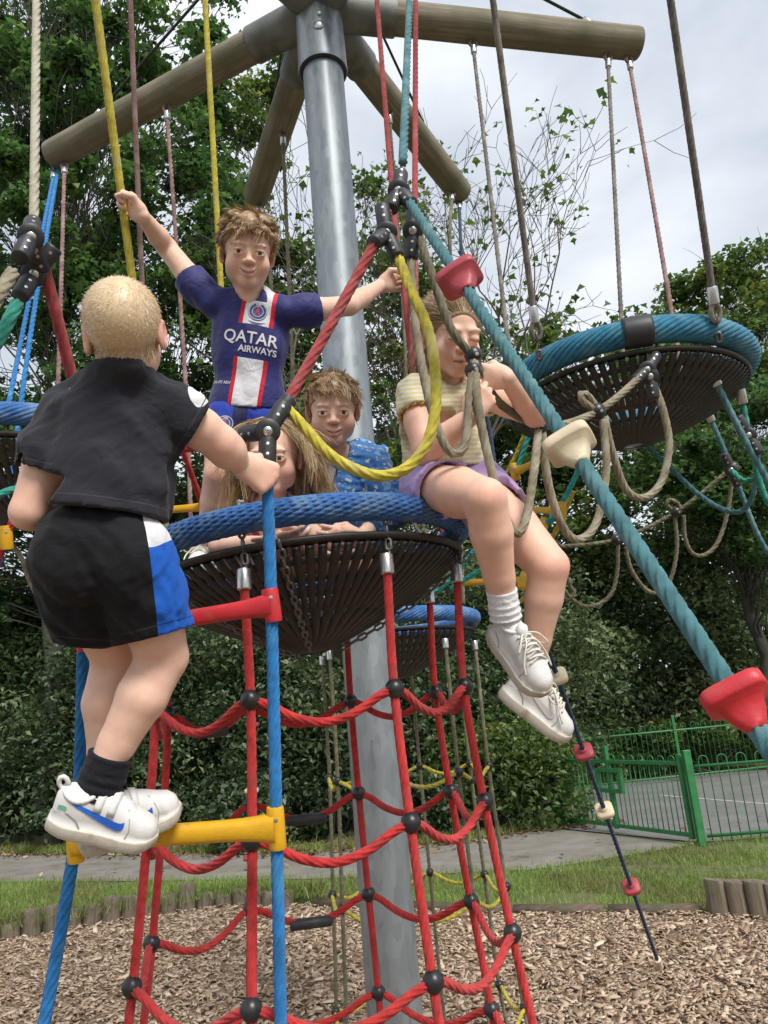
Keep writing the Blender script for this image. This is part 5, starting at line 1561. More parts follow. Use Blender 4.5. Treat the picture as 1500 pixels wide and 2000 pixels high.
# ---- head
def head(C, f, u, s=1.0, neck=None, neck_r=0.040, smile=0.5, eye=0.0045, skin=SK, closed=False, h=0.0031, ears=1.0):
    """C centre between the ears, f gaze, u crown direction. returns mesh arrays and a local-to-world function"""
    f = unit(f); u = unit(np.asarray(u) - f * np.dot(u, f)); sd_ = np.cross(f, u)
    R = np.stack([sd_, f, u], 1); C = np.asarray(C, float)
    LW = lambda p: (np.asarray(p, float) * s) @ R.T + C
    lo, hi = np.array([-.105, -.125, -.17]) * s, np.array([.105, .135, .125]) * s
    F = Fld(lo, hi, h * s)
    E = lambda c, r, k=.02, op='u', RR=None: F.ell(np.array(c) * s, np.array(r) * s, RR, k * s, op)
    K = lambda a, b, ra, rb, k=.02, op='u', flat=None: F.cone(np.array(a) * s, np.array(b) * s, ra * s, rb * s, k * s, op, flat)
    E((0, -.010, .028), (.0705, .088, .078))
    E((0, .022, -.032), (.054, .058, .067), .033)
    E((0, .062, -.082), (.024, .022, .020), .028)                        # chin
    for x in (-1, 1):
        E((x * .037, .050, -.036), (.027, .027, .028), .022)             # cheek
        E((x * .042, .010, -.058), (.016, .03, .024), .028)               # jaw
        E((x * .030, .078, .020), (.020, .009, .008), .016)              # brow
        E((x * .031, .1035, .001), (.017, .015, .011), .012, 's')         # socket
        E((x * .031, .0745, -.001), (.0165, .0155, .0145), .008)         # lids over the eyeball
        E((x * .012, .089, -.027), (.0075, .009, .0065), .006)           # nostril wing
        E((x * .005, .096, -.0345), (.003, .004, .003), .003, 's')
    K((0, .082, .000), (0, .096, -.021), .0065, .0085, .012)             # nose
    E((0, .0995, -.0235), (.0090, .0085, .0078), .006)
    E((0, .083, -.052), (.020, .010, .010), .012)                        # muzzle
    n_ = 9; mw = .023 + .004 * max(0, smile - .4); xs = np.linspace(-mw, mw, n_)
    zc = -.0595 + smile * 0.011 * (np.abs(xs) / .023) ** 1.8
    yc = .0905 - 0.018 * (np.abs(xs) / .023) ** 2
    for i in range(n_ - 1):
        a, b = (xs[i], yc[i], zc[i]), (xs[i + 1], yc[i + 1], zc[i + 1])
        th = [0.0042 * (1 - (abs(x) / .025) ** 2) + .0012 for x in (xs[i], xs[i + 1])]
        K((a[0], a[1] - .001, a[2] + .0042), (b[0], b[1] - .001, b[2] + .0042), th[0] * .85, th[1] * .85, .004)
        K((a[0] * .9, a[1] - .001, a[2] - .0050), (b[0] * .9, b[1] - .001, b[2] - .0050), th[0] * 1.1, th[1] * 1.1, .004)
    for i in range(n_ - 1):
        K((xs[i], yc[i] + .004, zc[i]), (xs[i + 1], yc[i + 1] + .004, zc[i + 1]), .0016, .0016, .002, 's')
    for x in (-1, 1):
        if closed:
            for i in range(6):
                t0, t1 = -1 + i / 3, -1 + (i + 1) / 3
                g = lambda t: (x * .031 + t * .0135, .0900 - .004 * t * t, -.0055 + .004 * t * t)
                K(g(t0), g(t1), .0013, .0013, .002, 's')
        else:
            E((x * .031, .0915, -.0005), (.0138, .012, eye), .0015, 's')
        if ears:
            Re = np.array(Matrix.Rotation(x * rad(-24), 3, 'Z') @ Matrix.Rotation(rad(-10), 3, 'X'))
            ce = (x * .0755, -.008, -.006)
            E(ce, (.007, .019, .030), .008, 'u', Re)
            E((ce[0] + x * .006, ce[1] + .004, ce[2] + .003), (.005, .011, .019), .004, 's', Re)
            E((ce[0] - x * .002, ce[1] + .004, ce[2] - .024), (.006, .009, .009), .006)
    if neck is not None:
        nb = (np.asarray(neck) - C) @ R / s
        K((0, -.022, -.045), nb, neck_r, neck_r * 1.08, .022)
    V, Q = F.mesh()
    l = V / s
    c = paint(l, skin)
    def bl(w_, colr): c[:, :3] += (np.asarray(colr) - c[:, :3]) * w_[:, None]
    G = lambda p, r: np.exp(-(((l - np.array(p)) / np.array(r)) ** 2).sum(1))
    bl(0.32 * (G((.040, .06, -.035), (.022, .05, .020)) + G((-.040, .06, -.035), (.022, .05, .020))), PINK * (1.02, .95, .95))
    bl(0.35 * G((0, .10, -.028), (.012, .02, .010)), PINK)
    if ears: bl(0.55 * np.clip((np.abs(l[:, 0]) - .066) / .01, 0, 1) * (l[:, 1] < .02) * (l[:, 2] < .035), PINK)
    zl = -.0595 + smile * 0.011 * np.clip(np.abs(l[:, 0]) / .023, 0, 1.1) ** 1.8
    lip = np.exp(-((l[:, 2] - zl + .0008) / (.0072 * (1.05 - (np.clip(np.abs(l[:, 0]), 0, .024) / .026) ** 2))) ** 4) * (np.abs(l[:, 0]) < .0225) * (l[:, 1] > .062)
    bl(0.80 * lip, (0.50, 0.165, 0.14))
    bl(0.75 * np.exp(-((l[:, 2] - zl) / .0016) ** 2) * (np.abs(l[:, 0]) < .023) * (l[:, 1] > .062), (0.17, 0.05, 0.045))
    for x in (-1, 1):      # lid line with lashes, brows
        xx = l[:, 0] - x * .031
        arch = (0.0 if closed else eye + .0006) + (-.0055 + .004 * (xx / .0135) ** 2 if closed else -.0003 - .10 * xx * xx / .0135)
        bl(0.85 * np.exp(-((l[:, 2] - arch) / .0017) ** 2) * (np.abs(xx) < .0145) * (l[:, 1] > .05), (0.10, 0.05, 0.035))
        bz = .0215 - 14 * (xx * x - .004) ** 2
        bl(0.45 * np.exp(-((l[:, 2] - bz) / .0032) ** 2) * (xx * x > -.017) * (xx * x < .022) * (l[:, 1] > .04), (0.22, 0.125, 0.07))
    return LW(l), Q, c, LW, R
def eyes(parent, LW, R, org, s, iris=(0.10, 0.055, 0.03), look=(0, 0)):
    for x in (-1, 1):
        c = LW((x * .031, .0748, -.0005)) - org
        V, F = sphere((0, 0, 0), 0.0135 * s, 20)
        V = V @ np.array(R @ np.array([[1, 0, 0], [0, 0, 1], [0, -1, 0]])).T     # pole faces forward
        e = obj('eye', np_mesh('eye', V + c, F), M_EYE, parent)
        fd = unit(R @ np.array([look[0], 1, look[1]]))
        lathe('iris', [(.0062 * s, .0119 * s), (.0058 * s, .0131 * s), (.003 * s, .0138 * s), (.0003, .0139 * s)], simple('iris_%0.2f' % iris[0], iris, 0.12, var=0.3, scale=400), e, 16, fd, c)
        lathe('pupil', [(.0026 * s, .0136 * s), (.0024 * s, .01405 * s), (.0002, .0141 * s)], M_PUPIL, e, 12, fd, c)
M_EYE = simple('eye_white', (0.70, 0.66, 0.62), 0.15, var=0.03)
M_PUPIL = simple('pupil', (0.004, 0.004, 0.004), 0.1)

# ---- hand: palm and five jointed fingers
def hand(wrist, d, t, right, s=1.0, curl=(55, 75, 45), spread=0.05, thumb=0.6, h=0.0027, arm=None, arm_r=0.022, skin=SK):
    """d wrist to knuckles, t thumb side; palm normal follows from which hand it is"""
    d = unit(d); t = unit(np.asarray(t) - d * np.dot(t, d)); n = np.cross(t, d) if right else np.cross(d, t)
    W_ = np.asarray(wrist, float)
    at = lambda a, b, c: W_ + s * (d * a + t * b + n * c)
    F = Fld(*bounds([at(-.04, 0, 0), at(.17, .05, .06), at(.17, -.05, -.03), at(0, .09, .06), at(0, -.05, .08), at(.1, .09, -.03), at(-.04, .05, -.04), at(.12, 0, .09)], 0.02), h)
    if arm is not None: F.cone(arm, W_, arm_r, .0195 * s, .01)
    F.cone(at(-.005, 0, 0), at(.025, .004, .001), .0195 * s, .021 * s, .012, flat=(n, .78))
    base = [(.066, .0255), (.070, .0085), (.066, -.0085), (.058, -.0245)]
    ln = [(.026, .018, .016), (.029, .020, .017), (.027, .019, .016), (.021, .015, .014)]
    rr = [.0078, .0081, .0077, .0068]
    for (a, b) in base: F.cone(at(.014, b * .55, .002), at(a, b, 0), .0150 * s, .0115 * s, .012, flat=(n, .85))
    for i, (a, b) in enumerate(base):
        p = at(a, b, 0); an = 0.0; sp = spread * (1.5 - i)
        for j in range(3):
            an += rad(curl[j]) * (1 + 0.05 * (i - 1.5))
            q = p + s * ln[i][j] * (math.cos(an) * (d * math.cos(sp) + t * math.sin(sp)) + math.sin(an) * n)
            r0 = rr[i] * (1 - .07 * j) * s
            F.cone(p, q, r0 * 1.03, r0 * .92, .0035 if j == 0 else .002)
            p = q
    p0, p1 = at(.012, .017, .006), at(.036, .036, .014 + .006 * thumb)
    p2 = at(.060, .036 - .008 * thumb, .020 + .016 * thumb); p3 = at(.076, .030 - .018 * thumb, .024 + .020 * thumb)
    F.cone(p0, p1, .0135 * s, .0105 * s, .012); F.cone(p1, p2, .0100 * s, .0088 * s, .004); F.cone(p2, p3, .0088 * s, .0072 * s, .002)
    V, Q = F.mesh()
    c = paint(V, skin, [(at(a, b, -.006), .012 * s, .30, PINK) for a, b in base])
    return V, Q, c
def wrist_for(G, d, t, right, s=1.0, off=0.021):
    d = unit(d); t = unit(np.asarray(t) - d * np.dot(t, d)); n = np.cross(t, d) if right else np.cross(d, t)
    return np.asarray(G) - n * off * s - d * .070 * s

def limb_skin(parts, h=0.005, spots=(), skin=SK):
    """parts: list of (points, radii, k)"""
    allp = np.vstack([np.array(p) for p, r, k in parts])
    F = Fld(*bounds(allp, 0.13), h)
    for p, r, k in parts: F.chain(p, r, 0.008 if k < 0.04 else k)
    V, Q = F.mesh()
    return V, Q, paint(V, skin, spots)
def body_mesh(parts, parent, org):
    V = []; Q = []; C_ = []; n = 0
    for v, q, c in parts:
        V.append(v); Q.append(q + n); C_.append(c); n += len(v)
    me = np_mesh('body', np.concatenate(V) - org, [np.concatenate(Q)], True, {'col': np.concatenate(C_)})
    return obj('body', me, M_SKIN, parent)
def garment(name, F, mat, parent, org, attrs=None, kind=None):
    V, Q = F.mesh()
    at = {k: fn(V) for k, fn in (attrs or {}).items()}
    return obj(name, np_mesh(name, V - org, [Q], True, at), mat, parent), V, Q

# ---- hair
def strands(name, roots, dirs, nrm, L_, wd, mat, parent, org, seg=4, curl=0.0, drop=0.0, wave=None, head_c=None, head_r=None, tint=0.5, locks=0):
    n = len(roots); P_ = [roots]; d = dirs / (np.linalg.norm(dirs, axis=1)[:, None] + 1e-9)
    ph = RNG.random(n) * 6.28
    lid = None
    if locks:
        cen = roots[RNG.integers(0, n, locks)]
        lid = np.argmin(((roots[:, None] - cen[None]) ** 2).sum(-1), 1)
        ph = (RNG.random(locks) * 6.28)[lid] + RNG.normal(0, .25, n)
        L_ = L_ * RNG.uniform(.75, 1.2, locks)[lid]
        d = d + RNG.normal(0, .15, (locks, 3))[lid]
        tl = RNG.normal(0, .16, locks)[lid]
    side = np.cross(d, nrm); side /= np.linalg.norm(side, axis=1)[:, None] + 1e-9
    st = (L_ / seg)[:, None]
    for i in range(seg):
        d = d + (RNG.normal(0, 0.10, (n, 3)) if lid is None else RNG.normal(0, .16, (locks, 3))[lid] + RNG.normal(0, .03, (n, 3)) + (cen[lid] - roots) * (4.0 if i else 0)) + np.array([0, 0, -drop]) + side * (curl * np.sin(ph + i * 2.1))[:, None]
        d /= np.linalg.norm(d, axis=1)[:, None]
        q = P_[-1] + d * st
        if head_c is not None:
            v = q - head_c; r_ = np.linalg.norm(v, axis=1); m = r_ < head_r
            q[m] = head_c + v[m] / r_[m][:, None] * head_r
        P_.append(q)
    P_ = np.stack(P_, 1)                                     # n, seg+1, 3
    T = np.gradient(P_, axis=1)
    s_ = np.cross(T, RNG.normal(0, 1, (n, 1, 3)) * 0.6 + nrm[:, None]); s_ /= np.linalg.norm(s_, axis=2)[..., None] + 1e-9
    w_ = wd * np.linspace(1, 0.35, seg + 1)[None, :, None]
    V = np.stack([P_ - s_ * w_, P_ + s_ * w_], 2).reshape(-1, 3)
    m = (seg + 1) * 2; o = (np.arange(n) * m)[:, None]
    Q = np.concatenate([o + np.array([[2 * i, 2 * i + 1, 2 * i + 3, 2 * i + 2]]) for i in range(seg)])
    t = np.clip(RNG.normal(tint, 0.22 if lid is None else .12, n) + (0 if lid is None else tl), 0, 1)
    tt = (t[:, None, None] + np.linspace(-.08, .10, seg + 1)[None, :, None] + np.zeros((1, 1, 2))).reshape(-1)
    return obj(name, np_mesh(name, V - org, [Q], True, {'tint': np.clip(tt, 0, 1)}), mat, parent)
def scalp(V, Q, LW, R, C, s, mask, n):
    c = V[Q].mean(1); e1 = V[Q[:, 1]] - V[Q[:, 0]]; e2 = V[Q[:, 3]] - V[Q[:, 0]]
    nm = np.cross(e1, e2); nm /= np.linalg.norm(nm, axis=1)[:, None] + 1e-12
    l = (c - C) @ R / s
    k = np.flatnonzero(mask(l))
    i = k[RNG.integers(0, len(k), n)]
    return c[i] + RNG.normal(0, 0.0008, (n, 3)), nm[i], l[i]
def hair_cap(C, R, s, grow, planes, mat, parent, org, extra=None, tint=0.35, wr=0.0):
    F = Fld(np.array([-.13, -.15, -.16]) * s, np.array([.13, .15, .16]) * s, 0.004 * s)
    F.ell(np.array((0, -.012, .030)) * s, np.array((.0705 + grow, .088 + grow, .078 + grow)) * s)
    if extra: extra(F, s)
    if wr: F.wrinkle(wr, 70, 3)
    for p, n in planes: F.cut(np.array(p) * s, n)
    V, Q = F.mesh()
    t = np.clip(RNG.normal(tint, 0.12, len(V)), 0, 1)
    return obj('hair', np_mesh('hair', V @ R.T + C - org, [Q], True, {'tint': t}), mat, parent)

# ---- shoes
def shoe(parent, heel, toe, up, L_, style, org, label=None):
    X = unit(toe); Z = unit(np.asarray(up) - X * np.dot(up, X)); Y = np.cross(Z, X)
    R = np.stack([X, Y, Z], 1)
    T = np.array([0, .03, .10, .22, .36, .52, .68, .82, .92, .975, 1.0])
    Wd = np.array([.35, .62, .80, .88, .86, .90, 1.0, .98, .80, .50, .15]) * L_ * 0.185
    Hh = np.array([.26, .33, .37, .36, .37, .36, .285, .215, .18, .13, .06]) * L_
    z0 = 0.112 * L_
    n = 17; ph = np.linspace(0, math.pi, n)
    def pt(t, p_, off=0.0):
        w_ = np.interp(t, T, Wd); h_ = np.interp(t, T, Hh)
        cx, sx = math.cos(p_), math.sin(p_)
        return np.array([t * L_ + (0.0 if t > .05 else -.004), np.sign(cx) * abs(cx) ** .6 * (w_ + off) * (1 - .22 * sx ** 3), z0 + sx ** .75 * (h_ + off)])
    to = lambda v: np.asarray(v) @ R.T + np.asarray(heel) - org
    V = np.array([[pt(t, p_) for p_ in ph] for t in T]).reshape(-1, 3)
    m = len(T); i, j = np.meshgrid(np.arange(m - 1), np.arange(n - 1), indexing='ij')
    Q = np.stack([i * n + j, (i + 1) * n + j, (i + 1) * n + j + 1, i * n + j + 1], -1).reshape(-1, 4)
    bot = np.concatenate([np.arange(m) * n, (np.arange(m) * n + n - 1)[::-1]])[None]
    me = np_mesh('shoe', to(V), [Q, bot, (np.arange(n))[None], ((m - 1) * n + np.arange(n))[::-1][None]])
    up_ = obj('shoe', me, M_SHOE, parent)
    if label: up_['label'] = label
    # sole
    o = [(T[k] * L_, Wd[k] * 1.13 + .002) for k in range(m)]
    o[0] = (-.008, Wd[0] * 1.3); o[-1] = (L_ * 1.018, Wd[-1] * 1.8)
    out_ = np.array(o + [(x, -y) for x, y in o[::-1]])
    c0 = out_.mean(0); k = len(out_)
    rows = []
    for z, q in ((0, .95), (.004, .99), (.010, 1.0), (z0 * 1.02, 1.0), (z0 * 1.12, .975), (z0 * 1.14, .93)):
        rr = np.column_stack([c0 + (out_ - c0) * [q + (1 - q) * .5, q], np.full(k, z)])
        rr[:, 2] += np.clip((rr[:, 0] / L_ - .75) / .25, 0, 1) ** 2 * .008 * (1 if z < .02 else .6)
        rows.append(rr)
    V = np.concatenate(rows); i, j = np.meshgrid(np.arange(5), np.arange(k), indexing='ij'); j2 = (j + 1) % k
    me = np_mesh('sole', to(V), [np.stack([i * k + j, i * k + j2, (i + 1) * k + j2, (i + 1) * k + j], -1).reshape(-1, 4), np.arange(k)[::-1][None], (5 * k + np.arange(k))[None]])
    sharp(me, 0.9)
    obj('sole', me, M_SOLE, up_)
    def strip(name, lo, hi, mat, off=.0016, sgn=1):
        A = []
        for (t, z) in lo + hi:
            p_ = math.asin(min(1, max(0.0, z)) ** (1 / .75))
            A.append(pt(t, p_ if sgn > 0 else math.pi - p_, off))
        k = len(lo); i = np.arange(k - 1)
        me = np_mesh(name, to(A), [np.stack([i, i + 1, k + i + 1, k + i], -1)])
        return obj(name, me, mat, up_)
    lo = [(.10, .70), (.20, .60), (.32, .48), (.43, .37), (.53, .29), (.60, .27), (.645, .32), (.665, .44), (.665, .60)]
    hi = [(.10, .74), (.20, .69), (.32, .61), (.43, .54), (.52, .50), (.57, .50), (.605, .51), (.635, .54), (.66, .61)]
    for sg in (1, -1):
        strip('swoosh', lo, hi, M_SWB if style == 'strap' else M_SWW, sgn=sg)
        seam = [(.70, .10), (.72, .4), (.70, .7), (.66, .95)]
        strip('seam', seam, [(t + .012, z) for t, z in seam], M_SEAM, .0008, sg)
        seam = [(.02, .35), (.12, .38), (.22, .25), (.27, .05)]
        strip('seam', seam, [(t + .010, z + .02) for t, z in seam], M_SEAM, .0008, sg)
    # padded collar and tongue
    a = np.linspace(0, 2 * math.pi, 25)
    cp = np.stack([L_ * (.19 + .160 * np.cos(a)), L_ * .128 * np.sin(a), L_ * (.415 + .02 * np.cos(a) + .03 * np.cos(2 * a))], -1)
    V, F = sweep(to(cp), L_ * .026, 8, False); obj('collar', np_mesh('collar', V, F), M_SHOE, up_)
    mb = MB(); tg = np.array([[.37, 0, .36], [.335, 0, .46], [.315, 0, .53]]) * L_
    V, F = sweep(to(tg), [L_ * .075, L_ * .085, L_ * .06], 10); obj('tongue', np_mesh('tongue', V, F), M_SHOE, up_)
    if style == 'strap':
        for t0 in (.37, .50):
            k = 13; A = []
            for e in (0, .075):
                for p_ in np.linspace(0.50, math.pi - .50, k): A.append(pt(t0 + e + .03 * math.cos(p_), p_, .003))
            i = np.arange(k - 1); me = np_mesh('strap', to(A), [np.stack([i, i + 1, k + i + 1, k + i], -1)])
            o_ = obj('strap', me, M_SHOE, up_); sm = o_.modifiers.new('t', 'SOLIDIFY'); sm.thickness = .004
        tab = np.array([[.02, 0, .40], [-.035, 0, .46], [-.03, 0, .53], [.02, 0, .52], [.06, 0, .46]]) * L_
        V, F = sweep(to(smooth_path(tab, .006)), .0045, 8); obj('heel_tab', np_mesh('heel_tab', V, F), M_SHOE, up_)
        gl = [(.045, .48), (.075, .47), (.105, .45)]
        for sg in (1, -1): strip('heel_mark', gl, [(t + .004, z + .10) for t, z in gl], M_MINT, .0016, sg)
    else:
        mb = MB()
        for kk in range(5):
            t0 = .40 + kk * .065
            mb.tube(to(smooth_path([pt(t0, .95, .002), pt(t0 + .03, math.pi / 2, .006), pt(t0 + .055, math.pi - .95, .002)], .006)), .0024, 6)
            mb.tube(to(smooth_path([pt(t0 + .055, .95, .002), pt(t0 + .03, math.pi / 2, .008), pt(t0, math.pi - .95, .002)], .006)), .0024, 6)
        for sg in (1, -1):
            p0 = np.array([.36 * L_, 0, .46 * L_])
            lp = [p0, p0 + [.02, sg * .025, .012], p0 + [.045, sg * .045, -.005], p0 + [.03, sg * .03, -.012], p0]
            mb.tube(to(smooth_path(lp, .005)), .0022, 6)
            mb.tube(to(smooth_path([p0, p0 + [.03, sg * .015, .004], p0 + [.06, sg * .035, -.02], p0 + [.085, sg * .04, -.04]], .005)), .0022, 6)
        mb.build('laces', M_LACE, up_)
    return up_, to
M_SHOE = simple('white_leather', (0.66, 0.65, 0.63), 0.5, var=0.05, scale=25, bump=0.1, bscale=250, dirt=((0.40, 0.36, 0.30), 22, 0.60))
M_SOLE = simple('shoe_sole', (0.50, 0.46, 0.39), 0.6, var=0.08, scale=30, bump=0.15, dirt=((0.30, 0.24, 0.17), 26, 0.54))
M_SWB = simple('blue_mark', (0.02, 0.12, 0.55), 0.45); M_SWW = simple('grey_white_mark', (0.56, 0.54, 0.52), 0.55, var=.05)
M_SEAM = simple('shoe_seam', (0.36, 0.34, 0.33), 0.7); M_LACE = simple('laces', (0.62, 0.59, 0.52), 0.8, var=.1, scale=60); M_MINT = simple('mint_mark', (0.12, 0.48, 0.30), 0.5)
M_WSOCK = cloth('white_sock', (0.68, 0.68, 0.70), wr=0.4, wscale=40); M_BSOCK = cloth('black_sock', (0.008, 0.008, 0.012), sheen=.05, wr=0.3, wscale=30)
def sock(parent, a, b, r0, r1, mat, org, seed=1):
    q = smooth_path([a, (np.asarray(a) + b) / 2, b], .004); n = len(q); t = np.linspace(0, 1, n)
    r = r0 + (r1 - r0) * t + .0022 * np.sin(t * 26 + seed) * np.clip(t * 2.2 - .3, 0, 1) + .0014 * (t < .08)
    V, F = sweep(q - org, r, 24); return obj('sock', np_mesh('sock', V, F), mat, parent)

# ================================================================== child 1: blond boy on the ladder, seen from behind
o1 = P(205, 1640, 1.45)
k1 = empty('person', o1, 'blond child seen from behind in black tee and shorts, climbing the blue ladder', 'person')
HC = P(243, 651, 1.40); hf = img(-.24, .26, -1); hu = img(-.06, 1, .26)
nk = P(240, 748, 1.44)
V, Q, c, LW, R = head(HC, hf, hu, .89, nk, .044, ears=1.0)
shL, shR = P(122, 812, 1.45), P(346, 802, 1.45)
elL, wrL = P(56, 1000, 1.42), P(140, 1000, 1.56)
elR = P(432, 868, 1.50)
Gd = P(523, 940, 1.597); RTd = unit(RT[0] - RT[2]); dR = unit(img(.80, -.42, -.42))
wrR = wrist_for(Gd, dR, RTd, True, 1.02)
hR = hand(wrR, dR, RTd, True, 1.02, (62, 88, 60), .02, 1.0, arm=elR + (wrR - elR) * .65, arm_r=.0235)
GL_ = P(173, 985, 1.612); dL = unit(GL_ - wrL); wrL = wrist_for(GL_, dL, RTd, False, 1.0)
hL = hand(wrL, dL, RTd, False, 1.0, (62, 88, 60), .02, 1.0, arm=elL + (wrL - elL) * .65, arm_r=.0235)
hpL, hpR = P(150, 1085, 1.40), P(262, 1085, 1.40)
knL, anL = P(226, 1292, 1.53), P(198, 1545, 1.50)
knR, anR = P(318, 1283, 1.47), P(190, 1525, 1.405)
mid = lambda a, b, t: np.asarray(a) + (np.asarray(b) - np.asarray(a)) * t
cfR = mid(knR, anR, .32) + img(.25, .1, .9) * .012; cfL = mid(knL, anL, .32) + img(-.3, .1, .9) * .012
ch = P(232, 870, 1.46); pv = P(205, 1075, 1.42)
skL = limb_skin([([shL, mid(shL, elL, .5), elL], [.040, .039, .033], .02), ([elL, mid(elL, wrL, .35), wrL], [.034, .034, .0215], .02),
                 ([shR, mid(shR, elR, .55), elR], [.040, .040, .036], .02), ([elR, mid(elR, wrR, .35), wrR], [.037, .036, .0215], .02),
                 ([nk, ch, pv], [.045, .06, .06], .05), ([shL, nk, shR], [.036, .042, .036], .03),
                 ([hpL, mid(hpL, knL, .5), knL], [.056, .055, .042], .02), ([knL, cfL, mid(knL, anL, .7), anL], [.046, .047, .034, .026], .03),
                 ([hpR, mid(hpR, knR, .5), knR], [.058, .060, .048], .02), ([knR, cfR, mid(knR, anR, .7), anR], [.047, .047, .035, .027], .03)],
                0.0064, [(knR + img(-.2, .1, 1) * .05, .03, .25, PINK), (elR + img(.1, -.3, 1) * .03, .03, .3, PINK), (elL, .05, .3, PINK)])
body_mesh([(V, Q, c), hR, hL, skL], k1, o1)
M_HBL = hair_mat('blond_hair', (0.42, 0.275, 0.145), (0.78, 0.62, 0.41))
msk = lambda l: ((l[:, 2] > .055 - .9 * np.clip(l[:, 1] + .01, -1, .09) * -1 * 0 - 0.0) & (l[:, 1] < .072)) | ((l[:, 1] < .022) & (l[:, 2] > -.062 + .8 * np.clip(l[:, 1] + .045, 0, .08)) & ~((np.abs(l[:, 0]) > .066) & (l[:, 2] < .028) & (l[:, 1] > -.035)))
hair_cap(HC, R, .89, .0035, [((0, .074, .04), (0, 1, -.25)), ((0, 0, -.035), (0, .7, -1))], M_HBL, k1, o1, tint=.55)
rt, nm, l = scalp(V, Q, LW, R, HC, .89, msk, 21000)
wh = np.array((.012, -.055, .085))                         # crown whorl
fl = l - wh; sp = np.cross(fl, np.array((0, -.5, .86)))
fl = fl / (np.linalg.norm(fl, axis=1)[:, None] + .004) + sp / (np.linalg.norm(sp, axis=1)[:, None] + 1e-6) * .45
fw_ = fl @ R.T; fw_ -= nm * (fw_ * nm).sum(1)[:, None]
ln = np.clip(.010 + .010 * np.clip((l[:, 2] + .02) / .08, 0, 1), .006, .022) * RNG.uniform(.7, 1.2, len(l))
strands('hair', rt, nm * .20 + fw_ * 1.0, nm, ln * .80, .00048, M_HBL, k1, o1, 2, 0, 0, tint=.58)
# tee
SD = unit(shR - shL); UP_ = unit(nk - pv); UP_ = unit(UP_ - SD * np.dot(UP_, SD)); FW = np.cross(SD, UP_) * -1
RB = np.stack([SD, np.cross(UP_, SD), UP_], 1)
F = Fld(*bounds([shL, shR, elL, pv, nk, P(205, 1010, 1.30), P(205, 1010, 1.55), P(430, 850, 1.5), P(20, 940, 1.4)], .09), .0054)
F.ell(P(232, 850, 1.465), (.122, .082, .125), RB, .03)
F.ell(P(232, 815, 1.455), (.108, .070, .07), RB, .04)
F.chain([P(236, 772, 1.455), P(228, 850, 1.46), P(206, 960, 1.43), P(200, 1045, 1.415)], [.055, .090, .105, .120], .05, flat=(FW, .80))
F.chain([P(185, 795, 1.455), P(240, 752, 1.445), P(305, 790, 1.455)], [.045, .052, .045], .03); F.cone(P(240, 752, 1.445), P(242, 708, 1.405), .058, .050, .02)
F.chain([mid(shL, nk, .10), mid(shL, elL, .30), mid(shL, elL, .66)], [.050, .051, .055], .011)
F.chain([mid(shR, nk, .12), mid(shR, elR, .25), mid(shR, elR, .62)], [.048, .050, .056], .012)
RW = RB @ np.array(Matrix.Rotation(rad(28), 3, 'Y')); F.wrinkle(.0108, 42, 12, (0.45, 1, 1.2), RW); F.wrinkle(.0030, 95, 5, (0.5, 1, 1.1), RB @ np.array(Matrix.Rotation(rad(-20), 3, 'Y')))
F.cut(mid(shL, elL, .60), elL - shL, within=.11); F.cut(mid(shR, elR, .44), unit(elR - shR) + img(.3, .0, .1) * .3, within=.10)
F.cone(mid(shL, elL, .50), elL, .047, .05, .004, 's'); F.cone(mid(shR, elR, .36), elR, .046, .05, .004, 's')
F.cut(P(205, 1006, 1.42), img(-.10, -1, .18), within=.24)
F.cone(P(205, 990, 1.43), P(203, 1080, 1.41), .098, .11, .004, 's', flat=(FW, .82))
F.cut(P(242, 715, 1.41), img(0, 1, -.1), within=.085)
M_TEE = cloth('black_tee', (0.021, 0.021, 0.028), [([('s', .0, 9), ('z', -9, 9)], (0.60, 0.60, 0.62)), ([('h', .0185, .0205)], (0.045, 0.045, 0.055)), ([('b', .0125, .0145)], (0.045, 0.045, 0.055))], sheen=0.08, wr=0.35)
qs = P(388, 768, 1.43)
garment('shirt', F, M_TEE, k1, o1, {'s': lambda v: .020 - np.linalg.norm((v - qs) * [1, 1, .6], axis=1), 'z': lambda v: v[:, 2] * 0, 'h': lambda v: -(v - P(205, 1006, 1.42)) @ img(-.10, -1, .18), 'b': lambda v: np.minimum(np.where(np.linalg.norm(v - mid(shL, elL, .60), axis=1) < .09, -(v - mid(shL, elL, .60)) @ unit(elL - shL), 9), np.where(np.linalg.norm(v - mid(shR, elR, .44), axis=1) < .08, -(v - mid(shR, elR, .44)) @ unit(unit(elR - shR) + img(.3, .0, .1) * .3), 9))})
# shorts
F = Fld(*bounds([hpL, hpR, P(150, 1260, 1.45), P(360, 1240, 1.45), P(205, 980, 1.4), P(205, 1080, 1.26)], .12), .0054)
F.ell(P(197, 1050, 1.425), (.112, .090, .085), RB, .03)
F.ell(P(152, 1095, 1.382), (.066, .062, .085), RB, .02); F.ell(P(246, 1095, 1.382), (.067, .062, .085), RB, .02)
hmL, hmR = P(195, 1256, 1.485), P(308, 1240, 1.455)
F.chain([P(140, 1090, 1.40), P(160, 1170, 1.43), hmL + img(-.1, -1, 0) * .03], [.073, .071, .064], .012)
F.chain([P(258, 1085, 1.40), P(280, 1160, 1.42), hmR + img(.1, -1, 0) * .03], [.074, .073, .071], .012)
F.wrinkle(.0055, 48, 31, (1, 1, .5), RB); F.wrinkle(.0025, 110, 8)
F.cut(hmL, img(-.10, -1, .05), within=.105); F.cut(hmR, img(.25, -1, .05), within=.115)
F.cone(mid(hpL, knL, .55), knL, .062, .058, .004, 's'); F.cone(mid(hpR, knR, .58), knR, .066, .062, .004, 's')
F.cut(P(205, 975, 1.42), img(.1, 1, .1), within=.3)
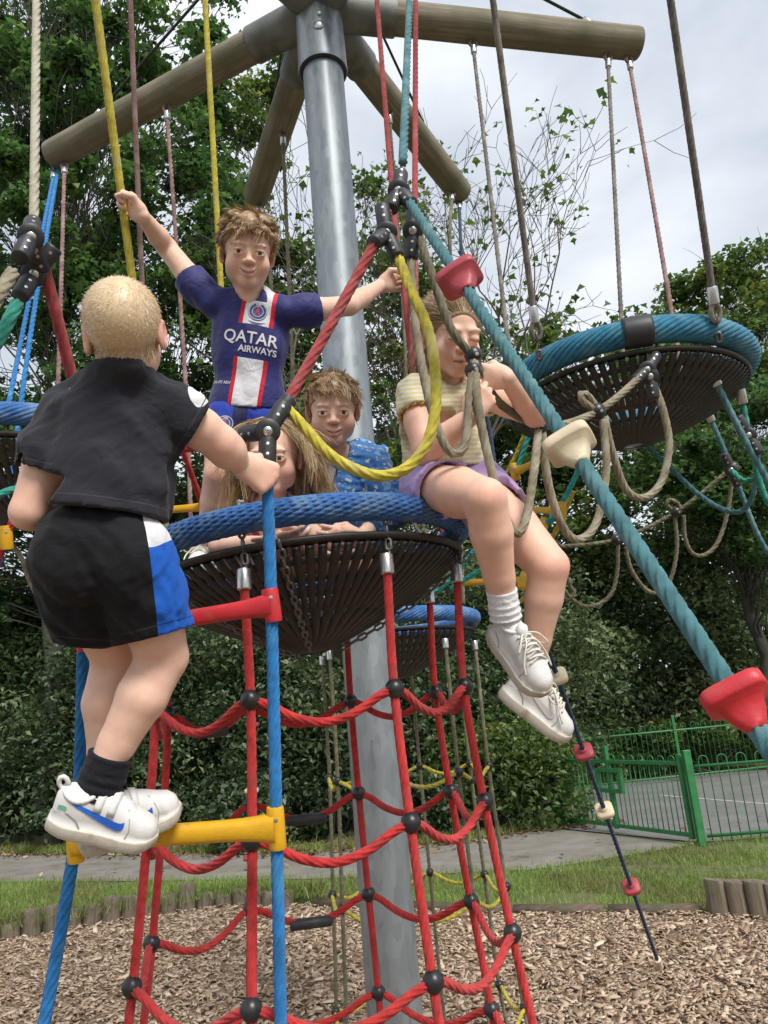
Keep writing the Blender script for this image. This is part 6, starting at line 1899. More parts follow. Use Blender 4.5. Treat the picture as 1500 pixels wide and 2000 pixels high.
sp0 = P(300, 1130, 1.33); sv = img(1, .13, -.42)
wp0 = P(310, 1058, 1.36); wv = img(-.42, 1, .0)
M_SH1 = cloth('black_shorts', (0.007, 0.007, 0.009), [([('s', 0, 9)], (0.012, 0.105, 0.50)), ([('s', 0, 9), ('w', 0, 9)], (0.62, 0.63, 0.66)), ([('s', 0, 9), ('h', .018, .0205)], (0.006, 0.05, 0.27)), ([('s', -9, 0), ('h', .018, .0205)], (0.022, 0.022, 0.026))], sheen=0.04, wr=0.3)
garment('shorts', F, M_SH1, k1, o1, {'s': lambda v: (v - sp0) @ sv, 'h': lambda v: np.where((v - P(250, 1200, 1.42)) @ img(1, 0, 0) > 0, -(v - hmR) @ img(.25, -1, .05), -(v - hmL) @ img(-.10, -1, .05)), 'w': lambda v: (v - wp0) @ wv + .006 * np.sin((v @ img(1, 0, 0)) * 90)})
sock(k1, mid(knR, anR, .80), anR + img(-.1, -1, -.1) * .03, .040, .043, M_BSOCK, o1)
sock(k1, mid(knL, anL, .84), anL + img(.0, -1, -.1) * .03, .036, .038, M_BSOCK, o1, 3)
_, to_ = shoe(k1, P(98, 1612, 1.385), img(.93, -.29, -.22), img(.30, .92, .15), .186, 'strap', o1)
shoe(k1, P(165, 1664, 1.43), img(.80, .16, -.58), img(-.12, .95, .25), .186, 'strap', o1)

# ================================================================== child 2: smiling boy standing in the basket
o2 = P(430, 1090, 2.35)
k2 = empty('person', o2, 'smiling child in blue football shirt standing in basket with both arms out', 'person')
HC = P(483, 493, 2.32); toc = unit(CO - HC)
hf = unit(toc + img(1, .2, 0) * .07); hu = img(.03, 1, .0)
nk = P(487, 590, 2.36)
V, Q, c, LW, R = head(HC, hf, hu, 1.0, nk, .042, smile=1.2, eye=.0042)
shA, shB = P(408, 590, 2.37), P(566, 612, 2.37)
elA = P(326, 484, 2.40)
YT, YB = P(178, -60, 2.15), P(326, 1050, 2.50)
yd = unit(YT - YB)
GA = P(238, 395, 2.285)
tA = ((GA - YB) @ yd); GA = YB + yd * tA                      # on the yellow rope
dA = unit(img(-.66, .62, -.25)); wrA = wrist_for(GA, dA, yd, True, 1.0)
hA = hand(wrA, dA, yd, True, 1.0, (60, 86, 55), .03, .9, arm=mid(elA, wrA, .6), arm_r=.0215)
elB = P(682, 597, 2.44); GB = P(786, 545, 2.60); dB = unit(img(.86, .30, -.35))
tB = unit(P(770, 420, 3.0) * 0 + img(-.1, 1, .05)); wrB = wrist_for(GB, dB, tB, False, 1.0)
hB = hand(wrB, dB, tB, False, 1.0, (60, 86, 55), .03, .9, arm=mid(elB, wrB, .6), arm_r=.0215)
hp1, kn1, an1 = P(446, 822, 2.37), P(428, 928, 2.30), P(402, 1095, 2.42)
hp2, kn2, an2 = P(522, 826, 2.39), P(524, 950, 2.46), P(520, 1110, 2.50)
ch, pv = P(486, 660, 2.385), P(484, 810, 2.385)
sk2 = limb_skin([([shA, mid(shA, elA, .5), elA], [.038, .036, .031], .02), ([elA, mid(elA, wrA, .35), wrA], [.031, .031, .0205], .02),
                 ([shB, mid(shB, elB, .5), elB], [.038, .036, .031], .02), ([elB, mid(elB, wrB, .35), wrB], [.031, .031, .0205], .02),
                 ([nk, ch, pv], [.042, .05, .05], .05), ([shA, nk, shB], [.032, .040, .032], .03),
                 ([hp1, mid(hp1, kn1, .5), kn1], [.058, .058, .045], .02), ([kn1, mid(kn1, an1, .3), an1], [.046, .044, .030], .03),
                 ([hp2, mid(hp2, kn2, .5), kn2], [.062, .058, .045], .02), ([kn2, mid(kn2, an2, .3), an2], [.046, .044, .030], .03)],
                .0064, [(kn1 + img(.1, .1, 1) * .04, .035, .6, (0.42, 0.15, 0.11))])
body_mesh([(V, Q, c), hA, hB, sk2], k2, o2)
eyes(k2, LW, R, o2, 1.0)
M_HBR = hair_mat('light_brown_hair', (0.17, 0.10, 0.05), (0.56, 0.38, 0.22))
def tufts(F, s):
    rg = np.random.default_rng(4)
    for i in range(26):
        a = rg.uniform(-2.6, 2.6) + math.pi / 2; z = rg.uniform(.045, .105)
        r_ = math.sqrt(max(.05, 1 - ((z - .028) / .09) ** 2))
        F.ell(np.array((.075 * r_ * math.cos(a), .092 * r_ * math.sin(a) - .012, z)) * s, np.array((.020, .020, .013)) * s, None, .012)
hair_cap(HC, R, 1.0, .007, [((0, .070, .056), (0, .62, -.78)), ((0, .02, .006), (0, .60, -.80)), ((0, 0, -.03), (0, 0, -1))], M_HBR, k2, o2, tufts, .40, .002)
msk = lambda l: ((l[:, 2] > .058) & (l[:, 1] < .085)) | ((l[:, 1] < .018) & (l[:, 2] > -.02)) & ~((np.abs(l[:, 0]) > .066) & (l[:, 2] < .02))
rt, nm, l = scalp(V, Q, LW, R, HC, 1.0, msk, 8000)
fl = np.stack([l[:, 0] * 9 + .35, np.where(l[:, 2] > .05, 1.0, -.2), np.where(l[:, 2] > .06, .15, -1.0)], -1) @ R.T
fl -= nm * (fl * nm).sum(1)[:, None] * .9
ln = np.where(l[:, 2] > .05, .048, .022) * RNG.uniform(.6, 1.25, len(l))
strands('hair', rt + nm * .006, nm * .42 + fl * .95, nm, ln * .85, .0009, M_HBR, k2, o2, 5, .26, .10, locks=170, tint=.5, head_c=LW((0, -.012, .028)), head_r=.086)
# football shirt
SD = unit(shB - shA); UP_ = unit(ch - pv); UP_ = unit(UP_ - SD * (UP_ @ SD)); FWD = np.cross(UP_, SD) * -1
if FWD @ toc < 0: FWD = -FWD
RB = np.stack([SD, np.cross(UP_, SD), UP_], 1)
F = Fld(*bounds([shA, shB, elA, elB, pv, nk, P(484, 815, 2.25), P(484, 815, 2.5)], .07), .0050)
F.ell(P(487, 645, 2.385), (.118, .078, .105), RB, .03)
F.chain([P(487, 612, 2.38), P(487, 690, 2.385), P(484, 800, 2.385), P(482, 840, 2.385)], [.075, .100, .108, .112], .05, flat=(FWD, .72))
F.chain([P(430, 590, 2.37), P(487, 585, 2.365), P(545, 604, 2.37)], [.040, .045, .040], .03)
F.chain([mid(shA, nk, .1), mid(shA, elA, .25), mid(shA, elA, .60)], [.047, .049, .053], .025)
F.chain([mid(shB, nk, .1), mid(shB, elB, .25), mid(shB, elB, .60)], [.047, .049, .053], .025)
F.wrinkle(.0046, 42, 77, (1, 1, .45), RB); F.wrinkle(.0008, 120, 6)
F.cut(mid(shA, elA, .47), elA - shA, within=.10); F.cut(mid(shB, elB, .47), elB - shB, within=.10)
F.cone(mid(shA, elA, .40), elA, .041, .05, .004, 's'); F.cone(mid(shB, elB, .40), elB, .041, .05, .004, 's')
F.cut(P(484, 801, 2.385), img(-.04, -1, 0), within=.2)
F.cone(P(484, 780, 2.385), P(482, 840, 2.385), .092, .10, .004, 's', flat=(FWD, .72))
F.cone(P(487, 578, 2.345), HC, .040, .05, .005, 's')
cs = P(497, 640, 2.30)                                        # centre of the stripe, chest
uu = lambda v: np.where((v - P(487, 660, 2.385)) @ FWD > -.01, (v - cs) @ SD, 9.0)
vv = lambda v: (v - cs) @ UP_
NAVY = (0.023, 0.025, 0.130)
M_FB = cloth('blue_football_shirt', NAVY, [([('u', -.0505, .0505), ('v', .010, .20)], (.52, .012, .03)), ([('u', -.038, .038), ('v', .010, .20)], (.62, .62, .65)),
             ([('u', -.0505, .0505), ('v', -.9, -.092)], (.52, .012, .03)), ([('u', -.038, .038), ('v', -.9, -.092)], (.62, .62, .65)), ([('v', .084, .3), ('c', -9, .062)], NAVY)],
             rough=0.6, sheen=.15, wr=.3, wscale=18)
shirt2, SV, SQ = garment('shirt', F, M_FB, k2, o2, {'u': uu, 'v': vv, 'c': lambda v: np.linalg.norm(v - (nk + img(0, -.2, 1) * .03), axis=1)})
BV = BVHTree.FromPolygons([Vector(v) for v in SV], [tuple(q) for q in SQ])
def decal(name, pts2, faces, mat, bvh, org3, sx, sy, fdir, parent, o, off=.0022):
    """flat print pressed on a garment: 2-D points cast back onto the cloth"""
    V = []
    for x, y in pts2:
        p = org3 + sx * x + sy * y
        hit = bvh.ray_cast(Vector(p + fdir * .25), Vector(-fdir), .6)
        q = np.array(hit[0]) if hit[0] is not None else p
        V.append(q + fdir * off)
    me = bpy.data.meshes.new(name); me.from_pydata([tuple(v - o) for v in V], [], [tuple(f) for f in faces])
    return obj(name, me, mat, parent)
def text2d(body, size, bold=0.0, sx=1.0):
    cu = bpy.data.curves.new('t', 'FONT'); cu.body = body; cu.size = size; cu.align_x = 'CENTER'; cu.align_y = 'CENTER'; cu.offset = bold; cu.resolution_u = 4
    ob = bpy.data.objects.new('t', cu); COL.objects.link(ob)
    dg = bpy.context.evaluated_depsgraph_get(); me = bpy.data.meshes.new_from_object(ob.evaluated_get(dg))
    bm = bmesh.new(); bm.from_mesh(me); bmesh.ops.triangulate(bm, faces=bm.faces)
    xs = [v.co.x for v in bm.verts]
    for k in np.arange(min(xs), max(xs), .008): bmesh.ops.bisect_plane(bm, geom=bm.verts[:] + bm.edges[:] + bm.faces[:], plane_co=(k, 0, 0), plane_no=(1, 0, 0))
    bm.verts.index_update()
    p = [(v.co.x * sx, v.co.y) for v in bm.verts]; f = [[v.index for v in fc.verts] for fc in bm.faces]
    bm.free(); bpy.data.objects.remove(ob); bpy.data.curves.remove(cu); bpy.data.meshes.remove(me)
    return p, f
def ring2d(r0, r1, n=36):
    a = np.linspace(0, 2 * math.pi, n, endpoint=False)
    p = [(r1 * math.cos(t), r1 * math.sin(t)) for t in a] + [(r0 * math.cos(t), r0 * math.sin(t)) for t in a]
    return p, [[i, (i + 1) % n, n + (i + 1) % n, n + i] for i in range(n)]
def disc2d(r, n=30):
    rows = [(0.0, 0.0)]; f = []
    for k, q in enumerate((.35, .7, 1.0)):
        rows += [(r * q * math.cos(2 * math.pi * i / n), r * q * math.sin(2 * math.pi * i / n)) for i in range(n)]
    for i in range(n):
        f.append([0, 1 + i, 1 + (i + 1) % n])
        for k in range(2): f.append([1 + k * n + i, 1 + (k + 1) * n + i, 1 + (k + 1) * n + (i + 1) % n, 1 + k * n + (i + 1) % n])
    return rows, f
M_PW = simple('print_white', (0.62, 0.62, 0.64), 0.6, var=.04); M_PN = simple('print_navy', (0.022, 0.035, 0.17), 0.6, var=.05); M_PR = simple('print_red', (0.48, 0.015, 0.03), 0.6, var=.05); M_PB = simple('print_blue', (0.02, 0.06, 0.32), 0.6)
DX = unit(SD - FWD * (SD @ FWD)); DY = UP_
dq = lambda nm_, pf, mt, at, off=.0022: decal(nm_, pf[0], pf[1], mt, BV, at, DX, DY, FWD, shirt2, o2, off)
dq('chest_lettering', text2d('QATAR', .050, .0007, .96), M_PW, cs + DX * -.010 + DY * -.032)
dq('chest_lettering', text2d('AIRWAYS', .027, .0006, .96), M_PW, cs + DX * .016 + DY * -.066)
cr0 = cs + DX * .001 + DY * .052
def crest(at, r, parent_fn):
    parent_fn('crest_disc', disc2d(r), M_PN, at, .0024); parent_fn('crest_ring', ring2d(r * .90, r * .96), M_PW, at, .0030); parent_fn('crest_ring', ring2d(r * .56, r * .61), M_PW, at, .0030)
    tw = [(-.34, -.48), (-.20, -.48), (-.09, -.12), (.09, -.12), (.20, -.48), (.34, -.48), (.15, -.02), (.055, .50), (-.055, .50), (-.15, -.02)]
    parent_fn('crest_tower', ([(x * r, y * r) for x, y in tw], [[0, 1, 2, 9], [3, 4, 5, 6], [2, 3, 6, 9], [9, 6, 7, 8]]), M_PR, at, .0034)
    p_, f_ = text2d('PARIS', r * .34, .0002, .9)
    th = [(x / r, y) for x, y in p_]
    parent_fn('crest_lettering', ([((r * .75 + y) * math.sin(t), (r * .75 + y) * math.cos(t)) for t, y in th], f_), M_PW, at, .0032)
crest(cr0, .0275, dq)
sw = [(-.028, .004), (-.012, -.004), (.002, -.006), (.016, -.003), (.030, .005), (.016, .000), (.002, -.0015), (-.012, -.0005)]
dq('swoosh', (sw, [[0, 1, 7], [1, 2, 6, 7], [2, 3, 5, 6], [3, 4, 5]]), M_PN, cs + DX * .002 + DY * .018)
dq('hem_lettering', text2d('DRI-FIT ADV', .0125, .0002, .9), M_PW, cs + DX * -.082 + DY * -.172)
# blue shorts
F = Fld(*bounds([hp1, hp2, kn1, kn2, pv], .13), .005)
F.ell(P(484, 815, 2.385), (.108, .082, .07), RB, .03)
F.chain([hp1, mid(hp1, kn1, .5)], [.074, .070], .03); F.chain([hp2, mid(hp2, kn2, .5)], [.074, .070], .03)
F.wrinkle(.0035, 60, 9, (1, 1, .5), RB)
F.cut(mid(hp1, kn1, .38), kn1 - hp1, within=.10); F.cut(mid(hp2, kn2, .36), kn2 - hp2, within=.10)
F.cone(mid(hp1, kn1, .28), kn1, .061, .062, .004, 's'); F.cone(mid(hp2, kn2, .28), kn2, .061, .062, .004, 's')
F.cut(P(484, 780, 2.385), UP_, within=.3)
M_SH2 = cloth('blue_football_shorts', (0.018, 0.045, 0.34), [([('s', -.030, .012)], (0.012, 0.016, 0.07))], rough=.6, sheen=.1)
sh2, V2, Q2 = garment('shorts', F, M_SH2, k2, o2, {'s': lambda v: (v - P(484, 815, 2.38)) @ SD})
BV2 = BVHTree.FromPolygons([Vector(v) for v in V2], [tuple(q) for q in Q2])
crest(P(441, 828, 2.30), .025, lambda nm_, pf, mt, at, off: decal(nm_, pf[0], pf[1], mt, BV2, at, DX, DY, FWD, sh2, o2, off))
for an, kn in ((an1, kn1), (an2, kn2)):
    sock(k2, mid(kn, an, .86), an + img(0, -1, 0) * .03, .034, .034, M_WSOCK, o2)
    shoe(k2, an + img(-.1, -1, -.3) * .06, unit(img(.1, -.1, 1) * [1, 1, 0.2]), (0, 0, 1), .18, 'lace', o2)

# ================================================================== child 3: girl on the rim
o3 = P(880, 990, 1.95)
k3 = empty('person', o3, 'child in yellow striped top and lilac shorts sitting on the basket rim', 'person')
HC = P(879, 656, 2.04); hf = img(.36, -.28, .88); hu = img(.06, 1, .30)
nk = P(862, 752, 2.08)
V, Q, c, LW, R = head(HC, hf, hu, .99, nk, .041, smile=.1, closed=True)
shA, elA = P(808, 772, 2.03), P(832, 882, 1.94)
shB, elB = P(938, 768, 2.14), P(1046, 810, 2.03)
GC = P(928, 716, 1.915)
dB = img(-.97, .05, -.15); tB = img(.12, 1, .1)
wrB = P(990, 738, 1.935)
hB = hand(wrB, dB, tB, False, 1.0, (32, 52, 38), .05, .8, arm=mid(elB, wrB, .6), arm_r=.0235)
dA = img(.50, .82, -.1); tA = img(-.82, .5, .2); wrA = P(922, 812, 1.885)
hA = hand(wrA, dA, tA, True, .98, (40, 60, 40), .04, .8, arm=mid(elA, wrA, .6), arm_r=.0235)
hp1, kn1, an1 = P(842, 948, 2.02), P(948, 975, 1.76), P(986, 1190, 1.84)
hp2, kn2, an2 = P(930, 955, 2.10), P(1072, 1106, 1.91), P(1040, 1308, 1.95)
ch, pv = P(858, 830, 2.085), P(872, 930, 2.09)
sk3 = limb_skin([([shA, mid(shA, elA, .5), elA], [.040, .040, .035], .02), ([elA, mid(elA, wrA, .35), wrA], [.036, .035, .0225], .02),
                 ([shB, mid(shB, elB, .5), elB], [.039, .037, .033], .02), ([elB, mid(elB, wrB, .35), wrB], [.034, .033, .0225], .02),
                 ([nk, ch, pv], [.042, .052, .055], .05), ([shA, nk, shB], [.033, .040, .033], .03),
                 ([hp1, mid(hp1, kn1, .55), kn1], [.058, .063, .049], .02), ([kn1, mid(kn1, an1, .30), mid(kn1, an1, .7), an1], [.049, .050, .037, .029], .03),
                 ([hp2, mid(hp2, kn2, .55), kn2], [.060, .066, .050], .02), ([kn2, mid(kn2, an2, .30), mid(kn2, an2, .7), an2], [.049, .047, .035, .028], .03)],
                .0064, [(kn1 + img(.1, .4, .9) * .045, .032, .40, PINK), (kn2 + img(.6, .1, .7) * .045, .040, .45, PINK), (elB, .04, .35, PINK), (elA, .05, .3, PINK), (mid(kn1, an1, .5) + img(-.1, 0, 1) * .045, .02, .25, (.36, .19, .13))], skin=SK * (1.0, .95, .93))
body_mesh([(V, Q, c), hA, hB, sk3], k3, o3)
M_HGI = hair_mat('ash_blond_hair', (0.15, 0.09, 0.045), (0.50, 0.36, 0.21))
def bun(F, s): F.ell(np.array((0, -.105, .03)) * s, np.array((.03, .03, .035)) * s, None, .02)
hair_cap(HC, R, .99, .0045, [((0, .074, .066), (0, .90, -.42)), ((0, .014, -.02), (0, .80, -.60))], M_HGI, k3, o3, bun, .5)
msk = lambda l: (l[:, 1] < .080 - .55 * np.clip(.085 - l[:, 2], 0, .2)) & (l[:, 2] > -.03) & ~((np.abs(l[:, 0]) > .066) & (l[:, 2] < .02))
rt, nm, l = scalp(V, Q, LW, R, HC, .99, msk, 6500)
fl = (np.array((0, -.105, .02)) - l) @ R.T; fl /= np.linalg.norm(fl, axis=1)[:, None]; fl -= nm * (fl * nm).sum(1)[:, None]
strands('hair', rt + nm * .003, fl + nm * .10, nm, RNG.uniform(.03, .06, len(l)), .0008, M_HGI, k3, o3, 3, .05, 0, tint=.55, head_c=LW((0, -.012, .028)), head_r=.080)
# pony tail and loose wisps on the neck
pr = LW((0, -.105, .03)); n = 700
rt = pr + RNG.normal(0, .010, (n, 3)); strands('hair', rt, np.tile(img(-.3, -.9, -.3), (n, 1)), np.tile(img(0, 0, 1), (n, 1)), RNG.uniform(.10, .2, n), .0009, M_HGI, k3, o3, 6, .1, .12, tint=.5)
n = 260; rt = LW((.045, -.02, -.05)) + RNG.normal(0, .012, (n, 3)); strands('hair', rt, np.tile(img(.15, -1, .3), (n, 1)), np.tile(img(0, 0, 1), (n, 1)), RNG.uniform(.05, .12, n), .0008, M_HGI, k3, o3, 5, .1, .12, tint=.6)
# ribbed striped top
SD = unit(shB - shA); UP_ = unit(nk - pv); SD = unit(SD - UP_ * (SD @ UP_)); FWD = np.cross(SD, UP_)
if FWD @ (CO - ch) < 0: FWD = -FWD
RB = np.stack([SD, np.cross(UP_, SD), UP_], 1)
F = Fld(*bounds([shA, shB, elA, elB, pv, nk, P(870, 920, 1.95)], .07), .0050)
F.ell(P(862, 812, 2.09), (.105, .075, .095), RB, .03)
F.chain([P(862, 785, 2.085), P(860, 840, 2.085), P(868, 905, 2.09), P(872, 940, 2.09)], [.08, .098, .104, .11], .05, flat=(FWD, .82))
F.chain([P(812, 768, 2.04), P(862, 762, 2.085), P(925, 765, 2.13)], [.045, .052, .045], .03)
F.chain([mid(shA, nk, .1), mid(shA, elA, .30)], [.048, .050], .025); F.chain([mid(shA, elA, .25), mid(shA, elA, .6)], [.050, .049], .02)
F.chain([mid(shB, nk, .1), mid(shB, elB, .30), mid(shB, elB, .5)], [.044, .045, .045], .025)
F.wrinkle(.0036, 60, 21, (.7, 1, 1.3), RB); F.wrinkle(.0014, 130, 6)
F.cut(mid(shA, elA, .34), unit(elA - shA), within=.10); F.cut(mid(shB, elB, .28), elB - shB, within=.09)
F.cone(mid(shA, elA, .26), elA, .043, .05, .004, 's'); F.cone(mid(shB, elB, .2), elB, .040, .05, .004, 's')
F.cut(P(868, 912, 2.09), img(.05, -1, 0), within=.2)
F.cone(nk + FWD * .022 + UP_ * -.004, HC, .042, .044, .006, 's')
def striped():
    m = cloth('yellow_striped_rib', (0.66, 0.60, 0.46), wr=.25)
    nt = m.node_tree; b = nt.nodes['Principled BSDF']; L = nt.links.new
    a = nt.nodes.new('ShaderNodeAttribute'); a.attribute_name = 'v'
    q = nt.nodes.new('ShaderNodeMath'); q.operation = 'MULTIPLY'; q.inputs[1].default_value = 2 * math.pi / .0125
    s_ = nt.nodes.new('ShaderNodeMath'); s_.operation = 'SINE'
    r = nt.nodes.new('ShaderNodeValToRGB'); r.color_ramp.elements[0].position = .40; r.color_ramp.elements[1].position = .60
    mr = nt.nodes.new('ShaderNodeMapRange'); mr.inputs['From Min'].default_value = -1; mr.inputs['From Max'].default_value = 1
    L(a.outputs['Fac'], q.inputs[0]); L(q.outputs[0], s_.inputs[0]); L(s_.outputs[0], mr.inputs['Value']); L(mr.outputs['Result'], r.inputs['Fac'])
    r.color_ramp.elements[0].color = (0.66, 0.56, 0.27, 1); r.color_ramp.elements[1].color = (0.70, 0.67, 0.56, 1)
    L(r.outputs['Color'], b.inputs['Base Color'])
    return m
garment('shirt', F, striped(), k3, o3, {'v': lambda v: (v - P(862, 812, 2.0)) @ UP_})
# frilled cuff
ce = mid(shA, elA, .345); cd = unit(elA - shA); Rc = basis(cd)
a = np.linspace(0, 2 * math.pi, 121); wv_ = .0032 * np.sin(a * 30)
V, F_ = sweep(np.stack([(.0465 + wv_) * np.cos(a), (.0465 + wv_) * np.sin(a), .003 * np.sin(a * 15)], -1) @ Rc.T + ce - o3, .0026, 6, False)
obj('cuff_frill', np_mesh('cuff_frill', V, F_), simple('yellow_trim', (0.55, 0.36, 0.07), .8, var=.1), k3)
# lilac shorts
F = Fld(*bounds([hp1, hp2, kn1, kn2, pv], .12), .005)
F.ell(P(872, 938, 2.10), (.112, .095, .070), RB, .03)
F.chain([hp1, mid(hp1, kn1, .42)], [.085, .084], .012); F.chain([hp2, mid(hp2, kn2, .46)], [.088, .086], .012)
F.wrinkle(.0038, 62, 19); F.wrinkle(.0016, 130, 3)
F.cut(mid(hp1, kn1, .26), kn1 - hp1 + img(.3, -.6, 0) * .08, within=.20); F.cut(mid(hp2, kn2, .36), kn2 - hp2, within=.12)
F.cone(mid(hp1, kn1, .22), kn1, .068, .066, .004, 's'); F.cone(mid(hp2, kn2, .30), kn2, .072, .070, .004, 's')
F.cut(P(870, 902, 2.09), UP_, within=.3)
garment('shorts', F, cloth('lilac_shorts', (0.45, 0.32, 0.60), wr=.35), k3, o3)
sock(k3, mid(kn1, an1, .82), an1 + img(.1, -1, 0) * .02, .036, .038, M_WSOCK, o3); sock(k3, mid(kn2, an2, .88), an2 + img(-.1, -1, 0) * .02, .034, .037, M_WSOCK, o3, 2)
shoe(k3, P(962, 1238, 1.90), img(.50, -.66, .56), img(.36, .52, .80), .200, 'lace', o3)
shoe(k3, P(976, 1358, 1.98), img(.80, -.58, .12), img(.55, .80, .22), .200, 'lace', o3)

# ================================================================== child 4: fair haired child peeping out of the basket
o4 = P(540, 1060, 2.12)
k4 = empty('person', o4, 'fair haired child crouching in basket, peeping from behind the blue ladder rope', 'person')
HC = P(533, 893, 2.06); hf = unit(unit(CO - HC) + img(-1, -.3, 0) * .16); hu = img(-.05, 1, .05); nk = P(530, 985, 2.12)
V, Q, c, LW, R = head(HC, hf, hu, .95, nk, .038, smile=.5)
shA, elA, wrA = P(478, 1012, 2.12), P(430, 1068, 2.02), P(520, 1062, 1.90)
shB, elB, wrB = P(590, 1010, 2.14), P(620, 1075, 2.05), P(575, 1066, 1.92)
hA = hand(wrA, img(.9, .05, .3), img(0, .8, .6), True, .95, (25, 35, 25), arm=mid(elA, wrA, .6), arm_r=.021)
hB = hand(wrB, img(-.6, -.1, .7), img(0, 1, 0), False, .95, (25, 35, 25), arm=mid(elB, wrB, .6), arm_r=.021)
pv = P(530, 1095, 2.24)
sk4 = limb_skin([([shA, elA], [.036, .030], .02), ([elA, wrA], [.031, .020], .02), ([shB, elB], [.036, .030], .02), ([elB, wrB], [.031, .020], .02), ([nk, P(532, 1050, 2.18), pv], [.040, .05, .05], .05), ([shA, nk, shB], [.032, .038, .032], .03),
                 ([pv, P(470, 1085, 2.05), P(520, 1105, 1.95)], [.06, .046, .035], .02), ([pv, P(600, 1085, 2.08), P(560, 1110, 1.98)], [.06, .046, .035], .02)], .008)
body_mesh([(V, Q, c), hA, hB, sk4], k4, o4); eyes(k4, LW, R, o4, .95, (0.10, 0.14, 0.17))
M_HB4 = hair_mat('fair_hair', (0.28, 0.18, 0.085), (0.66, 0.49, 0.28))
hair_cap(HC, R, .95, .006, [((0, .066, .062), (0, .85, -.5)), ((0, .015, -.02), (0, .95, -.30))], M_HB4, k4, o4, None, .5)
msk = lambda l: (l[:, 1] < .035 - .55 * np.clip(.085 - l[:, 2], 0, .2)) & (l[:, 2] > -.03)
rt, nm, l = scalp(V, Q, LW, R, HC, .95, msk, 3400)
fl = np.stack([np.sign(l[:, 0] + .01) * 1.2, np.where(l[:, 2] > .06, -.25, -.45), -np.ones(len(l)) * .9], -1) @ R.T; fl -= nm * np.minimum(0, (fl * nm).sum(1))[:, None]
strands('hair', rt + nm * .004, fl + nm * .3, nm, RNG.uniform(.09, .19, len(l)), .0009, M_HB4, k4, o4, 7, .12, .30, locks=110, tint=.55, head_c=LW((0, -.012, .02)), head_r=.081)
F = Fld(*bounds([shA, shB, pv, nk], .10), .006)
F.chain([P(530, 1000, 2.13), P(532, 1050, 2.18), pv], [.06, .088, .095], .04); F.chain([shA, nk, shB], [.041, .045, .041], .03)
F.wrinkle(.003, 30, 4); F.cone(nk + img(0, .2, .9) * .03, HC, .05, .055, .005, 's')
garment('shirt', F, cloth('pale_pink_top', (0.62, 0.46, 0.44), [([('s', .35, 9)], (.42, .05, .09))]), k4, o4, {'s': lambda v: np.sin(v @ img(1, .3, 0) * 110) * np.sin(v @ img(.2, 1, 0) * 60)})

# ================================================================== child 5: small child in a blue patterned jacket
o5 = P(670, 1060, 2.2)
k5 = empty('person', o5, 'small child in blue patterned rain jacket sitting in the middle of the basket', 'person')
HC = P(650, 800, 2.22); hf = unit(unit(CO - HC) + img(.1, -1, 0) * .10); hu = img(-.03, 1, .05); nk = P(655, 882, 2.27)
V, Q, c, LW, R = head(HC, hf, hu, .95, nk, .036, smile=.8, eye=.0045)
shA, elA, wrA = P(600, 915, 2.25), P(572, 1000, 2.17), P(628, 1052, 1.96)
shB, elB, wrB = P(726, 912, 2.27), P(768, 990, 2.17), P(700, 1052, 1.97)
hA = hand(wrA, img(.7, -.05, .7), img(.2, 1, 0), True, .88, (25, 35, 25), arm=mid(elA, wrA, .6), arm_r=.02)
hB = hand(wrB, img(-.8, .05, .5), img(.2, 1, 0), False, .88, (25, 35, 25), arm=mid(elB, wrB, .6), arm_r=.02)
pv = P(668, 1060, 2.30)
sk5 = limb_skin([([shA, elA, wrA], [.034, .029, .018], .02), ([shB, elB, wrB], [.034, .029, .018], .02), ([nk, pv], [.04, .05], .04), ([shA, nk, shB], [.03, .036, .03], .03),
                 ([pv, P(620, 1090, 2.1), P(640, 1105, 2.0)], [.055, .043, .033], .02), ([pv, P(720, 1085, 2.12), P(690, 1105, 2.0)], [.055, .043, .033], .02)], .008)
body_mesh([(V, Q, c), hA, hB, sk5], k5, o5); eyes(k5, LW, R, o5, .95)
hair_cap(HC, R, .95, .006, [((0, .070, .052), (0, .72, -.68)), ((0, .01, .0), (0, .60, -.75)), ((0, 0, -.035), (0, 0, -1))], M_HBR, k5, o5, None, .45)
msk = lambda l: ((l[:, 2] > .056) & (l[:, 1] < .085)) | ((l[:, 1] < .015) & (l[:, 2] > -.03)) & ~((np.abs(l[:, 0]) > .066) & (l[:, 2] < .02))
rt, nm, l = scalp(V, Q, LW, R, HC, .95, msk, 5000)
fl = np.stack([l[:, 0] * 8 - .2, np.where(l[:, 2] > .05, .9, -.2), np.where(l[:, 2] > .06, .1, -1.0)], -1) @ R.T; fl -= nm * (fl * nm).sum(1)[:, None] * .95
strands('hair', rt + nm * .004, nm * .25 + fl, nm, np.where(l[:, 2] > .05, .040, .022) * RNG.uniform(.7, 1.2, len(l)), .0008, M_HBR, k5, o5, 5, .15, .1, locks=120, tint=.55, head_c=LW((0, -.012, .028)), head_r=.081)
F = Fld(*bounds([shA, shB, elA, elB, pv, nk, wrA, wrB], .09), .005)
F.chain([P(657, 915, 2.28), P(662, 975, 2.28), pv], [.078, .105, .115], .04, flat=(unit(CO - pv), .85)); F.chain([shA, P(655, 900, 2.27), shB], [.050, .052, .050], .03)
F.chain([shA, elA, mid(elA, wrA, .8)], [.052, .050, .036], .025); F.chain([shB, elB, mid(elB, wrB, .8)], [.054, .054, .036], .025)
F.cone(P(700, 878, 2.32), P(738, 890, 2.32), .034, .036, .03)           # hood lying on the shoulder
F.wrinkle(.0058, 62, 14); F.wrinkle(.0025, 130, 5)
F.cut(mid(elA, wrA, .72), wrA - elA, within=.07); F.cut(mid(elB, wrB, .72), wrB - elB, within=.07)
F.cone(nk + img(-.1, .0, .9) * .035, HC, .048, .055, .005, 's')
jc = P(642, 928, 2.17)
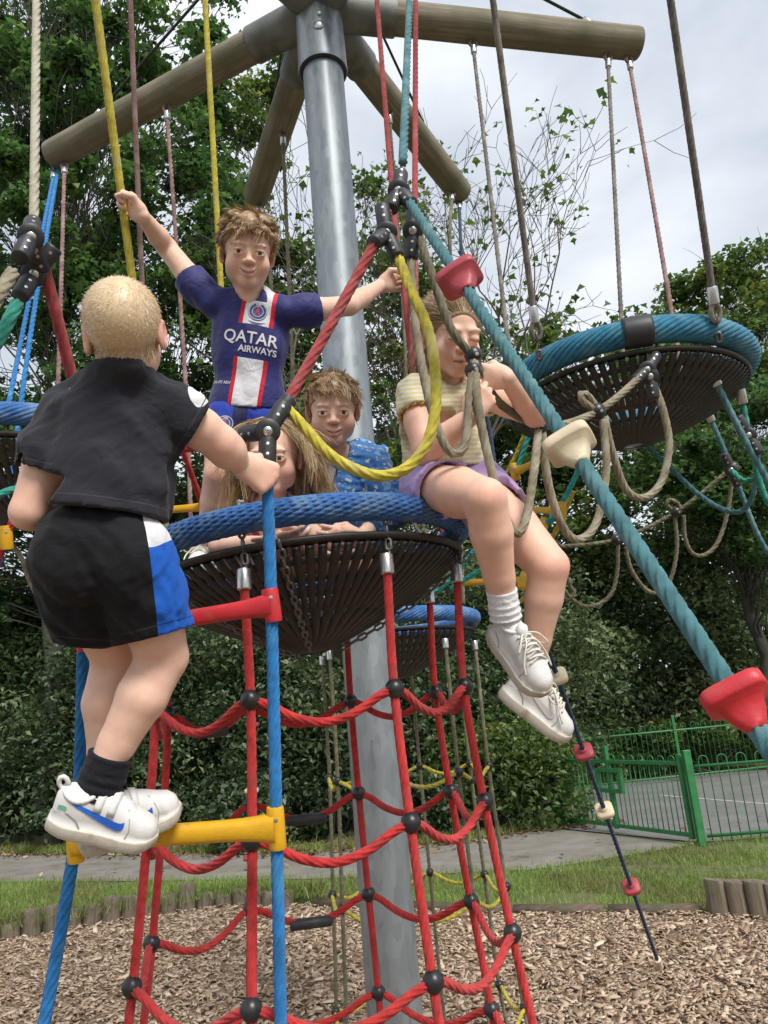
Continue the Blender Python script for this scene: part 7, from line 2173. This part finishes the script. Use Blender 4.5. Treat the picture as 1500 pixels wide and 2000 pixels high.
def jacket():
    m = cloth('blue_patterned_jacket', (0.035, 0.17, 0.46), wr=.3, rough=.55)
    nt = m.node_tree; b = nt.nodes['Principled BSDF']; L = nt.links.new
    src = b.inputs['Base Color'].links[0].from_socket
    tc = nt.nodes.new('ShaderNodeTexCoord')
    def blot(scale, thr, colr, src, sm=.04):
        v = nt.nodes.new('ShaderNodeTexVoronoi'); v.inputs['Scale'].default_value = scale; v.inputs['Randomness'].default_value = 1
        n = nt.nodes.new('ShaderNodeTexNoise'); n.inputs['Scale'].default_value = scale * 1.6
        ad = nt.nodes.new('ShaderNodeMixRGB'); ad.blend_type = 'ADD'; ad.inputs['Fac'].default_value = .04
        L(tc.outputs['Object'], n.inputs['Vector']); L(tc.outputs['Object'], ad.inputs['Color1']); L(n.outputs['Color'], ad.inputs['Color2']); L(ad.outputs['Color'], v.inputs['Vector'])
        r = nt.nodes.new('ShaderNodeValToRGB'); r.color_ramp.elements[0].position = thr; r.color_ramp.elements[0].color = (1, 1, 1, 1); r.color_ramp.elements[1].position = thr + sm; r.color_ramp.elements[1].color = (0, 0, 0, 1)
        L(v.outputs['Distance'], r.inputs['Fac'])
        mxn = nt.nodes.new('ShaderNodeMixRGB'); mxn.inputs['Color2'].default_value = (*colr, 1); L(r.outputs['Color'], mxn.inputs['Fac']); L(src, mxn.inputs['Color1']); return mxn.outputs['Color']
    src = blot(24, .30, (.20, .40, .62), src); src = blot(33, .22, (.50, .56, .60), src); src = blot(41, .18, (.60, .46, .30), src); src = blot(29, .16, (.03, .08, .25), src)
    # navy lining at the open collar
    a = nt.nodes.new('ShaderNodeAttribute'); a.attribute_name = 's'; g = nt.nodes.new('ShaderNodeMath'); g.operation = 'GREATER_THAN'; g.inputs[1].default_value = 0
    L(a.outputs['Fac'], g.inputs[0]); mxn = nt.nodes.new('ShaderNodeMixRGB'); mxn.inputs['Color2'].default_value = (.012, .018, .045, 1); L(g.outputs[0], mxn.inputs['Fac']); L(src, mxn.inputs['Color1'])
    L(mxn.outputs['Color'], b.inputs['Base Color']); return m
jk, V5, Q5 = garment('jacket', F, jacket(), k5, o5, {'s': lambda v: .050 - np.linalg.norm((v - P(614, 925, 2.17)) * [1, 1, .75], axis=1)})
BV5 = BVHTree.FromPolygons([Vector(v) for v in V5], [tuple(q) for q in Q5])
f5 = unit(CO - jc); x5 = unit(np.cross(img(0, 1, 0), f5)); y5 = np.cross(f5, x5)
gp = [(-.022, .045), (.026, .050), (.020, .015), (.010, -.02), (-.002, -.06), (-.016, -.06), (-.020, -.02), (-.024, .015)]
decal('tee_front', gp, [[0, 1, 2, 7], [7, 2, 3, 6], [6, 3, 4, 5]], simple('grey_tee', (.40, .44, .50), .85, var=.06), BV5, jc, x5, y5, f5, k5, o5, .004)
zp = [(.028, .050), (.022, .015), (.012, -.02), (0, -.06)]
decal('zip', zp + [(x + .005, y) for x, y in zp], [[0, 1, 5, 4], [1, 2, 6, 5], [2, 3, 7, 6]], simple('zip_black', (.012, .014, .02), .4), BV5, jc, x5, y5, f5, jk, o5, .006)
